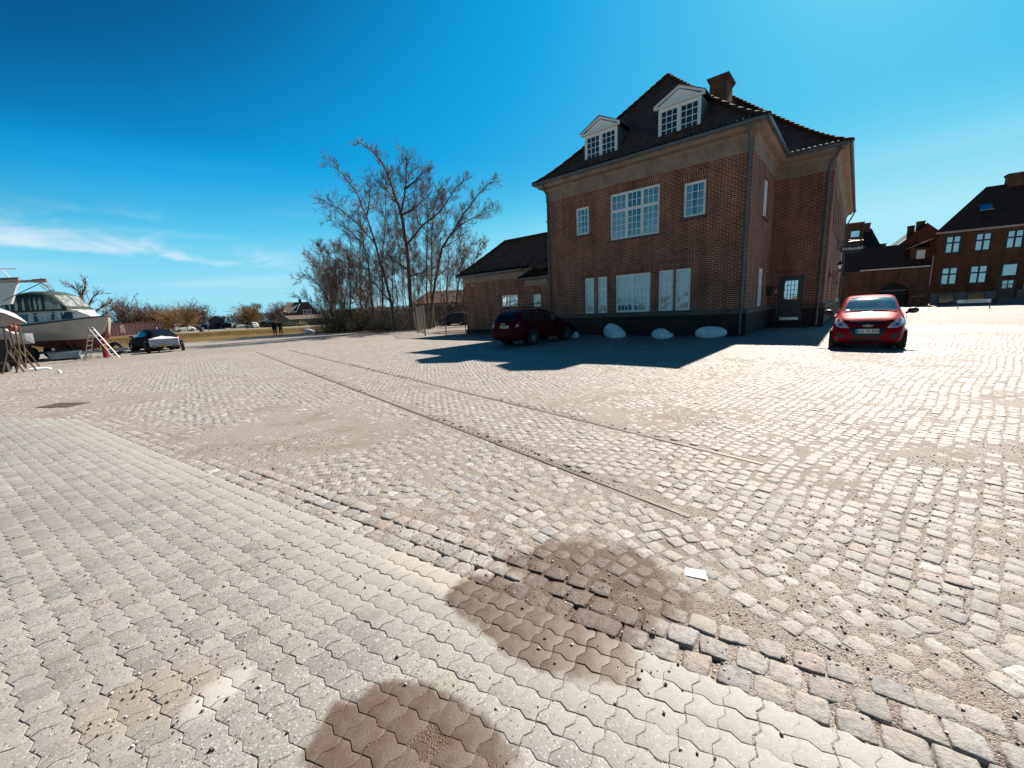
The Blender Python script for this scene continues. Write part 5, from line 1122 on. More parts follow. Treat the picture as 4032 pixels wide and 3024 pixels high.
# far hedge belts
C = []
def belt(a, b, hmin, hmax, n, seed):
    for _ in range(n):
        t = random.random(); x = a[0]+(b[0]-a[0])*t; y = a[1]+(b[1]-a[1])*t
        hh = hmin+(hmax-hmin)*float(vnoise(np.array([t*22.+seed]), np.array([1.5]), seed)[0]); C.append((x+random.gauss(0, 1.5), y+random.gauss(0, 1.5), hh*random.random()**.6))
belt((-36, 93), (2, 84), 1.8, 4.6, 9000, 9); belt((-150, 112), (-92, 150), 3.2, 5.2, 15000, 3); belt((-92, 150), (-45, 168), 3.6, 5.6, 12000, 5); belt((-45, 168), (20, 168), 3.5, 6.5, 8000, 7)
tag(leafcloud('distant_hedge', C, .24, simple('hedge_brown', (.13, .095, .045), .95, var=.45, scale=.12)), 'brown and olive hedge belt along the horizon behind the car park', 'hedge', kind='stuff')
# bushes by the low house
for i, (x, y, w, c_, lab) in enumerate([(-53.6, 99.5, 1.8, (.10, .09, .03), 'dark round bush in front of the low grey house'), (-51.3, 100.8, 2.0, (.24, .18, .06), 'yellowish round bush in front of the low grey house'), (-56.4, 98.4, 1.6, (.20, .18, .05), 'light green low bush left of the dark round bush')]):
    C = [(random.gauss(0, w*.33), random.gauss(0, w*.3), abs(random.gauss(.45, .32))) for _ in range(700)]; o = leafcloud('bush', C, .11, simple('bush_%d' % i, c_, .9, var=.4, scale=2)); o.location = (x, y, 0); tag(o, lab, 'bush', 'bushes by the low grey house')

# ================================================================ RIGHT-HAND ROW OF HOUSES
MO = (43.2, 41.39); MR = R(-34.3)
m_bm = brick('museum_brick', (.15, .058, .030), (.10, .040, .024), (.18, .115, .07), bw=.25, rh=.08, ms=.008, dirt=.4)
m_bg = brick('gate_brick', (.15, .070, .040), (.10, .048, .030), (.16, .11, .075), bw=.25, rh=.08, ms=.008, dirt=.4)
m_rf = tiles('old_brown_tiles', (.042, .020, .014), (.11, .050, .032)); m_rf2 = tiles('slate_tiles', (.022, .026, .026), (.05, .050, .048))
m_grey_pl = simple('grey_plaster', (.15, .155, .15), .9, var=.2, scale=.8); m_win = glass('museum_glass', (.30, .36, .40), .30)
m_blue = simple('dark_blue_frame', (.012, .016, .045), .4); m_trim = simple('pale_trim', (.42, .33, .30), .7)
MU = empty('museum_building', (*MO, 0), MR); tag(MU, 'two-storey brown brick building with dark roof and cross-shaped window bars', 'building')
mw_ = [(.50, 1.62, 4.97, 6.66), (2.50, 3.62, 4.97, 6.66), (4.50, 5.62, 4.97, 6.66), (6.5, 7.62, 4.97, 6.66), (.50, 1.71, 1.92, 3.66), (2.47, 3.70, 1.92, 3.66), (4.55, 5.60, 2.44, 3.63), (6.5, 7.7, 1.92, 3.66), (4.55, 5.65, .47, 2.18)]
mb = MB(); wall_seg(mb, (0, 0), (11, 0), 0, 7.0, mw_, reveal=.2); wall_seg(mb, (11, 0), (11, 9.6), 0, 7.0); wall_seg(mb, (11, 9.6), (2.9, 9.6), 0, 7); wall_seg(mb, (2.9, 9.6), (0, 0), 0, 7.0); mb.build('wall', [m_bm, m_dark], MU, fixn=False)
mb = MB(); mb.box(-.04, 4.45, -.05, 0, -.1, 1.15); mb.box(5.75, 11, -.05, 0, -.1, 1.15); mb.build('plinth', m_grey_pl, MU)
mb = MB(); mb.box(-.35, 11.4, -.42, -.30, 6.88, 7.06); mb.build('gutter', m_trim, MU)
mb = MB(); mb.add([(-.45, -.35, 6.98), (11.45, -.35, 6.98), (9, 3.6, 11.35), (3.6, 3.6, 11.35)], [(0, 1, 2, 3)], 0, [[(-.45, 0), (11.45, 0), (9, 5.9), (3.6, 5.9)]]); mb.add([(-.45, -.35, 6.98), (3.6, 3.6, 11.35), (2.7, 10, 6.98)], [(0, 1, 2)], 0, [[(0, 0), (5, 6), (10, 0)]]); mb.add([(11.45, -.35, 6.98), (11.45, 10, 6.98), (9, 3.6, 11.35)], [(0, 1, 2)], 0, [[(0, 0), (10, 0), (5, 6)]]); mb.add([(3.6, 3.6, 11.35), (9, 3.6, 11.35), (11.45, 10, 6.98), (2.7, 10, 6.98)], [(0, 1, 2, 3)], 0, [[(3.6, 6), (9, 6), (11, 0), (2.7, 0)]]); rfm = mb.build('roof', m_rf, MU, fixn=False)
mb = MB(); mb.box(4.95, 6.0, 3.3, 4.2, 10.3, 12.15); mb.box(4.88, 6.07, 3.23, 4.27, 12.0, 12.15); mb.box(4.85, 6.1, 3.2, 4.3, 12.15, 12.22); mb.build('chimney', m_chim, rfm)
mb = MB(); mb.add([(2.85, 1.30, 8.92), (3.7, 1.30, 8.92), (3.7, 1.78, 9.46), (2.85, 1.78, 9.46)], [(0, 1, 2, 3)]); mb.box(2.8, 3.75, 1.24, 1.31, 8.84, 8.92); mb.build('skylight', glass('skylight_glass', (.15, .25, .28), .10), rfm)
mb = MB(); mb.tube([(-.23, -.08, 2.0), (-.23, -.08, 4.9)], .05, 6); mb.build('downpipe', m_trim, MU)
for (a, b, c, e) in mw_[:6]+[mw_[7]]: window(MU, a, 0, c, b-a, e-c, 0, 1, trans=(e-c)*.60, mulls=((b-a)/2,), rows_top=1, rows_bot=1, curtain=0, mw=m_blue, mg=m_win, frame_w=.09)
window(MU, 4.55, 0, 2.44, 1.05, 1.19, 0, 1, rows_bot=1, curtain=0, mw=m_blue, mg=m_win)
mb = MB(); mb.box(4.56, 5.64, .06, .14, .47, 1.35); mb.box(4.56, 4.76, .06, .14, 1.35, 2.17); mb.box(5.44, 5.64, .06, .14, 1.35, 2.17); mb.box(4.76, 5.44, .06, .14, 2.05, 2.17); mb.box(4.76, 5.44, .065, .135, 1.68, 1.74); mb.box(5.07, 5.13, .065, .135, 1.35, 2.05)
dr = mb.build('door', simple('dark_maroon_door', (.05, .015, .018), .4), MU); mb = MB(); mb.add([(4.76, .1, 1.35), (5.44, .1, 1.35), (5.44, .1, 2.05), (4.76, .1, 2.05)], [(0, 1, 2, 3)]); mb.build('pane', m_win, dr)
mb = MB(); mb.box(4.3, 5.95, -1.3, -.06, 0, .16); mb.box(4.45, 5.85, -.95, -.06, .16, .31); mb.box(4.5, 5.8, -.6, 0, .31, .46); mb.build('door_steps', simple('grey_blue_stone', (.13, .15, .16), .9), MU)
for (a, b, c, e) in [(.6, 1.6, .12, .97), (2.6, 3.62, .30, .97), (6.7, 7.7, .3, .97)]:
    mb = MB(); mb.box(a-.08, b+.08, -.09, -.052, c-.08, e+.08); w_ = mb.build('basement_window', m_blue, MU); mb = MB(); mb.add([(a, -.095, c), (b, -.095, c), (b, -.095, e), (a, -.095, e)], [(0, 1, 2, 3)]); mb.build('pane', glass('dusty_glass', (.25, .28, .26), .06), w_)
mb = MB(); mb.box(6.05, 6.35, -.09, -.053, 1.2, 1.75); nb = mb.build('notice', simple('pink_notice', (.5, .30, .28), .6), MU)
# annex
AN = empty('small_annex', (*MO, 0), MR); tag(AN, 'small brick annex with one white window left of the blue-framed building', 'building')
mb = MB(); wall_seg(mb, (-1.7, 1.2), (-.02, 1.2), 0, 5.9); wall_seg(mb, (-1.7, 5.5), (-1.7, 1.2), 0, 5.9); mb.build('wall', m_bm, AN, fixn=False)
mb = MB(); mb.add([(-1.95, .9, 5.75), (-.02, .9, 6.6), (-.02, 5.6, 6.6), (-1.95, 5.6, 5.75), (-1.95, .9, 5.9), (-.02, .9, 6.75), (-.02, 5.6, 6.75), (-1.95, 5.6, 5.9)], [(0,1,2,3),(4,5,6,7),(0,1,5,4),(1,2,6,5),(2,3,7,6),(3,0,4,7)]); mb.build('roof', m_rf, AN)
mb = MB(); mb.box(-1.25, -.62, 1.13, 1.19, 4.7, 5.62); mb.build('window', m_white, AN)
# gate building
GT = empty('gatehouse', (*MO, 0), MR); tag(GT, 'low brick gatehouse with a dark arched gateway and pale coping', 'building')
mb = MB(); ax0, ax1, zs_, zt_ = -4.1, -1.65, 1.55, 2.42; n_ = 14; arc = [(ax0+(ax1-ax0)*i/n_, zs_+(zt_-zs_)*math.sin(math.pi*i/n_)**.8) for i in range(n_+1)]
mb.add([(-7.2, 0, 0), (ax0, 0, 0), (ax0, 0, 3.85), (-7.2, 0, 3.85)], [(0, 1, 2, 3)]); mb.add([(ax1, 0, 0), (-.1, 0, 0), (-.1, 0, 3.85), (ax1, 0, 3.85)], [(0, 1, 2, 3)])
for (p, q_) in zip(arc, arc[1:]): mb.add([(p[0], 0, p[1]), (q_[0], 0, q_[1]), (q_[0], 0, 3.85), (p[0], 0, 3.85)], [(0, 1, 2, 3)]); mb.add([(p[0], 0, p[1]), (q_[0], 0, q_[1]), (q_[0], .5, q_[1]), (p[0], .5, p[1])], [(0, 1, 2, 3)])
mb.add([(ax0, 0, 0), (ax0, .5, 0), (ax0, .5, zs_), (ax0, 0, zs_)], [(0, 1, 2, 3)]); mb.add([(ax1, 0, 0), (ax1, .5, 0), (ax1, .5, zs_), (ax1, 0, zs_)], [(0, 1, 2, 3)]); mb.box(-7.2, -6.9, 0.01, 6, 0, 3.8)
mb.build('wall', m_bg, GT, fixn=False)
mb = MB(); mb.box(ax0-.1, ax1+.1, .42, .5, 0, 2.6); gd = mb.build('arch_dark_panel', simple('arch_darkness', (.012, .010, .010), .7), GT); mb = MB(); mb.box(ax0, ax1, .36, .41, 1.62, 1.68); mb.build('cross_bar', m_trim, gd)  # near-black panel painted for the dark inside of the arch
mb = MB(); mb.box(-5.75, -.35, -.08, .3, 3.86, 3.97); mb.build('coping', simple('white_coping', (.72, .66, .60), .7), GT)
mb = MB(); mb.add([(-7.3, .25, 3.9), (-.1, .25, 3.9), (-.1, 2.9, 6.5), (-7.3, 2.9, 6.5)], [(0, 1, 2, 3)], 0, [[(0, 0), (7, 0), (7, 6.5), (0, 6.5)]]); mb.build('roof', m_rf, GT, fixn=False)
for x_ in (-1.25, -.7): mb = MB(); mb.box(x_-.2, x_+.2, -.03, -.003, .92, .98); mb.build('ledge', m_trim, GT)
# house A
HA = empty('tall_brick_house', (*MO, 0), MR); tag(HA, 'tall flat-topped brick house with two small windows behind the oval sign', 'building')
mb = MB(); wall_seg(mb, (-13, 8), (-4.92, 8), 0, 9.95, [(-6.2+13, -5.2+13, 8.25, 9.14), (-6.1+13, -5.25+13, 6.6, 7.35)], reveal=.15); wall_seg(mb, (-4.92, 8), (-4.92, 15), 0, 9.95); mb.add([(-13, 8, 9.95), (-4.92, 8, 9.95), (-4.92, 15, 9.95), (-13, 15, 9.95)], [(0, 1, 2, 3)]); mb.build('wall', [m_bg, m_dark], HA, fixn=False)
mb = MB(); mb.box(-13, -4.86, 7.92, 8.1, 9.952, 10.03); mb.build('parapet_cap', m_trim, HA); mb = MB(); mb.box(-9, -4.95, 7.93, 7.99, 4.85, 4.92); mb.build('string_course', m_trim, HA)
window(HA, -6.2, 8, 8.25, 1.0, .89, 0, 1, rows_bot=1, curtain=0, mw=m_blue, mg=glass('blue_glass', (.2, .35, .5), .45)); window(HA, -6.1, 8, 6.6, .85, .75, 0, 1, rows_bot=1, curtain=0, mw=m_blue, mg=glass('blue_glass', (.2, .35, .5), .45))
# house B
HB = empty('slate_roof_house', (*MO, 0), MR); tag(HB, 'house with steep dark slate roof and two chimneys between the brick houses', 'building')
mb = MB(); mb.box(-10, -2.0, 15.2, 22, 0, 6.3); mb.build('wall', m_bg, HB)
mb = MB(); ringroof(mb, [(-10.5, -1.6, 14.8, 22.4, 6.2), (-7, -2.95, 18.4, 18.8, 10.3)], sides=(0, 1, 2, 3)); rf_ = mb.build('roof', m_rf2, HB, fixn=False)
mb = MB(); mb.box(-3.75, -3.15, 18, 18.7, 9.3, 11.0); mb.box(-3.8, -3.1, 17.95, 18.75, 10.9, 11.05); mb.build('chimney', m_chim, rf_)
mb = MB(); mb.box(-2.25, -1.72, 15, 15.6, 5.5, 7.7); mb.box(-2.3, -1.67, 14.95, 15.65, 7.7, 7.82); mb.build('chimney', m_chim, rf_)
# house C
HC = empty('gabled_brick_house', (*MO, 0), MR); tag(HC, 'red brick gable with two chimneys and two white dormers left of the museum roof', 'building')
mb = MB(); mb.prism([(-3.2, 0), (6.5, 0), (6.5, 5.3), (1.95, 9.7), (-3.2, 5.0)], 15, 15.4, 'y'); mb.build('wall', brick('gable_brick', (.19, .07, .04), (.15, .055, .035), (.16, .10, .07), bw=.25, rh=.08, ms=.006), HC)
mb = MB(); mb.add([(-3.6, 15.1, 4.75), (1.95, 15.1, 9.85), (1.95, 25, 9.85), (-3.6, 25, 4.75)], [(0, 1, 2, 3)]); mb.add([(1.95, 15.1, 9.85), (6.9, 15.1, 5.1), (6.9, 25, 5.1), (1.95, 25, 9.85)], [(0, 1, 2, 3)]); rf_ = mb.build('roof', m_rf2, HC, fixn=False)
mb = MB(); mb.box(.45, 1.05, 16.2, 16.9, 8.3, 9.75); mb.box(.4, 1.1, 16.15, 16.95, 9.7, 9.82); mb.build('chimney', m_chim, rf_); mb = MB(); mb.box(1.15, 1.85, 15.6, 16.3, 9.0, 10.1); mb.box(1.1, 1.9, 15.55, 16.35, 10.05, 10.18); mb.build('chimney', m_chim, rf_)
for (a, b, c, e) in ((-2.4, -1.6, 5.8, 6.95), (-1.6, -.4, 5.9, 7.3)):
    mb = MB(); mb.box(a, b, 14.2, 15.6, c-.6, e); mb.box(a-.08, b+.12, 14.1, 15.6, e, e+.08); d_ = mb.build('dormer', simple('grey_white', (.40, .40, .38), .7), HC); mb = MB(); mb.box(a+.15, b-.12, 14.17, 14.195, c, e-.12); mb.build('pane', glass('dusty_glass'), d_)
# direction sign
SG = empty('direction_sign', (34.8, 30.1, 0), MR); tag(SG, 'low white arrow sign on two short legs in front of the grey plinth', 'sign')
mb = MB(); mb.prism([(-.95, .56), (-.82, .68), (.80, .68), (.80, .44), (-.82, .44)], -.012, .012, 'y'); bd = mb.build('board', simple('sign_pale_blue', (.55, .62, .68), .5), SG)
text_mesh('MC-Museum', .19, simple('sign_ink', (.12, .14, .18), .5), bd, loc=(-.02, -.016, .56), ext=.002, sx=1.15)
mb = MB(); mb.box(-.85, -.80, .014, .05, 0, .6); mb.build('leg', m_gal, SG); mb = MB(); mb.box(.76, .81, .014, .05, 0, .6); mb.build('leg', m_gal, SG)

# ================================================================ FAR HOUSES ON THE LEFT, LAMPS, CONTAINER
HR = math.atan2(3.6, 6.8)
H1 = empty('gabled_house', (-60.5, 109.3, 0), HR); tag(H1, 'dark gabled house with two small white windows under the bare trees', 'house')
m_dk = simple('dark_brown_wall', (.055, .028, .022), .9, var=.3, scale=1); m_dr = simple('dark_grey_roof', (.10, .075, .060), .85, var=.25, scale=1)
mb = MB(); mb.box(.5, 8.2, .3, 6, 0, 3.4); mb.prism([(2.6, 2.4), (8.2, 2.4), (8.4, 3.2), (6.35, 6.15), (4.6, 6.08), (3.2, 3.6)], -.3, 6, 'y'); mb.build('wall', m_dk, H1)
mb = MB(); mb.add([(-.1, -.1, 3.6), (1.2, 3, 6.4), (4.6, 3, 6.4), (3.4, -.1, 4.0)], [(0, 1, 2, 3)]); mb.add([(-.1, -.1, 3.6), (1.2, 3, 6.4), (-.1, 6.2, 3.6)], [(0, 1, 2)]); mb.add([(3.4, -.5, 3.9), (4.6, -.5, 6.2), (4.6, 6, 6.2), (3.4, 6, 3.9)], [(0, 1, 2, 3)]); mb.add([(4.6, -.5, 6.2), (6.4, -.5, 6.3), (8.6, -.5, 3.2), (8.6, 6, 3.2), (6.4, 6, 6.3), (4.6, 6, 6.2)], [(0, 1, 4, 5), (1, 2, 3, 4)]); mb.build('roof', m_dr, H1, fixn=False)
mb = MB(); mb.box(4.2, 4.9, 2.5, 3.3, 6, 7.3); mb.build('chimney', m_dk, H1)
for x_ in (4.9, 6.1):
    mb = MB(); mb.box(x_, x_+.85, -.36, -.31, 3.0, 4.2); w_ = mb.build('window', m_white, H1); mb = MB(); mb.box(x_+.12, x_+.73, -.38, -.365, 3.12, 4.08); mb.build('pane', simple('dark_pane', (.02, .02, .025), .1), w_)
H2 = empty('low_grey_house', (-57.6, 101.0, 0), HR); tag(H2, 'long low pale house with grey roof in front of the dark gabled house', 'house')
mb = MB(); mb.box(.9, 12, 0, 4, 0, 1.75); mb.prism([(0, 0), (3.0, 0), (3.0, 1.6), (1.5, 2.9), (0, 1.6)], -.4, 4, 'y'); mb.build('wall', simple('drab_render', (.24, .21, .16), .9, var=.15, scale=.6), H2)
mb = MB(); mb.add([(1.5, -.3, 1.75), (12.3, -.3, 1.75), (12.3, 2, 2.75), (1.5, 2, 2.75), (12.3, 4.3, 1.75), (1.5, 4.3, 1.75)], [(0, 1, 2, 3), (3, 2, 4, 5)]); mb.build('roof', m_dr, H2, fixn=False)
for x_ in (.5, 1.7): mb = MB(); mb.box(x_, x_+.6, -.44, -.41, .2 if x_ > 1 else .6, 1.5); mb.build('window', simple('dark_pane', (.02, .02, .025), .1), H2)
BN = empty('barn', (-82.9, 112.9, 0), R(40)); tag(BN, 'small dark slate-grey gabled barn behind the parked cars', 'barn'); mb = MB(); mb.prism([(0, 0), (3.2, 0), (3.2, 2.9), (1.5, 3.7), (0, 2.9)], 0, 5, 'y'); mb.build('wall', simple('slate_boards', (.045, .05, .06), .9), BN); mb = MB(); mb.add([(-.2, -.1, 2.85), (1.5, -.1, 3.8), (1.5, 5.1, 3.8), (-.2, 5.1, 2.85), (3.4, -.1, 2.85), (3.4, 5.1, 2.85)], [(0, 1, 2, 3), (1, 4, 5, 2)]); mb.build('roof', m_dr, BN, fixn=False)
BH = empty('tiled_house', (-20.5, 86.5, 0), R(6)); tag(BH, 'red tiled roof house seen through the trunks of the bare trees', 'house'); mb = MB(); mb.box(0, 14, 0, 8, 0, 3.8); mb.build('wall', simple('pale_brick', (.24, .13, .09), .9, var=.2), BH); mb = MB(); ringroof(mb, [(-.4, 14.4, -.4, 8.4, 3.7), (3.5, 11, 3.9, 4.1, 6.4)]); mb.build('roof', tiles('red_tiles', (.055, .028, .022), (.085, .042, .030)), BH, fixn=False)
def lamp(x, y, h, label):
    root = empty('street_lamp', (x, y, 0), R(130)); tag(root, label, 'street lamp', 'street lamps by the car park'); mb = MB(); mb.tube([(0, 0, 0), (0, 0, h)], [.07, .04], 8); mb.build('pole', m_gal, root); mb = MB(); mb.lathe([(0, h+.12), (.1, h+.12), (.26, h), (.2, h-.06), (0, h-.06)], 12); mb.build('lamp_head', simple('lamp_white', (.6, .62, .62), .4), root)
lamp(-65.3, 88.0, 4.45, 'street lamp in front of the light blue parked car'); lamp(-60.0, 109.6, 3.9, 'street lamp beside the low pale house'); lamp(-74.0, 140, 6.2, 'farthest street lamp above the parked cars')
mb = MB(); mb.box(-.3, .3, -.3, .3, 0, .9); mb.box(-.33, .33, -.33, .33, .9, 1.0); o = mb.build('electric_box', simple('dark_box', (.03, .03, .035), .6), loc=(-66.0, 87.0, 0)); tag(o, 'dark square box standing at the foot of the nearest street lamp', 'box')
mb = MB(); mb.tube([(0, 0, 0), (0, 0, 1.3)], .035, 6); mb.box(-.35, .35, -.02, .02, 1.15, 1.4); o = mb.build('parking_sign', simple('reddish_sign', (.45, .20, .18), .6), loc=(-70.5, 92.2, 0), rot=(0, 0, R(35))); tag(o, 'small reddish sign on a post before the blue parked car', 'sign')
# shipping container
def aimz(a, b): return math.atan2(b[1]-a[1], b[0]-a[0])
CA, CB = (-81.3, 81.5), (-79.6, 93.4)
CT = empty('shipping_container', (*CA, 0), aimz(CA, CB)); tag(CT, 'long maroon shipping container with small white lettering beyond the grass', 'container')
m_ct = simple('maroon_container', (.060, .010, .010), .55, var=.25, scale=.8)
mb = MB(); Lc = 12.1; n = 70; top = []; V = []; F = []
for i in range(n+1):
    x = Lc*i/n; y = -.02 if (i//1) % 4 in (0, 1) else .03
    V += [(x, y, .12), (x, y, 2.5)]
for i in range(n): F.append((2*i, 2*i+2, 2*i+3, 2*i+1))
mb.add(V, F); mb.box(0, Lc, .04, 2.4, .1, 2.55); mb.box(-.03, .12, -.06, 2.45, 0, 2.62); mb.box(Lc-.12, Lc+.03, -.06, 2.45, 0, 2.62); mb.box(.12, Lc-.12, -.06, .03, 2.5, 2.62); mb.box(.12, Lc-.12, -.06, .03, 0, .14)
bd = mb.build('container_body', m_ct, CT)
m_wl = simple('white_lettering', (.6, .55, .55), .6)
for j, (t, sz) in enumerate((('USAU', .28), ('408 211', .26), ('32 500 KG', .22), ('28 700 KG', .22), ('67.5 CUM', .22))): text_mesh(t, sz, m_wl, bd, loc=(3.4, -.09, 2.15-.34*j), ext=.005)
mb = MB(); mb.box(-.036, -.031, .1, 1.18, .2, 2.4); mb.box(-.036, -.031, 1.24, 2.3, .2, 2.4); mb.build('end_door', m_ct, CT)
for i, (x, h) in enumerate(((-70.9, 1.5), (-69.3, 1.3))):
    mb = MB(); mb.tube([(0, 0, 0), (0, 0, h)], .07, 8); o = mb.build('marker_post', simple('white_post', (.7, .66, .6), .6), loc=(x+(-2 if i == 0 else 0), 84.0+i*3, 0)); tag(o, ['white marker post just right of the container end', 'shorter white marker post behind the black car roof'][i], 'post')

# ================================================================ VEHICLES
m_rub = simple('tyre_rubber', (.018, .017, .017), .85, var=.3, scale=20); m_alloy = simple('alloy', (.42, .42, .43), .3, .8, .1); m_blk = simple('black_plastic', (.012, .011, .012), .5)
m_cg = simple('car_glass', (.008, .010, .013), .05, spec=.5, var=.2, scale=1.5, coat=.25)
def carpaint(name, c, flake=.15):
    m = simple(name, c, .42, flake, .05, 2, coat=(.14 if sum(c) < .15 else .38), spec=.015)
    m.node_tree.nodes['Principled BSDF'].inputs['Coat IOR'].default_value = 1.28; return m
def shell(st, lv=2):
    """closed car skin from stations (x, zlow, w, zbelt, ztop, wtop)"""
    bm = bmesh.new(); rings = []
    for (x, zl, w, zb, zt, wt) in st:
        half = [(0, zl), (w*.80, zl), (w*.965, zl+.07), (w, zl+(zb-zl)*.5), (w*.975, zb-.03), (w*.94, zb+.02), (wt+(w*.94-wt)*.35, zb+(zt-zb)*.60), (wt, zt-.045), (wt*.82, zt-.012), (wt*.4, zt), (0, zt+.004)]
        ring = half+[(-a, b) for a, b in half[-2:0:-1]]; rings.append([bm.verts.new((x, a, b)) for a, b in ring])
    n = len(rings[0])
    for r1, r2 in zip(rings, rings[1:]):
        for k in range(n): bm.faces.new((r1[k], r1[(k+1) % n], r2[(k+1) % n], r2[k]))
    bm.faces.new(rings[0]); bm.faces.new(rings[-1][::-1]); bmesh.ops.recalc_face_normals(bm, faces=bm.faces)
    me = bpy.data.meshes.new('car_skin'); bm.to_mesh(me); bm.free(); o = bpy.data.objects.new('tmp', me); COL.objects.link(o); md = o.modifiers.new('s', 'SUBSURF'); md.levels = lv; md.render_levels = lv
    dg = bpy.context.evaluated_depsgraph_get(); m2 = bpy.data.meshes.new_from_object(o.evaluated_get(dg)); bpy.data.objects.remove(o); m2.name = 'body'
    for p in m2.polygons: p.use_smooth = True
    bm = bmesh.new(); bm.from_mesh(m2); bvh = BVHTree.FromBMesh(bm); bm.free(); return m2, bvh
def patch(bvh, poly, axis, sign, off, res=3, th=.02, push=0):
    """thin panel lying on the skin: poly in (y,z) for axis x, (x,z) for axis y, (x,y) for axis z"""
    bm = bmesh.new(); ai = 'xyz'.index(axis); oi = [i for i in range(3) if i != ai]
    vs = []
    for a, b in poly:
        c = [0, 0, 0]; c[oi[0]] = a; c[oi[1]] = b; vs.append(bm.verts.new(c))
    bm.faces.new(vs); bmesh.ops.triangulate(bm, faces=bm.faces)
    for _ in range(res): bmesh.ops.subdivide_edges(bm, edges=bm.edges[:], cuts=1, use_grid_fill=True)
    d = Vector((0, 0, 0)); d[ai] = -sign; last = None; bad = []
    for v in bm.verts:
        o = v.co.copy(); o[ai] = 6*sign; h = bvh.ray_cast(o, d)
        if h[0] is not None: v.co[ai] = h[0][ai]+sign*off; last = v.co[ai]
        else: bad.append(v)
    good = [v for v in bm.verts if v not in bad]
    for v in bad:
        if good:
            g = min(good, key=lambda q: sum((q.co[i]-v.co[i])**2 for i in oi)); v.co[ai] = g.co[ai]
    F = bm.faces[:]; r = bmesh.ops.extrude_face_region(bm, geom=F); 
    for v in [e for e in r['geom'] if isinstance(e, bmesh.types.BMVert)]: v.co[ai] -= sign*th
    bmesh.ops.recalc_face_normals(bm, faces=bm.faces)
    out_ = ([v.co[:] for v in bm.verts], None); bm.verts.index_update(); fs = [[v.index for v in f.verts] for f in bm.faces]; V = [v.co[:] for v in bm.verts]; bm.free(); return V, fs
def ppart(bvh, name, polys, axis, sign, off, mat, parent, res=3, th=.02, smooth=True):
    mb = MB()
    for p in polys: V, F = patch(bvh, p, axis, sign, off, res, th); mb.add(V, F)
    return mb.build(name, mat, parent, smooth=False)
def wheel(parent, x, y, r, w, side, spokes=7, ralloy=m_alloy, hub=None):
    M_ = Matrix.Translation((x, y, r)) @ Matrix.Rotation(R(90)*(-side), 4, 'X')
    mb = MB(); mb.lathe([(r*.62, -w/2), (r*.93, -w/2), (r, -w/2+.03), (r, w/2-.03), (r*.93, w/2), (r*.64, w/2), (r*.60, w/2-.03), (r*.60, -w/2)], 28, M_); wo = mb.build('wheel', m_rub, parent, smooth=False)
    mb = MB(); mb.lathe([(r*.62, w/2-.005), (r*.66, w/2-.012), (r*.60, w/2-.05), (r*.58, 0)], 28, M_); mb.lathe([(0, w/2-.02), (r*.16, w/2-.02), (r*.18, w/2-.05)], 14, M_)
    for k in range(spokes):
        a = 2*math.pi*k/spokes; M2 = M_ @ Matrix.Rotation(a, 4, 'Z') @ Matrix.Translation((r*.36, 0, w/2-.04)); mb.obox(M2, r*.54, r*.12, .02)
    mb.build('rim', ralloy, wo); mb = MB(); mb.lathe([(0, w/2-.09), (r*.6, w/2-.09)], 20, M_); mb.build('brake_disc', m_blk, wo); return wo
def circ(cx, cz, r, n=20, a0=0, a1=2*math.pi): return [(cx+r*math.cos(a0+(a1-a0)*i/(n-(a1-a0 < 6))), cz+r*math.sin(a0+(a1-a0)*i/(n-(a1-a0 < 6)))) for i in range(n)]
def mirror(p): return [(-a, b) for a, b in p]
def plate(parent, x, z, txt, sgn, w=.504, h=.12, bg=None, strip=None, ink=None, tilt=0, y0=0, stripw=.05):
    mb = MB(); mb.box(-.006, .006, -w/2, w/2, -h/2, h/2); p = mb.build('number_plate', bg or simple('plate_white', (.62, .64, .64), .5), parent, loc=(x, y0, z), rot=(0, tilt*sgn, 0))
    if strip: mb = MB(); mb.box(.007*sgn if sgn > 0 else -.009, .009 if sgn > 0 else -.007, (-w/2 if sgn > 0 else w/2-stripw), (-w/2+stripw if sgn > 0 else w/2), -h/2, h/2); mb.build('strip', strip, p)
    text_mesh(txt, h*.86, ink or simple('plate_ink', (.01, .01, .012), .6), p, 'plate_text', loc=(.008*sgn, (.02 if sgn > 0 else -.02) if strip else 0, 0), rot=(R(90), 0, R(90)*sgn), ext=.001, bold=.0015); return p
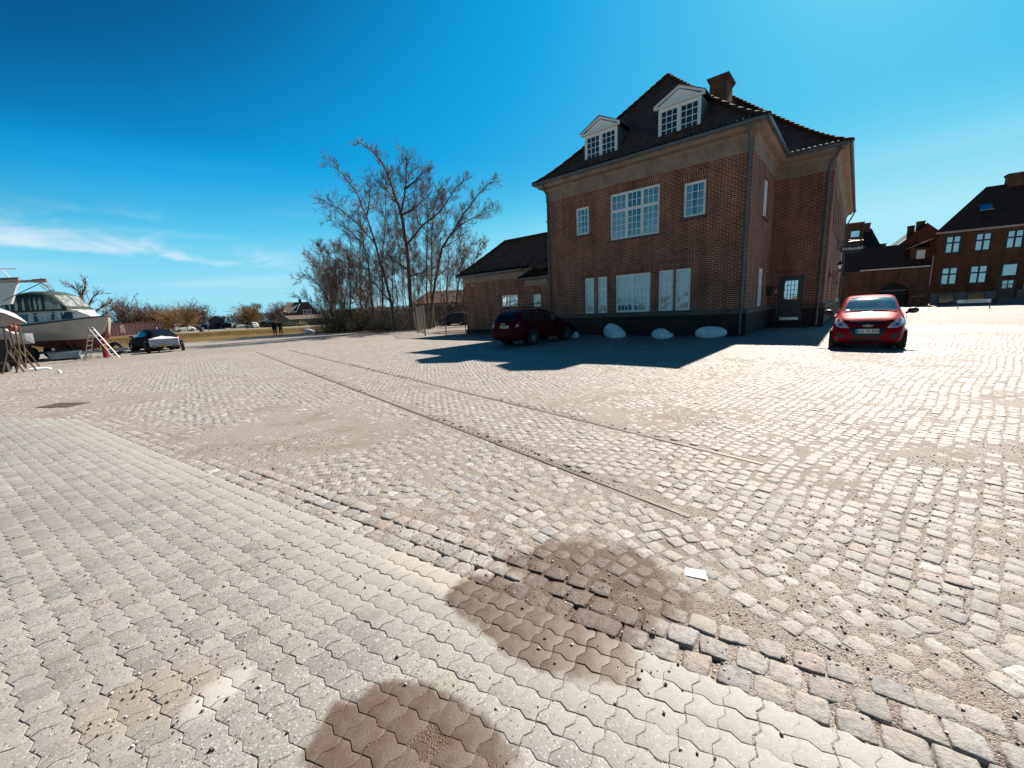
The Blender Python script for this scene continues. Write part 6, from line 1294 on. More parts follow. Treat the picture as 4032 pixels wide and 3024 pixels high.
CAR_KINDS = {
 'hatch': dict(L=3.64, st=[(-1.82,.30,.62,.70,.80,.50),(-1.78,.24,.74,.85,.98,.56),(-1.68,.20,.78,.95,1.20,.58),(-1.48,.19,.80,1.0,1.42,.56),(-1.0,.18,.80,.98,1.50,.57),(-.3,.17,.80,.96,1.52,.58),(.25,.17,.80,.94,1.47,.585),(.62,.17,.80,.92,1.27,.61),(.98,.17,.80,.90,1.02,.66),(1.25,.17,.795,.84,.97,.66),(1.50,.17,.78,.74,.90,.62),(1.68,.17,.74,.64,.78,.55),(1.78,.20,.68,.50,.62,.46),(1.82,.26,.60,.42,.50,.40)], wx=(-1.19, 1.19), wr=.285, wy=.72),
 'wagon': dict(L=4.45, st=[(-2.22,.35,.72,.60,.68,.60),(-2.18,.28,.82,.72,.86,.66),(-2.10,.26,.855,.92,1.05,.66),(-2.0,.26,.865,1.0,1.30,.63),(-1.86,.26,.868,1.02,1.50,.61),(-1.4,.25,.868,1.01,1.57,.62),(-.5,.25,.868,.99,1.59,.63),(.2,.25,.868,.97,1.56,.63),(.62,.25,.868,.95,1.36,.65),(1.02,.25,.868,.93,1.07,.70),(1.5,.25,.86,.86,.98,.68),(1.95,.26,.84,.76,.90,.62),(2.15,.28,.78,.62,.72,.56),(2.22,.32,.70,.50,.58,.50)], wx=(-1.25, 1.30), wr=.325, wy=.78),
 'sedan': dict(L=4.2, st=[(-2.1,.32,.66,.72,.82,.54),(-2.05,.24,.80,.86,.98,.60),(-1.9,.20,.84,.92,1.08,.60),(-1.55,.19,.86,.95,1.30,.57),(-1.05,.18,.86,.94,1.42,.56),(-.3,.18,.86,.92,1.45,.57),(.25,.18,.86,.90,1.38,.58),(.65,.18,.86,.88,1.15,.62),(1.0,.18,.86,.86,.96,.70),(1.5,.18,.85,.78,.89,.66),(1.9,.19,.80,.66,.76,.56),(2.05,.22,.74,.52,.62,.48),(2.1,.28,.64,.42,.50,.40)], wx=(-1.25, 1.32), wr=.315, wy=.77),
 'van': dict(L=4.5, st=[(-2.25,.35,.80,.80,1.0,.70),(-2.2,.25,.90,1.0,1.6,.75),(-2.1,.22,.92,1.05,1.88,.76),(-1.0,.2,.92,1.05,1.93,.77),(.3,.2,.92,1.03,1.90,.76),(.9,.2,.92,1.0,1.55,.76),(1.35,.2,.92,.98,1.12,.78),(1.9,.2,.90,.85,.98,.74),(2.15,.22,.84,.65,.75,.62),(2.25,.3,.74,.5,.58,.55)], wx=(-1.4, 1.4), wr=.33, wy=.82),
}
SKIN = {}
def car(kind, loc, rz, paint, label, group=None, detail=1):
    K = CAR_KINDS[kind]
    if kind not in SKIN: SKIN[kind] = shell(K['st'])
    me, bvh = SKIN[kind]; root = empty('parked_car', loc, rz); tag(root, label, 'car', group)
    m2 = me.copy(); m2.materials.clear(); m2.materials.append(paint); b = bpy.data.objects.new('body', m2); COL.objects.link(b); b.parent = root
    for x in K['wx']:
        for s in (-1, 1):
            wheel(root, x, s*(K['wy']+.03 if detail else K['wy']+.05), K['wr'], .19, s, 7)
    arch = []
    for s in (-1, 1):
        for x in K['wx']: ppart(bvh, 'wheel_arch', [circ(x, K['wr']+.02, K['wr']*1.16, 22)], 'y', s, .003, m_blk, root, 2, .12)
    return root, b, bvh, K
def side_glass(bvh, root, polys, zc=None):
    for s in (-1, 1): ppart(bvh, 'side_window', polys, 'y', s, .004, m_cg, root, 3, .02)

# --- the red hatchback
p_red = carpaint('red_paint', (.27, .004, .010), .05)
fr = Vector((10.43, 11.66, 0)); head = math.atan2(-11.9, -8.6)   # nose towards the camera, slightly turned
fr_dir = Vector((math.cos(R(229)), math.sin(R(229)), 0))
RC, rb_, bv, K = car('hatch', (fr.x-fr_dir.x*1.19, fr.y-fr_dir.y*1.19, 0), R(229), p_red, 'small red hatchback facing the camera with sun glare on its windscreen and roof')
ws = [(-.64, 1.06), (.64, 1.06), (.60, 1.20), (.535, 1.43), (.30, 1.455), (-.30, 1.455), (-.535, 1.43), (-.60, 1.20)]
ppart(bv, 'windscreen', [ws], 'x', 1, .004, simple('windscreen_glass', (.045, .075, .09), .06, spec=.6, var=.6, scale=3, coat=.8), RC, 4)
ppart(bv, 'rear_window', [[(-.5, 1.02), (.5, 1.02), (.44, 1.36), (-.44, 1.36)]], 'x', -1, .004, m_cg, RC, 3)
side_glass(bv, RC, [[(.66, 1.0), (.20, 1.40), (-.42, 1.43), (-.42, 1.02)], [(-.50, 1.02), (-.50, 1.43), (-1.0, 1.41), (-1.25, 1.14), (-1.2, 1.04)]])
m_hl = simple('headlamp_glass', (.42, .50, .55), .08, spec=.8, var=.5, scale=14, coat=1)
for s in (-1, 1):
    hl = [(.40*s, .615), (.47*s, .72), (.60*s, .83), (.70*s, .90), (.735*s, .86), (.745*s, .74), (.70*s, .66), (.58*s, .615)]
    h = ppart(bv, 'headlight', [hl], 'x', 1, .005, m_hl, RC, 3, .03)
    ppart(bv, 'indicator', [circ(.655*s, .825, .038, 12)], 'x', 1, .012, simple('lamp_amber_dark', (.16, .07, .05), .15), h, 1, .02); ppart(bv, 'lamp_bowl', [circ(.60*s, .70, .045, 12)], 'x', 1, .012, simple('lamp_bowl', (.30, .33, .36), .1, .6), h, 1, .02)
ppart(bv, 'upper_grille', [[(-.35, .70), (.35, .70), (.39, .755), (.36, .79), (-.36, .79), (-.39, .755)]], 'x', 1, .004, m_blk, RC, 3)
lg = ppart(bv, 'lower_grille', [[(-.26, .36), (.26, .36), (.37, .47), (.40, .60), (.36, .635), (-.36, .635), (-.40, .60), (-.37, .47)]], 'x', 1, .004, m_blk, RC, 3)
ppart(bv, 'air_dam', [[(-.40, .225), (.40, .225), (.34, .29), (.22, .325), (-.22, .325), (-.34, .29)]], 'x', 1, .004, m_blk, RC, 3)
for s in (-1, 1): ppart(bv, 'fog_recess', [[(.46*s, .30), (.64*s, .33), (.69*s, .45), (.66*s, .50), (.50*s, .42)]], 'x', 1, .004, m_blk, RC, 3)
em = [(-.125, .655), (-.10, .695), (-.045, .695), (-.04, .71), (.045, .71), (.04, .695), (.125, .695), (.10, .655), (.045, .655), (.04, .64), (-.045, .64), (-.04, .655)]
ppart(bv, 'emblem', [em], 'x', 1, .014, simple('chrome_gold', (.62, .52, .34), .4, .15), RC, 1, .02)
hx = bv.ray_cast(Vector((4, 0, .53)), Vector((-1, 0, 0)))[0].x
plate(RC, hx+.045, .53, 'AG 73 820', 1, strip=simple('plate_blue', (.02, .22, .50), .5))
for s in (-1, 1):
    mb = MB(); bm = bmesh.new(); bmesh.ops.create_icosphere(bm, subdivisions=2, radius=1); bm.verts.ensure_lookup_table()
    mb.add([(v.co.x*.075+.60, s*(.955+v.co.y*.125), 1.035+v.co.z*.085) for v in bm.verts], [[v.index for v in f.verts] for f in bm.faces]); bm.free(); mb.tube([(.62, s*.80, .97), (.60, s*.90, 1.0)], .03, 6); mb.build('wing_mirror', m_blk, RC, smooth=True)
mb = MB()
def onskin(x, y, dz=.012):
    h = bv.ray_cast(Vector((x, y, 4)), Vector((0, 0, -1)))[0]; return (x, y, h.z+dz)
for y0w, y1w in ((.60, .08), (-.02, -.55)): mb.tube([onskin(.96-.02, y0w+(y1w-y0w)*t, .02) for t in np.linspace(0, 1, 8)], .011, 5)
mb.build('wiper', m_blk, RC)
mb = MB(); mb.tube([onskin(1.02, -.66), onskin(1.3, -.60), onskin(1.55, -.52), onskin(1.66, -.36), onskin(1.69, 0), onskin(1.66, .36), onskin(1.55, .52), onskin(1.3, .60), onskin(1.02, .66)], .006, 4); mb.build('bonnet_seam', m_blk, RC)
for s in (-1, 1): mb = MB(); mb.tube([(-.46, s*.815, .30), (-.46, s*.82, .95)], .006, 4); mb.tube([(.72, s*.815, .30), (.74, s*.82, .90)], .006, 4); mb.build('door_seam', m_blk, RC)
ppart(bv, 'tax_disc', [[(-.52, 1.08), (-.44, 1.08), (-.44, 1.11), (-.52, 1.11)]], 'x', 1, .008, m_white, RC, 0, .002)

# --- the maroon estate in the shade
p_mar = carpaint('maroon_paint', (.055, .003, .006), .02)
# rear right wheel (0.90,17.54), front right wheel (2.84,19.64)
hd = math.atan2(19.64-17.54, 2.84-.90); c_ = Vector(((.90+2.84)/2, (17.54+19.64)/2, 0)); nrm = Vector((-math.sin(hd), math.cos(hd), 0)); SV, sb, sv, K = car('wagon', tuple(c_+nrm*.80-Vector((math.cos(hd), math.sin(hd), 0))*.02), hd, p_mar, 'dark maroon estate car with roof bars parked in the shade of the brick building')
side_glass(sv, SV, [[(.95, 1.0), (.42, 1.45), (-.20, 1.50), (-.22, 1.03)], [(-.30, 1.03), (-.28, 1.50), (-1.02, 1.50), (-1.10, 1.05)], [(-1.18, 1.06), (-1.10, 1.50), (-1.62, 1.46), (-1.84, 1.10)]])
ppart(sv, 'windscreen', [[(-.68, 1.09), (.68, 1.09), (.57, 1.46), (-.57, 1.46)]], 'x', 1, .004, m_cg, SV, 3)
ppart(sv, 'rear_window', [[(-.66, 1.04), (.66, 1.04), (.62, 1.25), (.55, 1.47), (-.55, 1.47), (-.62, 1.25)]], 'x', -1, .004, m_cg, SV, 3)
for s in (-1, 1):
    tl = ppart(sv, 'tail_light', [[(.60*s, .80), (.80*s, .80), (.80*s, 1.04), (.70*s, 1.10), (.63*s, .98)]], 'x', -1, .006, simple('tail_red', (.30, .008, .012), .12, coat=1), SV, 3)
    ppart(sv, 'reversing_lamp', [[(.635*s, .875), (.76*s, .875), (.755*s, .945), (.665*s, .945)]], 'x', -1, .012, simple('lamp_clear', (.72, .55, .55), .15), tl, 2)
ppart(sv, 'bumper', [[(-.80, .40), (.80, .40), (.84, .60), (.80, .66), (-.80, .66), (-.84, .60)]], 'x', -1, .035, p_mar, SV, 3, .05)
rx = sv.ray_cast(Vector((-6, 0, .86)), Vector((1, 0, 0)))[0].x
plate(SV, rx-.02, .86, '12 376', -1, strip=simple('plate_yellow', (.75, .45, .02), .5), stripw=.17)
mb = MB(); rx2 = sv.ray_cast(Vector((-6, 0, .98)), Vector((1, 0, 0)))[0].x; text_mesh('SUBARU', .075, m_alloy, SV, 'badge', loc=(rx2-.01, .10, .99), rot=(R(90), 0, R(-90)), ext=.003)
mb = MB()
for s in (-1, 1): mb.tube([(-1.5, s*.60, 1.60), (-1.4, s*.60, 1.66), (.15, s*.60, 1.65), (.25, s*.60, 1.60)], .017, 8)
rr_ = mb.build('roof_rail', m_blk, SV)
for x in (-1.05, -.15):
    mb = MB(); mb.tube([(x, -.62, 1.66), (x, -.62, 1.78), (x, -.60, 1.80), (x, .60, 1.80), (x, .62, 1.78), (x, .62, 1.66)], .018, 8); mb.build('roof_bar', m_gal, SV)
mb = MB(); mb.tube([(-1.05, -.58, 1.80), (-1.05, -.58, 2.0)], .016, 6); mb.tube([(-1.05, .58, 1.80), (-1.05, .58, 2.0)], .016, 6); mb.tube([(-1.05, -.58, 1.98), (-1.05, .58, 1.98)], .014, 6); mb.build('bike_carrier', m_gal, SV)
for s in (-1, 1):
    mb = MB(); mb.tube([(.60, s*.86, .99), (.62, s*.93, 1.03)], .03, 6); mb.box(.52, .66, s*.93-.09, s*.93+.09, .98, 1.13); mb.build('wing_mirror', m_blk, SV)
for s in (-1, 1):
    mb = MB()
    for x in (-.26, .72, -1.14): mb.tube([(x, s*.876, .36), (x, s*.872, .98)], .006, 4)
    mb.build('door_seam', m_blk, SV)
mb = MB(); mb.tube([(-2.2, -.5, .22), (-1.9, -.5, .24)], .03, 8); mb.build('exhaust', m_gal, SV)

# --- black car and its trailer
p_blk = simple('black_paint', (.006, .007, .011), .6, .0, .05, 2, coat=.0, spec=.02)
bh = math.atan2(27.79-26.70, -25.93+24.14)
bl = Vector((-25.03, 27.25, 0)); nn = Vector((math.sin(bh), -math.cos(bh), 0))
BHh = R(149); dirb = Vector((math.cos(BHh), math.sin(BHh), 0)); lft = Vector((-math.sin(BHh), math.cos(BHh), 0))
BC, bb, bvv, K = car('sedan', (-24.6, 27.9, 0), BHh, p_blk, 'black hatchback with a small open trailer hitched behind it', )
side_glass(bvv, BC, [[(.80, .90), (.35, 1.28), (-.30, 1.35), (-.30, .96)], [(-.38, .96), (-.36, 1.35), (-1.05, 1.30), (-1.35, 1.0)]])
ppart(bvv, 'rear_window', [[(-.56, 1.0), (.56, 1.0), (.48, 1.33), (-.48, 1.33)]], 'x', -1, .004, m_cg, BC, 3); ppart(bvv, 'windscreen', [[(-.66, .99), (.66, .99), (.52, 1.32), (-.52, 1.32)]], 'x', 1, .004, m_cg, BC, 3)
for s in (-1, 1): ppart(bvv, 'tail_light', [[(.60*s, .70), (.78*s, .72), (.78*s, .92), (.62*s, .88)]], 'x', -1, .006, MATS['tail_red'], BC, 2)
for s in (-1, 1): mb = MB(); mb.box(.55, .68, s*.95-.09, s*.95+.09, .92, 1.05); mb.tube([(.62, s*.84, .92), (.6, s*.9, .96)], .025, 6); mb.build('wing_mirror', m_blk, BC)
TRL = empty('car_trailer', (-21.85, 25.55, 0), R(128)); tag(TRL, 'small open trailer with white tailboard and white cover hitched to the black car', 'trailer')
mb = MB(); mb.box(-.75, .75, -.70, .70, .38, .44); mb.box(-.75, -.72, -.70, .70, .44, .84); mb.box(.72, .75, -.70, .70, .44, .84); mb.box(-.72, .72, -.70, -.67, .44, .84); mb.box(-.72, .72, .67, .70, .44, .84); mb.build('trailer_box', simple('white_boards', (.50, .54, .60), .6, var=.15), TRL)
mb = MB(); mb.box(-.80, .80, -.5, -.44, .30, .40); mb.box(-.80, .80, .44, .5, .30, .40); mb.tube([(.75, 0, .36), (1.75, 0, .42)], .03, 8); mb.tube([(0, -.85, .31), (0, .85, .31)], .03, 8); mb.build('chassis', m_gal, TRL)
for s in (-1, 1): wheel(TRL, -.05, s*.84, .31, .17, s, 5)
for s in (-1, 1): mb = MB(); mb.box(-.12-.30, .32, s*.84-.10, s*.84+.10, .64, .67); mb.build('mudguard', m_blk, TRL)
V = []; F = []; n = 12
for i in range(n+1):
    for j in range(n+1):
        x = -.74+1.48*i/n; y = -.69+1.38*j/n; V.append((x, y, .83+.13*math.sin(math.pi*i/n)*math.sin(math.pi*j/n)*(1+.3*math.sin(7*x+5*y))+.03*math.sin(11*y)*math.sin(9*x)))
F = [(i*(n+1)+j, (i+1)*(n+1)+j, (i+1)*(n+1)+j+1, i*(n+1)+j+1) for i in range(n) for j in range(n)]
mb = MB(); mb.add(V, F); mb.build('cover_sheet', simple('white_sheet', (.72, .74, .76), .7), TRL, smooth=True)
for s in (-1, 1): mb = MB(); mb.box(-.79, -.755, s*.50-.10, s*.50+.10, .34, .42); mb.build('tail_light', MATS['tail_red'], TRL)
plate(TRL, -.775, .42, 'BD 61 72', -1, w=.42, h=.11, bg=simple('plate_orange', (.70, .38, .02), .5))
mb = MB(); mb.box(-.757, -.752, -.10, .10, .62, .66); mb.build('maker_strip', simple('blue_strip', (.05, .15, .45), .5), TRL)

# --- parked cars by the far grass
G2 = 'cars parked beyond the grass'
far = [('hatch', (-96.6, 125.1), 50, (.02, .022, .03), 'dark car at the left end of the parked row, behind the blue car'),
 ('hatch', (-86.8, 115.6), 48, (.02, .10, .42), 'bright blue hatchback in the parked row'), ('van', (-85.9, 118.8), 45, (.30, .42, .50), 'light blue estate car parked beside the nearest street lamp'),
 ('van', (-80.0, 114.9), 40, (.012, .012, .014), 'long black van in the middle of the parked row'), ('sedan', (-78.2, 117.0), 60, (.40, .42, .44), 'silver car parked right of the long black van'),
 ('hatch', (-81.6, 124.2), 120, (.03, .03, .035), 'charcoal hatchback parked between the silver and the black cars'), ('van', (-80.8, 127.0), 110, (.015, .015, .02), 'black people carrier farthest back in the parked row'),
 ('hatch', (-65.6, 103.6), 150, (.55, .54, .50), 'small white car near the walkers'), ('wagon', (-65.0, 107.0), 160, (.012, .011, .012), 'black estate car with a sunlit roof right of the white car'), ('sedan', (-60.9, 103.5), 150, (.04, .04, .045), 'dark grey saloon at the right end of the parked row'),
 ('van', (-80.5, 100.5), 60, (.50, .50, .46), 'cream camper van parked between the two willows')]
for kd, (x, y), a, c, lab in far:
    rt_, b_, v_, K_ = car(kd, (x, y, 0), R(a), carpaint('paint_%d' % int(c[0]*1000+c[2]*999), c, .1), lab, G2, 0)
    zt = max(s_[4] for s_ in K_['st']); zb_ = 1.0 if kd != 'van' else 1.1
    for s in (-1, 1): ppart(v_, 'side_window', [[(.75, zb_), (.2, zt-.14), (-1.2, zt-.14), (-1.5, zb_)]], 'y', s, .006, m_cg, rt_, 2)
    ppart(v_, 'windscreen', [[(-.6, zb_+.06), (.6, zb_+.06), (.5, zt-.14), (-.5, zt-.14)]], 'x', 1, .006, m_cg, rt_, 2); ppart(v_, 'rear_window', [[(-.55, zb_+.04), (.55, zb_+.04), (.5, zt-.15), (-.5, zt-.15)]], 'x', -1, .006, m_cg, rt_, 2)
rt_, b_, v_, K_ = car('wagon', (-6.6, 49.8, 0), R(160), carpaint('pale_grey_paint', (.05, .055, .06), .1), 'grey car glinting behind the fence at the foot of the bare trees', None, 0)
for s in (-1, 1): ppart(v_, 'side_window', [[(.75, 1.0), (.2, 1.42), (-1.2, 1.42), (-1.5, 1.0)]], 'y', s, .006, m_cg, rt_, 2)

# ================================================================ CABIN CRUISER ON ITS CRADLE TRAILER
def loft(mb, secs, mat_fn=None, close_ends=True):
    n = len(secs[0])
    V = [p for s in secs for p in s]; F = []; Mi = []
    for i in range(len(secs)-1):
        for k in range(n-1): F.append((i*n+k, (i+1)*n+k, (i+1)*n+k+1, i*n+k+1)); Mi.append(mat_fn(i, k) if mat_fn else 0)
    mb.add(V, F, Mi)
    if close_ends:
        mb.add(secs[0], [tuple(range(n))], Mi[0]); mb.add(secs[-1], [tuple(range(n))], Mi[-1])
BT = empty('cabin_cruiser', (-26.35, 24.0, 0), R(0)); BT.scale = (.85, 1, 1); tag(BT, 'white cabin cruiser with green canopy and red bottom standing on a trailer', 'boat')
m_gel = simple('gelcoat', (.62, .56, .50), .30, var=.06, scale=1.5, coat=.4); m_anti = simple('red_antifoul', (.20, .045, .030), .75, var=.3, scale=2.5); m_wh = simple('white_gelcoat', (.78, .77, .73), .3, var=.05, coat=.4)
LB = 3.35
xs_ = [-3.25, -2.6, -1.8, -.8, .2, 1.2, 2.0, 2.6, 3.0, 3.25, 3.36]
hb = [1.02, 1.14, 1.22, 1.28, 1.29, 1.22, 1.04, .78, .48, .20, .03]
zsh = [1.98, 1.98, 2.0, 2.04, 2.09, 2.16, 2.23, 2.29, 2.33, 2.35, 2.36]
zwl = [1.16, 1.14, 1.12, 1.10, 1.10, 1.10, 1.10, 1.10, 1.14, 1.48, 2.02]
zk = [.98, .85, .72, .60, .52, .46, .48, .68, 1.02, 1.45, 2.0]
secs = []
for x, b, zs2, zw, kk in zip(xs_, hb, zsh, zwl, zk):
    f = b*.80 if b > .3 else b*.5; xo = [0, 0, 0, 0, 0, 0]
    half = [(0, kk), (b*.07, kk+.02), (f*.62, kk+(zw-kk)*.72), (f*.97, zw), (f+(b-f)*.45, zw+(zs2-zw)*.5), (b, zs2)]
    if x > 2.5: half = [(a, z) for a, z in half]
    rk = lambda z: x - (max(0, (zs2-z))*.28 if x > 1.9 else 0)*(x-1.9)/1.4
    secs.append([(rk(z), -a, z) for a, z in half[::-1]]+[(rk(z), a, z) for a, z in half[1:]])
mb = MB(); loft(mb, secs, lambda i, k: 1 if 2 <= k <= 7 else 0); hull = mb.build('hull', [m_gel, m_anti], BT, smooth=True)
mb = MB(); loft(mb, [[(s[0][0], s[0][1]*.98, s[0][2]-.01), (s[0][0], 0, s[0][2]+.03), (s[-1][0], s[-1][1]*.98, s[-1][2]-.01)] for s in secs], close_ends=False); mb.build('deck', m_wh, BT)
mb = MB()
for e in (0, -1): mb.tube([Vector(s[e])+Vector((0, 0, -.02)) for s in secs], .045, 6)
mb.build('rub_rail', simple('dark_rub_rail', (.03, .028, .03), .6), BT)
cab = [(-2.3, .86, 2.0, 2.72), (-1.2, .93, 2.02, 2.80), (.2, .92, 2.06, 2.86), (1.2, .80, 2.12, 2.84), (1.9, .58, 2.2, 2.72), (2.45, .30, 2.26, 2.40)]
mb = MB(); loft(mb, [[(x, -b, z0_), (x, -b*.88, z1_), (x, 0, z1_+.05), (x, b*.88, z1_), (x, b, z0_)] for x, b, z0_, z1_ in cab]); cb_ = mb.build('cabin', m_wh, BT, smooth=False)
def cabside(x):
    for a, b in zip(cab, cab[1:]):
        if a[0] <= x <= b[0]: t = (x-a[0])/(b[0]-a[0]); return [a[i]+(b[i]-a[i])*t for i in range(4)]
m_bw = simple('boat_window', (.02, .018, .03), .08, coat=.5)
for s in (-1, 1):
    for x0_, x1_ in ((-1.9, -.95), (-.6, .75), (1.1, 1.75)):
        q = []
        for x, t in ((x0_+.05, .18), (x1_-.05, .18), (x1_, .80), (x0_, .80)):
            c = cabside(x); bb_ = c[1]+(c[1]*.88-c[1])*t; q.append((x, s*(bb_+.012), c[2]+(c[3]-c[2])*t))
        mb = MB(); mb.add(q+[(a, b-s*.01, c) for a, b, c in q], [(0, 1, 2, 3), (4, 5, 6, 7), (0, 1, 5, 4), (1, 2, 6, 5), (2, 3, 7, 6), (3, 0, 4, 7)]); mb.build('cabin_window', m_bw, BT)
mb = MB(); mb.box(-.3, 1.0, -.68, .68, 2.8, 3.05); mb.build('wheelhouse', m_wh, BT)
# canopy: green cloth with clear panels
cst = [(-2.95, 2.25, .86, .78), (-2.75, 3.15, .92, .80), (-2.35, 3.60, .95, .80), (-1.7, 3.82, .95, .80), (-.7, 3.92, .95, .78), (.15, 3.88, .93, .76), (.75, 3.70, .88, .74), (1.15, 3.35, .82, .70), (1.55, 2.95, .74, .60)]
def csec(x, zt, b, tb):
    zb_ = 2.74 if x > -2.3 else 2.3
    pts_ = [(b, zb_), (b*.985, zb_+(zt-zb_)*.5), (tb+(b-tb)*.30, zb_+(zt-zb_)*.86), (tb*.7, zt-.03), (0, zt)]
    return [(x, -a, z) for a, z in pts_]+[(x, a, z) for a, z in pts_[-2::-1]]
m_cn = simple('green_canvas', (.018, .040, .030), .75, var=.35, scale=3, bump=.6, bscale=7)
mb = MB(); loft(mb, [csec(*c) for c in cst]); can = mb.build('canopy', m_cn, BT, smooth=True)
m_vinyl_shine = simple('vinyl_and_wrinkle_shine', (.32, .34, .32), .18, var=.75, scale=4.5, spec=.8, c2=(.55, .56, .52))
m_vinyl_shine.node_tree.nodes['Principled BSDF'].inputs['Roughness'].default_value = .15
cvb = None
me_ = can.data; bm = bmesh.new(); bm.from_mesh(me_); bvc = BVHTree.FromBMesh(bm); bm.free()
for s in (-1, 1):
    for k, x in enumerate([-2.35, -1.85, -1.45, -.95, -.5, -.2, .12]):
        w_ = [.16, .09, .13, .10, .05, .09, .12][k]; j = random.uniform(-.05, .05)
        ppart(bvc, 'wrinkle_shine', [[(x-w_, 2.85), (x+w_*.4, 2.82), (x+w_+j, 3.1), (x+w_*.7, 3.52), (x-w_*.5, 3.50), (x-w_*.2, 3.2)]], 'y', s, .012, m_vinyl_shine, can, 2, .02)  # pale strips put the shine of the canopy's wrinkles into colour
    ppart(bvc, 'clear_panel', [[(.42, 2.84), (1.35, 2.84), (1.0, 3.3), (.72, 3.54), (.42, 3.58)]], 'y', s, .012, m_vinyl_shine, can, 3, .02)
for a, b in ((-.66, -.05), (.05, .66)): ppart(bvc, 'front_panel', [[(a, 2.98), (b, 2.98), (b*.9, 3.62), (a*.9, 3.62)]], 'x', 1, .014, m_vinyl_shine, can, 3, .02)
m_ss = simple('stainless', (.5, .5, .5), .25, .9, .1)
mb = MB()
for s in (-1, 1):
    top_ = [(x, s*hbv*.93, z+.45) for x, hbv, z in ((-.4, 1.27, 2.05), (.6, 1.27, 2.1), (1.4, 1.15, 2.18), (2.1, .98, 2.24), (2.7, .7, 2.3), (3.05, .42, 2.34), (3.32, .03, 2.36))]
    mb.tube(top_, .014, 6)
    for p in top_[:-1]: mb.tube([(p[0], p[1], p[2]-.45), p], .011, 6)
mb.build('pulpit_rail', m_ss, BT)
mb = MB(); mb.tube([(-3.2, -.8, 2.0), (-3.25, -.8, 2.55), (-3.25, .8, 2.55), (-3.2, .8, 2.0)], .014, 6); mb.tube([(-3.2, -.8, 2.3), (-2.5, -1.05, 2.35), (-1.8, -1.1, 2.4)], .012, 6); mb.build('stern_rail', m_ss, BT)
mb = MB(); mb.lathe([(0, 0), (.05, 0), (.05, .02), (0, .02)], 10, Matrix.Translation((-2.4, -1.13, 1.45)) @ Matrix.Rotation(R(90), 4, 'X')); mb.build('hull_fitting', m_wh, BT)
mb = MB(); mb.box(-3.25, -2.5, -.05, .05, .55, 1.0); mb.box(2.15, 2.3, -.02, .02, .5, 1.0); mb.build('skeg', m_anti, BT)
BTt = empty('boat_trailer', (-26.35, 24.0, 0), R(0)); BTt.scale = (.85, 1, 1); tag(BTt, 'low boat trailer with paired black wheels under the white cruiser', 'trailer')
mb = MB()
for s in (-1, 1): mb.box(-3.3, 3.0, s*.55-.05, s*.55+.05, .34, .44)
for x in (-2.6, -1, .8, 2.4): mb.box(x-.05, x+.05, -.5, .5, .36, .46)
mb.tube([(2.9, -.5, .4), (4.2, 0, .4)], .05, 6); mb.tube([(2.9, .5, .4), (4.2, 0, .4)], .05, 6)
for x in (-1.9, 1.2):
    for s in (-1, 1): mb.tube([(x, s*.55, .4), (x, s*.85, 1.02)], .035, 6)
mb.build('frame', m_gal, BTt)
for x in (-2.3, -1.45):
    for s in (-1, 1): wheel(BTt, x, s*.78, .38, .24, s, 5, m_blk)
mb = MB(); mb.box(.1, 1.1, -.75, .75, .20, .60); mb.build('cradle_block', simple('dark_timber', (.05, .04, .035), .9), BTt)
# other things round the boats
mb = MB(); mb.box(-.65, .65, -.05, .05, .42, .48); mb.prism([(-.5, .10), (.5, .10), (.62, .42), (-.62, .42)], -.28, .28, 'y'); mb.box(-.60, -.56, -.25, .25, 0, .12); mb.box(.56, .60, -.25, .25, 0, .12); o = mb.build('steel_trough', simple('zinc_grey', (.22, .26, .30), .5, .3), loc=(-24.9, 22.5, 0), rot=(0, 0, R(38))); tag(o, 'grey steel trough lying on the ground under the cruiser', 'trough')
mb = MB()
for s in (-1, 1): mb.box(-1.0, 1.0, s*.35-.04, s*.35+.04, .30, .38)
for x in (-.9, 0, .9): mb.box(x-.04, x+.04, -.31, .31, .31, .37)
mb.tube([(-.8, -.3, 0), (-.8, -.3, .3)], .03, 6); mb.tube([(.8, .3, 0), (.8, .3, .3)], .03, 6); o = mb.build('work_platform', simple('zinc_grey', (.22, .26, .30), .5, .3), loc=(-23.5, 23.4, 0), rot=(0, 0, R(44))); tag(o, 'low galvanised frame behind the stepladder', 'frame')
mb = MB(); mb.lathe([(0, 0), (.13, 0), (.13, .45), (.12, .47), (.115, .75), (.13, .77), (.13, 1.05), (.06, 1.12), (0, 1.12)], 16, mat=[0]*0 or 0); o = mb.build('gas_cylinder', simple('red_cylinder', (.22, .012, .015), .5), loc=(-23.0, 22.85, 0)); tag(o, 'upright red cylinder seen through the stepladder', 'cylinder'); 
mb = MB(); M_ = Matrix.Identity(4); mb.lathe([(.24, -.11), (.36, -.12), (.40, -.08), (.40, .08), (.36, .12), (.24, .11), (.22, 0)], 30, M_); o = mb.build('spare_tyre', m_rub, loc=(-24.2, 24.75, .40), rot=(R(86), 0, R(10)), smooth=True); tag(o, 'lone black tyre standing upright right of the stepladder', 'tyre')
m_al = simple('aluminium', (.52, .50, .46), .35, .7, .1)
LD = empty('step_ladder', (-22.35, 21.85, 0), R(18)); tag(LD, 'aluminium stepladder standing open in front of the cruiser bow', 'ladder')
top_z = 1.72
for nm, x0_, x1_, nr in (('climbing_side', .72, -.12, 6), ('support_side', -.55, -.06, 6)):
    mb = MB()
    for s in (-1, 1): mb.tube([(x0_, s*.24, 0), (x1_, s*.18, top_z)], .026, 6)
    for i in range(1, nr+1):
        t = i/(nr+.7); mb.tube([(x0_+(x1_-x0_)*t, -(.24-.06*t), top_z*t), (x0_+(x1_-x0_)*t, (.24-.06*t), top_z*t)], .024, 6)
    mb.build(nm, m_al, LD)
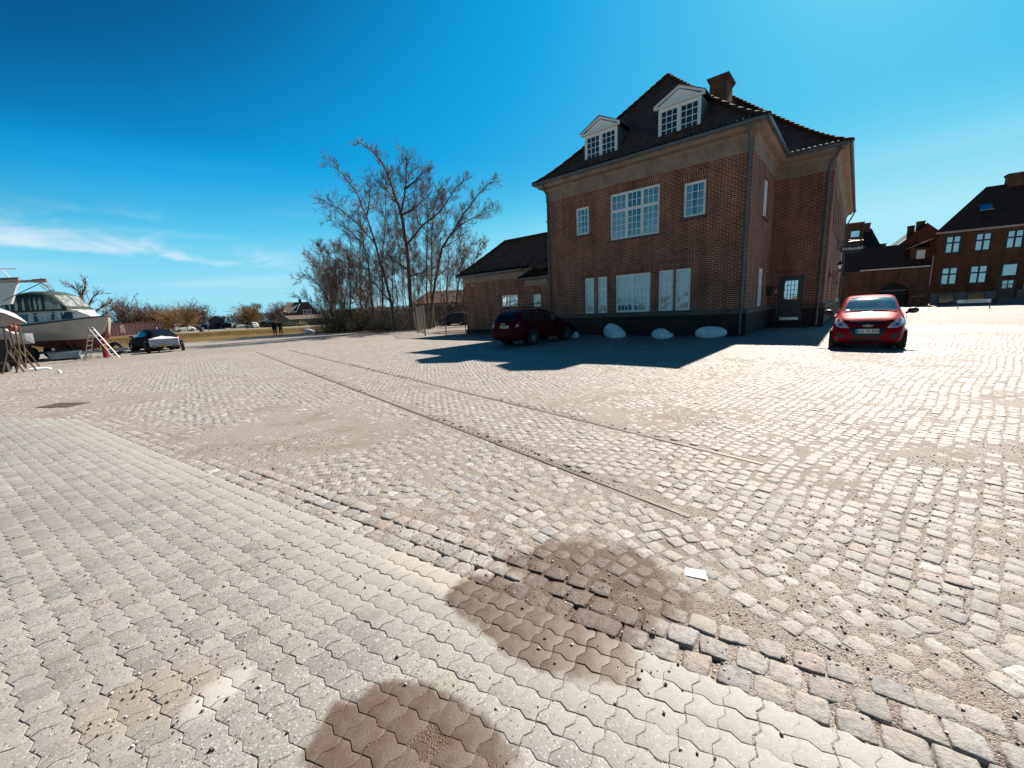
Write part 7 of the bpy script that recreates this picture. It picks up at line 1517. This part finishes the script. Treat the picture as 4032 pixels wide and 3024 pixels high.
# boat stand, trestles and the sailing boat at the left edge
m_st = simple('rusty_tube', (.16, .10, .055), .7, .3, .3, 6)
def V3(*p): return Vector(p)
ST = empty('boat_stand', (-20.35, 16.45, 0)); tag(ST, 'rusty tubular trestle with splayed legs at the left edge', 'trestle'); o3 = V3(-20.35, 16.45, 0)
mb = MB()
for ch in ([(-20.21,16.67,2.02),(-20.24,16.64,.9),(-20.39,16.45,0)], [(-20.24,16.64,.9),(-20.04,16.88,0)], [(-20.39,16.45,1.86),(-20.44,16.39,.9),(-20.62,16.16,0)], [(-20.44,16.39,.9),(-20.26,16.62,0)]):
    # legs spread in depth too
    dv = V3(-.776, .63, 0); k = random.choice((-.10, .12)); P = [V3(*p)-o3+dv*k*(1 if p[2] < .1 else 0) for p in ch]; mb.tube(P, .030, 8)
mb.tube([V3(-20.6,16.19,.5)-o3, V3(-20.28,16.59,.5)-o3], .02, 6); mb.tube([V3(-20.44,16.39,1.10)-o3, V3(-20.24,16.64,1.10)-o3], .022, 6); mb.build('tube_frame', m_st, ST)
ST2 = empty('boat_stand', (-22.6, 18.6, 0)); tag(ST2, 'second dark trestle half hidden behind the first one', 'trestle'); mb = MB()
for s in (-1, 1): mb.tube([(s*.35, -.25, 0), (s*.22, 0, .9), (s*.22, 0, 1.9)], .03, 8); mb.tube([(s*.35, .3, 0), (s*.22, 0, .9)], .03, 8)
mb.tube([(-.3, 0, .6), (.3, 0, .6)], .02, 6); mb.tube([(-.25, 0, 1.9), (.25, 0, 1.9)], .03, 6); mb.build('tube_frame', m_st, ST2)
SB = empty('sailing_boat', (-22.88, 16.38, 0), R(20)); tag(SB, 'pale sailing boat propped up at the left edge with its mast laid horizontally', 'boat')
# local +x along az -42 => points right and slightly towards the camera; bow tip at about (-20.6,17.4,2.04)
tip = V3(2.50, .22, 2.04)
secs = []
for x, b, zs2, zk2 in ((-4, 1.1, 3.2, 2.1), (-1, 1.0, 3.05, 1.9), (.6, .80, 2.88, 1.88), (1.5, .5, 2.70, 1.9), (2.05, .26, 2.45, 1.93), (2.35, .10, 2.20, 1.97), (2.5, .02, 2.04, 2.0)):
    secs.append([(x, .22-b, zs2), (x, .22-b*.8, (zs2+zk2)/2), (x, .22, zk2), (x, .22+b*.8, (zs2+zk2)/2), (x, .22+b, zs2), (x, .22, zs2+.05), (x, .22-b, zs2)])
mb = MB(); loft(mb, secs, lambda i, k: 1 if k >= 4 else 0); mb.build('hull', [simple('beige_hull', (.44, .38, .33), .4, var=.08), m_wh], SB, smooth=False)
mb = MB(); mb.tube([(-4, .5, 3.70), (3.3, .5, 3.77)], .055, 10); mb.tube([(2.9, .5, 3.77), (3.36, .5, 3.79)], .085, 8); mb.tube([(1.6, .5, 3.80), (2.5, .5, 3.84)], .11, 8); mb.build('mast', simple('grey_spar', (.25, .23, .23), .4, .4), SB)
mb = MB(); mb.prism([(.2, 2.7), (2.05, 2.84), (2.35, 3.55), (2.4, 3.72), (.2, 3.72)], .44, .56, 'y'); mb.build('mast_support', m_wh, SB)
mb = MB(); mb.tube([(3.2, .5, 3.72), (1.9, .3, 2.95)], .018, 6); mb.build('blue_rope', simple('blue_rope', (.04, .16, .32), .8), SB); mb = MB(); mb.tube([(2.25, .5, 3.85), (2.0, .5, 4.25)], .02, 6); mb.tube([(1.2, .45, 4.28), (2.5, .45, 4.28)], .02, 6); mb.build('spreader', m_wh, SB)
# clutter below it
mb = MB(); mb.box(-.35, .35, -.3, .3, .95, 1.35); mb.box(-.28, .28, -.25, .25, .12, .95); mb.tube([(-.35, -.35, 0), (-.35, -.35, .5)], .06, 6); mb.tube([(.35, -.35, 0), (.35, -.35, .5)], .06, 6); o = mb.build('engine_crate', simple('black_crate', (.02, .015, .016), .8), loc=(-23.1, 18.3, 0), rot=(0, 0, R(45))); tag(o, 'dark crate stacked on legs behind the trestle', 'crate')
OB = empty('motor_boat', (-25.6, 20.5, 0), R(35)); OB.scale = (.62, .7, .9); tag(OB, 'small white and grey motor boat on blocks between the two larger boats', 'boat')
secs = [[(x, -b, 1.75), (x, -b*.8, 1.35), (x, 0, 1.15), (x, b*.8, 1.35), (x, b, 1.75)] for x, b in ((-1.6, .75), (-.5, .8), (.6, .65), (1.3, .35), (1.65, .03))]
mb = MB(); loft(mb, secs); mb.build('hull', simple('grey_gelcoat', (.42, .44, .47), .4), OB); mb = MB(); mb.prism([(-1.3, 1.76), (.8, 1.76), (.3, 2.05), (-1.1, 2.08)], -.5, .5, 'y'); mb.build('cabin', m_wh, OB); mb = MB(); mb.box(-1.2, -.9, -.5, .5, 0, 1.3); mb.box(.3, .6, -.4, .4, 0, 1.25); mb.build('support_block', MATS['black_crate'], OB)
bm = bmesh.new(); bmesh.ops.create_icosphere(bm, subdivisions=2, radius=.14); mb = MB(); mb.add([v.co+Vector((random.uniform(-.02, .02),)*3) for v in bm.verts], [[v.index for v in f.verts] for f in bm.faces]); bm.free(); o = mb.build('fender_buoy', simple('red_buoy', (.28, .06, .05), .5), loc=(-20.6, 16.9, 1.82), smooth=True); tag(o, 'red and pale buoy hanging beneath the sailing boat hull', 'buoy')
mb = MB(); V_ = [(-.35, -.07, 0), (.32, -.09, 0), (.36, .05, .01), (-.05, .12, .05), (-.3, .10, .03)]; mb.add(V_+[(a*.8, b*.8, c+.07) for a, b, c in V_], [(0, 1, 2, 3, 4), (5, 6, 7, 8, 9)]+[(i, (i+1) % 5, 5+(i+1) % 5, 5+i) for i in range(5)]); o = mb.build('crumpled_sheet', m_white, loc=(-20.3, 17.2, .01), rot=(0, 0, R(45))); tag(o, 'crumpled white sheet on the ground at the trestle foot', 'sheet')
mb = MB(); mb.lathe([(0, 0), (.05, 0), (.06, .09), (.03, .12), (0, .12)], 10); o = mb.build('paper_cup', m_white, loc=(-17.55, 15.5, 0)); tag(o, 'small white cup alone on the cobbles right of the trestle', 'cup')
mb = MB(); mb.box(-.25, .25, -.2, .2, .0, .35); mb.box(-.22, .22, -.24, .24, .35, .40); o = mb.build('storage_box', MATS['black_crate'], loc=(-21.6, 16.9, 0), rot=(0, 0, R(40))); tag(o, 'black box on the ground at the very left edge', 'box')

# ================================================================ PEOPLE
def chain_body(name, verts, edges, radii, mat, parent, rootv=0, lv=1):
    me = bpy.data.meshes.new(name); me.from_pydata(verts, edges, []); o = bpy.data.objects.new(name, me); COL.objects.link(o)
    md = o.modifiers.new('skin', 'SKIN'); md.use_smooth_shade = True
    for i, r in enumerate(radii): me.skin_vertices[0].data[i].radius = (r if isinstance(r, tuple) else (r, r)); me.skin_vertices[0].data[i].use_root = (i == rootv)
    m2 = o.modifiers.new('sub', 'SUBSURF'); m2.levels = m2.render_levels = lv
    dg = bpy.context.evaluated_depsgraph_get(); dg.update(); mm = bpy.data.meshes.new_from_object(o.evaluated_get(dg)); bpy.data.objects.remove(o); mm.name = name; mm.materials.clear(); mm.materials.append(mat)
    o = bpy.data.objects.new(name, mm); COL.objects.link(o); o.parent = parent; return o
m_skin = simple('skin', (.42, .24, .17), .6); 
def person(x, y, rz, h, coat, trou, shoe, label, wide=1.0, hairc=(.03, .02, .015), stride=.16, armout=.08):
    root = empty('person', (x, y, 0), rz); tag(root, label, 'person', 'two people walking'); k = h/1.80
    def J(*p): return tuple(c*k for c in p)
    # x forward, y left
    joints = dict(pel=J(0, 0, .95), sp=J(.0, 0, 1.18), ch=J(.01, 0, 1.40), nk=J(.015, 0, 1.53), hd=J(.03, 0, 1.66), ht=J(.02, 0, 1.75))
    V = [joints[a] for a in ('pel', 'sp', 'ch', 'nk', 'hd', 'ht')]; E = [(0, 1), (1, 2), (2, 3), (3, 4), (4, 5)]; Rr = [.135, .125, .145, .055, .085, .07]
    hands = []; feet = []; arms = []; legs = []
    for s in (-1, 1):
        b = len(V); ax = s*stride*.9; A = [J(.01, s*.17*wide, 1.43), J(-.02-ax*.3, s*(.23*wide+armout*.4), 1.16), J(.06-ax*.9, s*(.22*wide+armout), .92), J(.09-ax*1.0, s*(.22*wide+armout), .84)]
        V += A; E += [(2, b), (b, b+1), (b+1, b+2), (b+2, b+3)]; Rr += [.062, .047, .033, .038]; arms.append(A)
        b = len(V); st_ = s*stride; Lg = [J(.0, s*.095, .90), J(.05+st_*.6, s*.10, .50), J(st_*1.25-.03, s*.10, .09), J(st_*1.25+.13, s*.11, .035)]
        V += Lg; E += [(0, b), (b, b+1), (b+1, b+2), (b+2, b+3)]; Rr += [.085, .058, .04, .035]; legs.append(Lg)
        for f in range(5):
            b = len(V); base = Vector(A[3]); off = Vector(((-.02+.013*f) if f < 4 else .035, s*.004, -.02 if f < 4 else .0)); fl = [.075, .085, .08, .062][f] if f < 4 else .055
            V += [tuple(base+off*k), tuple(base+(off+Vector((.006, -s*.006, -fl*.6)))*k), tuple(base+(off+Vector((.016, -s*.018, -fl)))*k)]; E += [(b-(b-len(V)+3)-0, b+1)] if False else [(b, b+1), (b+1, b+2), (len(V)-3, [i for i, q in enumerate(V) if q == A[3]][-1])]; Rr += [.011, .009, .008]
    body = chain_body('body', V, E, [r*k for r in Rr], m_skin, root)
    # clothes
    Vj = [joints['pel'], joints['sp'], joints['ch'], J(.015, 0, 1.50)]; Ej = [(0, 1), (1, 2), (2, 3)]; Rj = [.185*wide, .165*wide, .185*wide, .085]
    Vj.append(J(0, 0, .80)); Ej.append((0, 4)); Rj.append(.175*wide)
    for A in arms: b = len(Vj); Vj += A[:3]; Ej += [(2, b), (b, b+1), (b+1, b+2)]; Rj += [.088, .072, .055]
    chain_body('coat', Vj, Ej, [r*k for r in Rj], coat, root)
    Vt = [J(0, 0, .93)]; Et = []; Rt_ = [.155]
    for Lg in legs: b = len(Vt); Vt += Lg[:3]; Et += [(0, b), (b, b+1), (b+1, b+2)]; Rt_ += [.105, .082, .062]
    chain_body('trousers', Vt, Et, [r*k for r in Rt_], trou, root)
    for Lg in legs: chain_body('shoe', [tuple(Vector(Lg[2])+Vector((-.05, 0, -.04))*k), Lg[3], tuple(Vector(Lg[3])+Vector((.07, 0, 0))*k)], [(0, 1), (1, 2)], [.048*k, .045*k, .03*k], shoe, root)
    chain_body('hair', [J(-.015, 0, 1.70), J(-.02, 0, 1.76), J(.03, 0, 1.79)], [(0, 1), (1, 2)], [.092*k, .10*k, .07*k], simple('hair_%d' % int(hairc[0]*1000), hairc, .8), root)
    return root
wd = R(122)
person(-26.05, 44.95, wd, 1.80, simple('black_coat', (.010, .009, .011), .85), simple('black_trousers', (.012, .011, .013), .85), simple('pale_shoes', (.45, .42, .40), .6), 'taller walker in a wide black coat, left of the pair', wide=1.35, armout=.14)
person(-25.25, 44.70, wd+.1, 1.66, simple('black_jacket', (.014, .012, .015), .8), simple('black_trousers', (.012, .011, .013), .85), simple('pale_shoes', (.45, .42, .40), .6), 'slimmer walker in a short black jacket, right of the pair', wide=1.0, stride=.12)
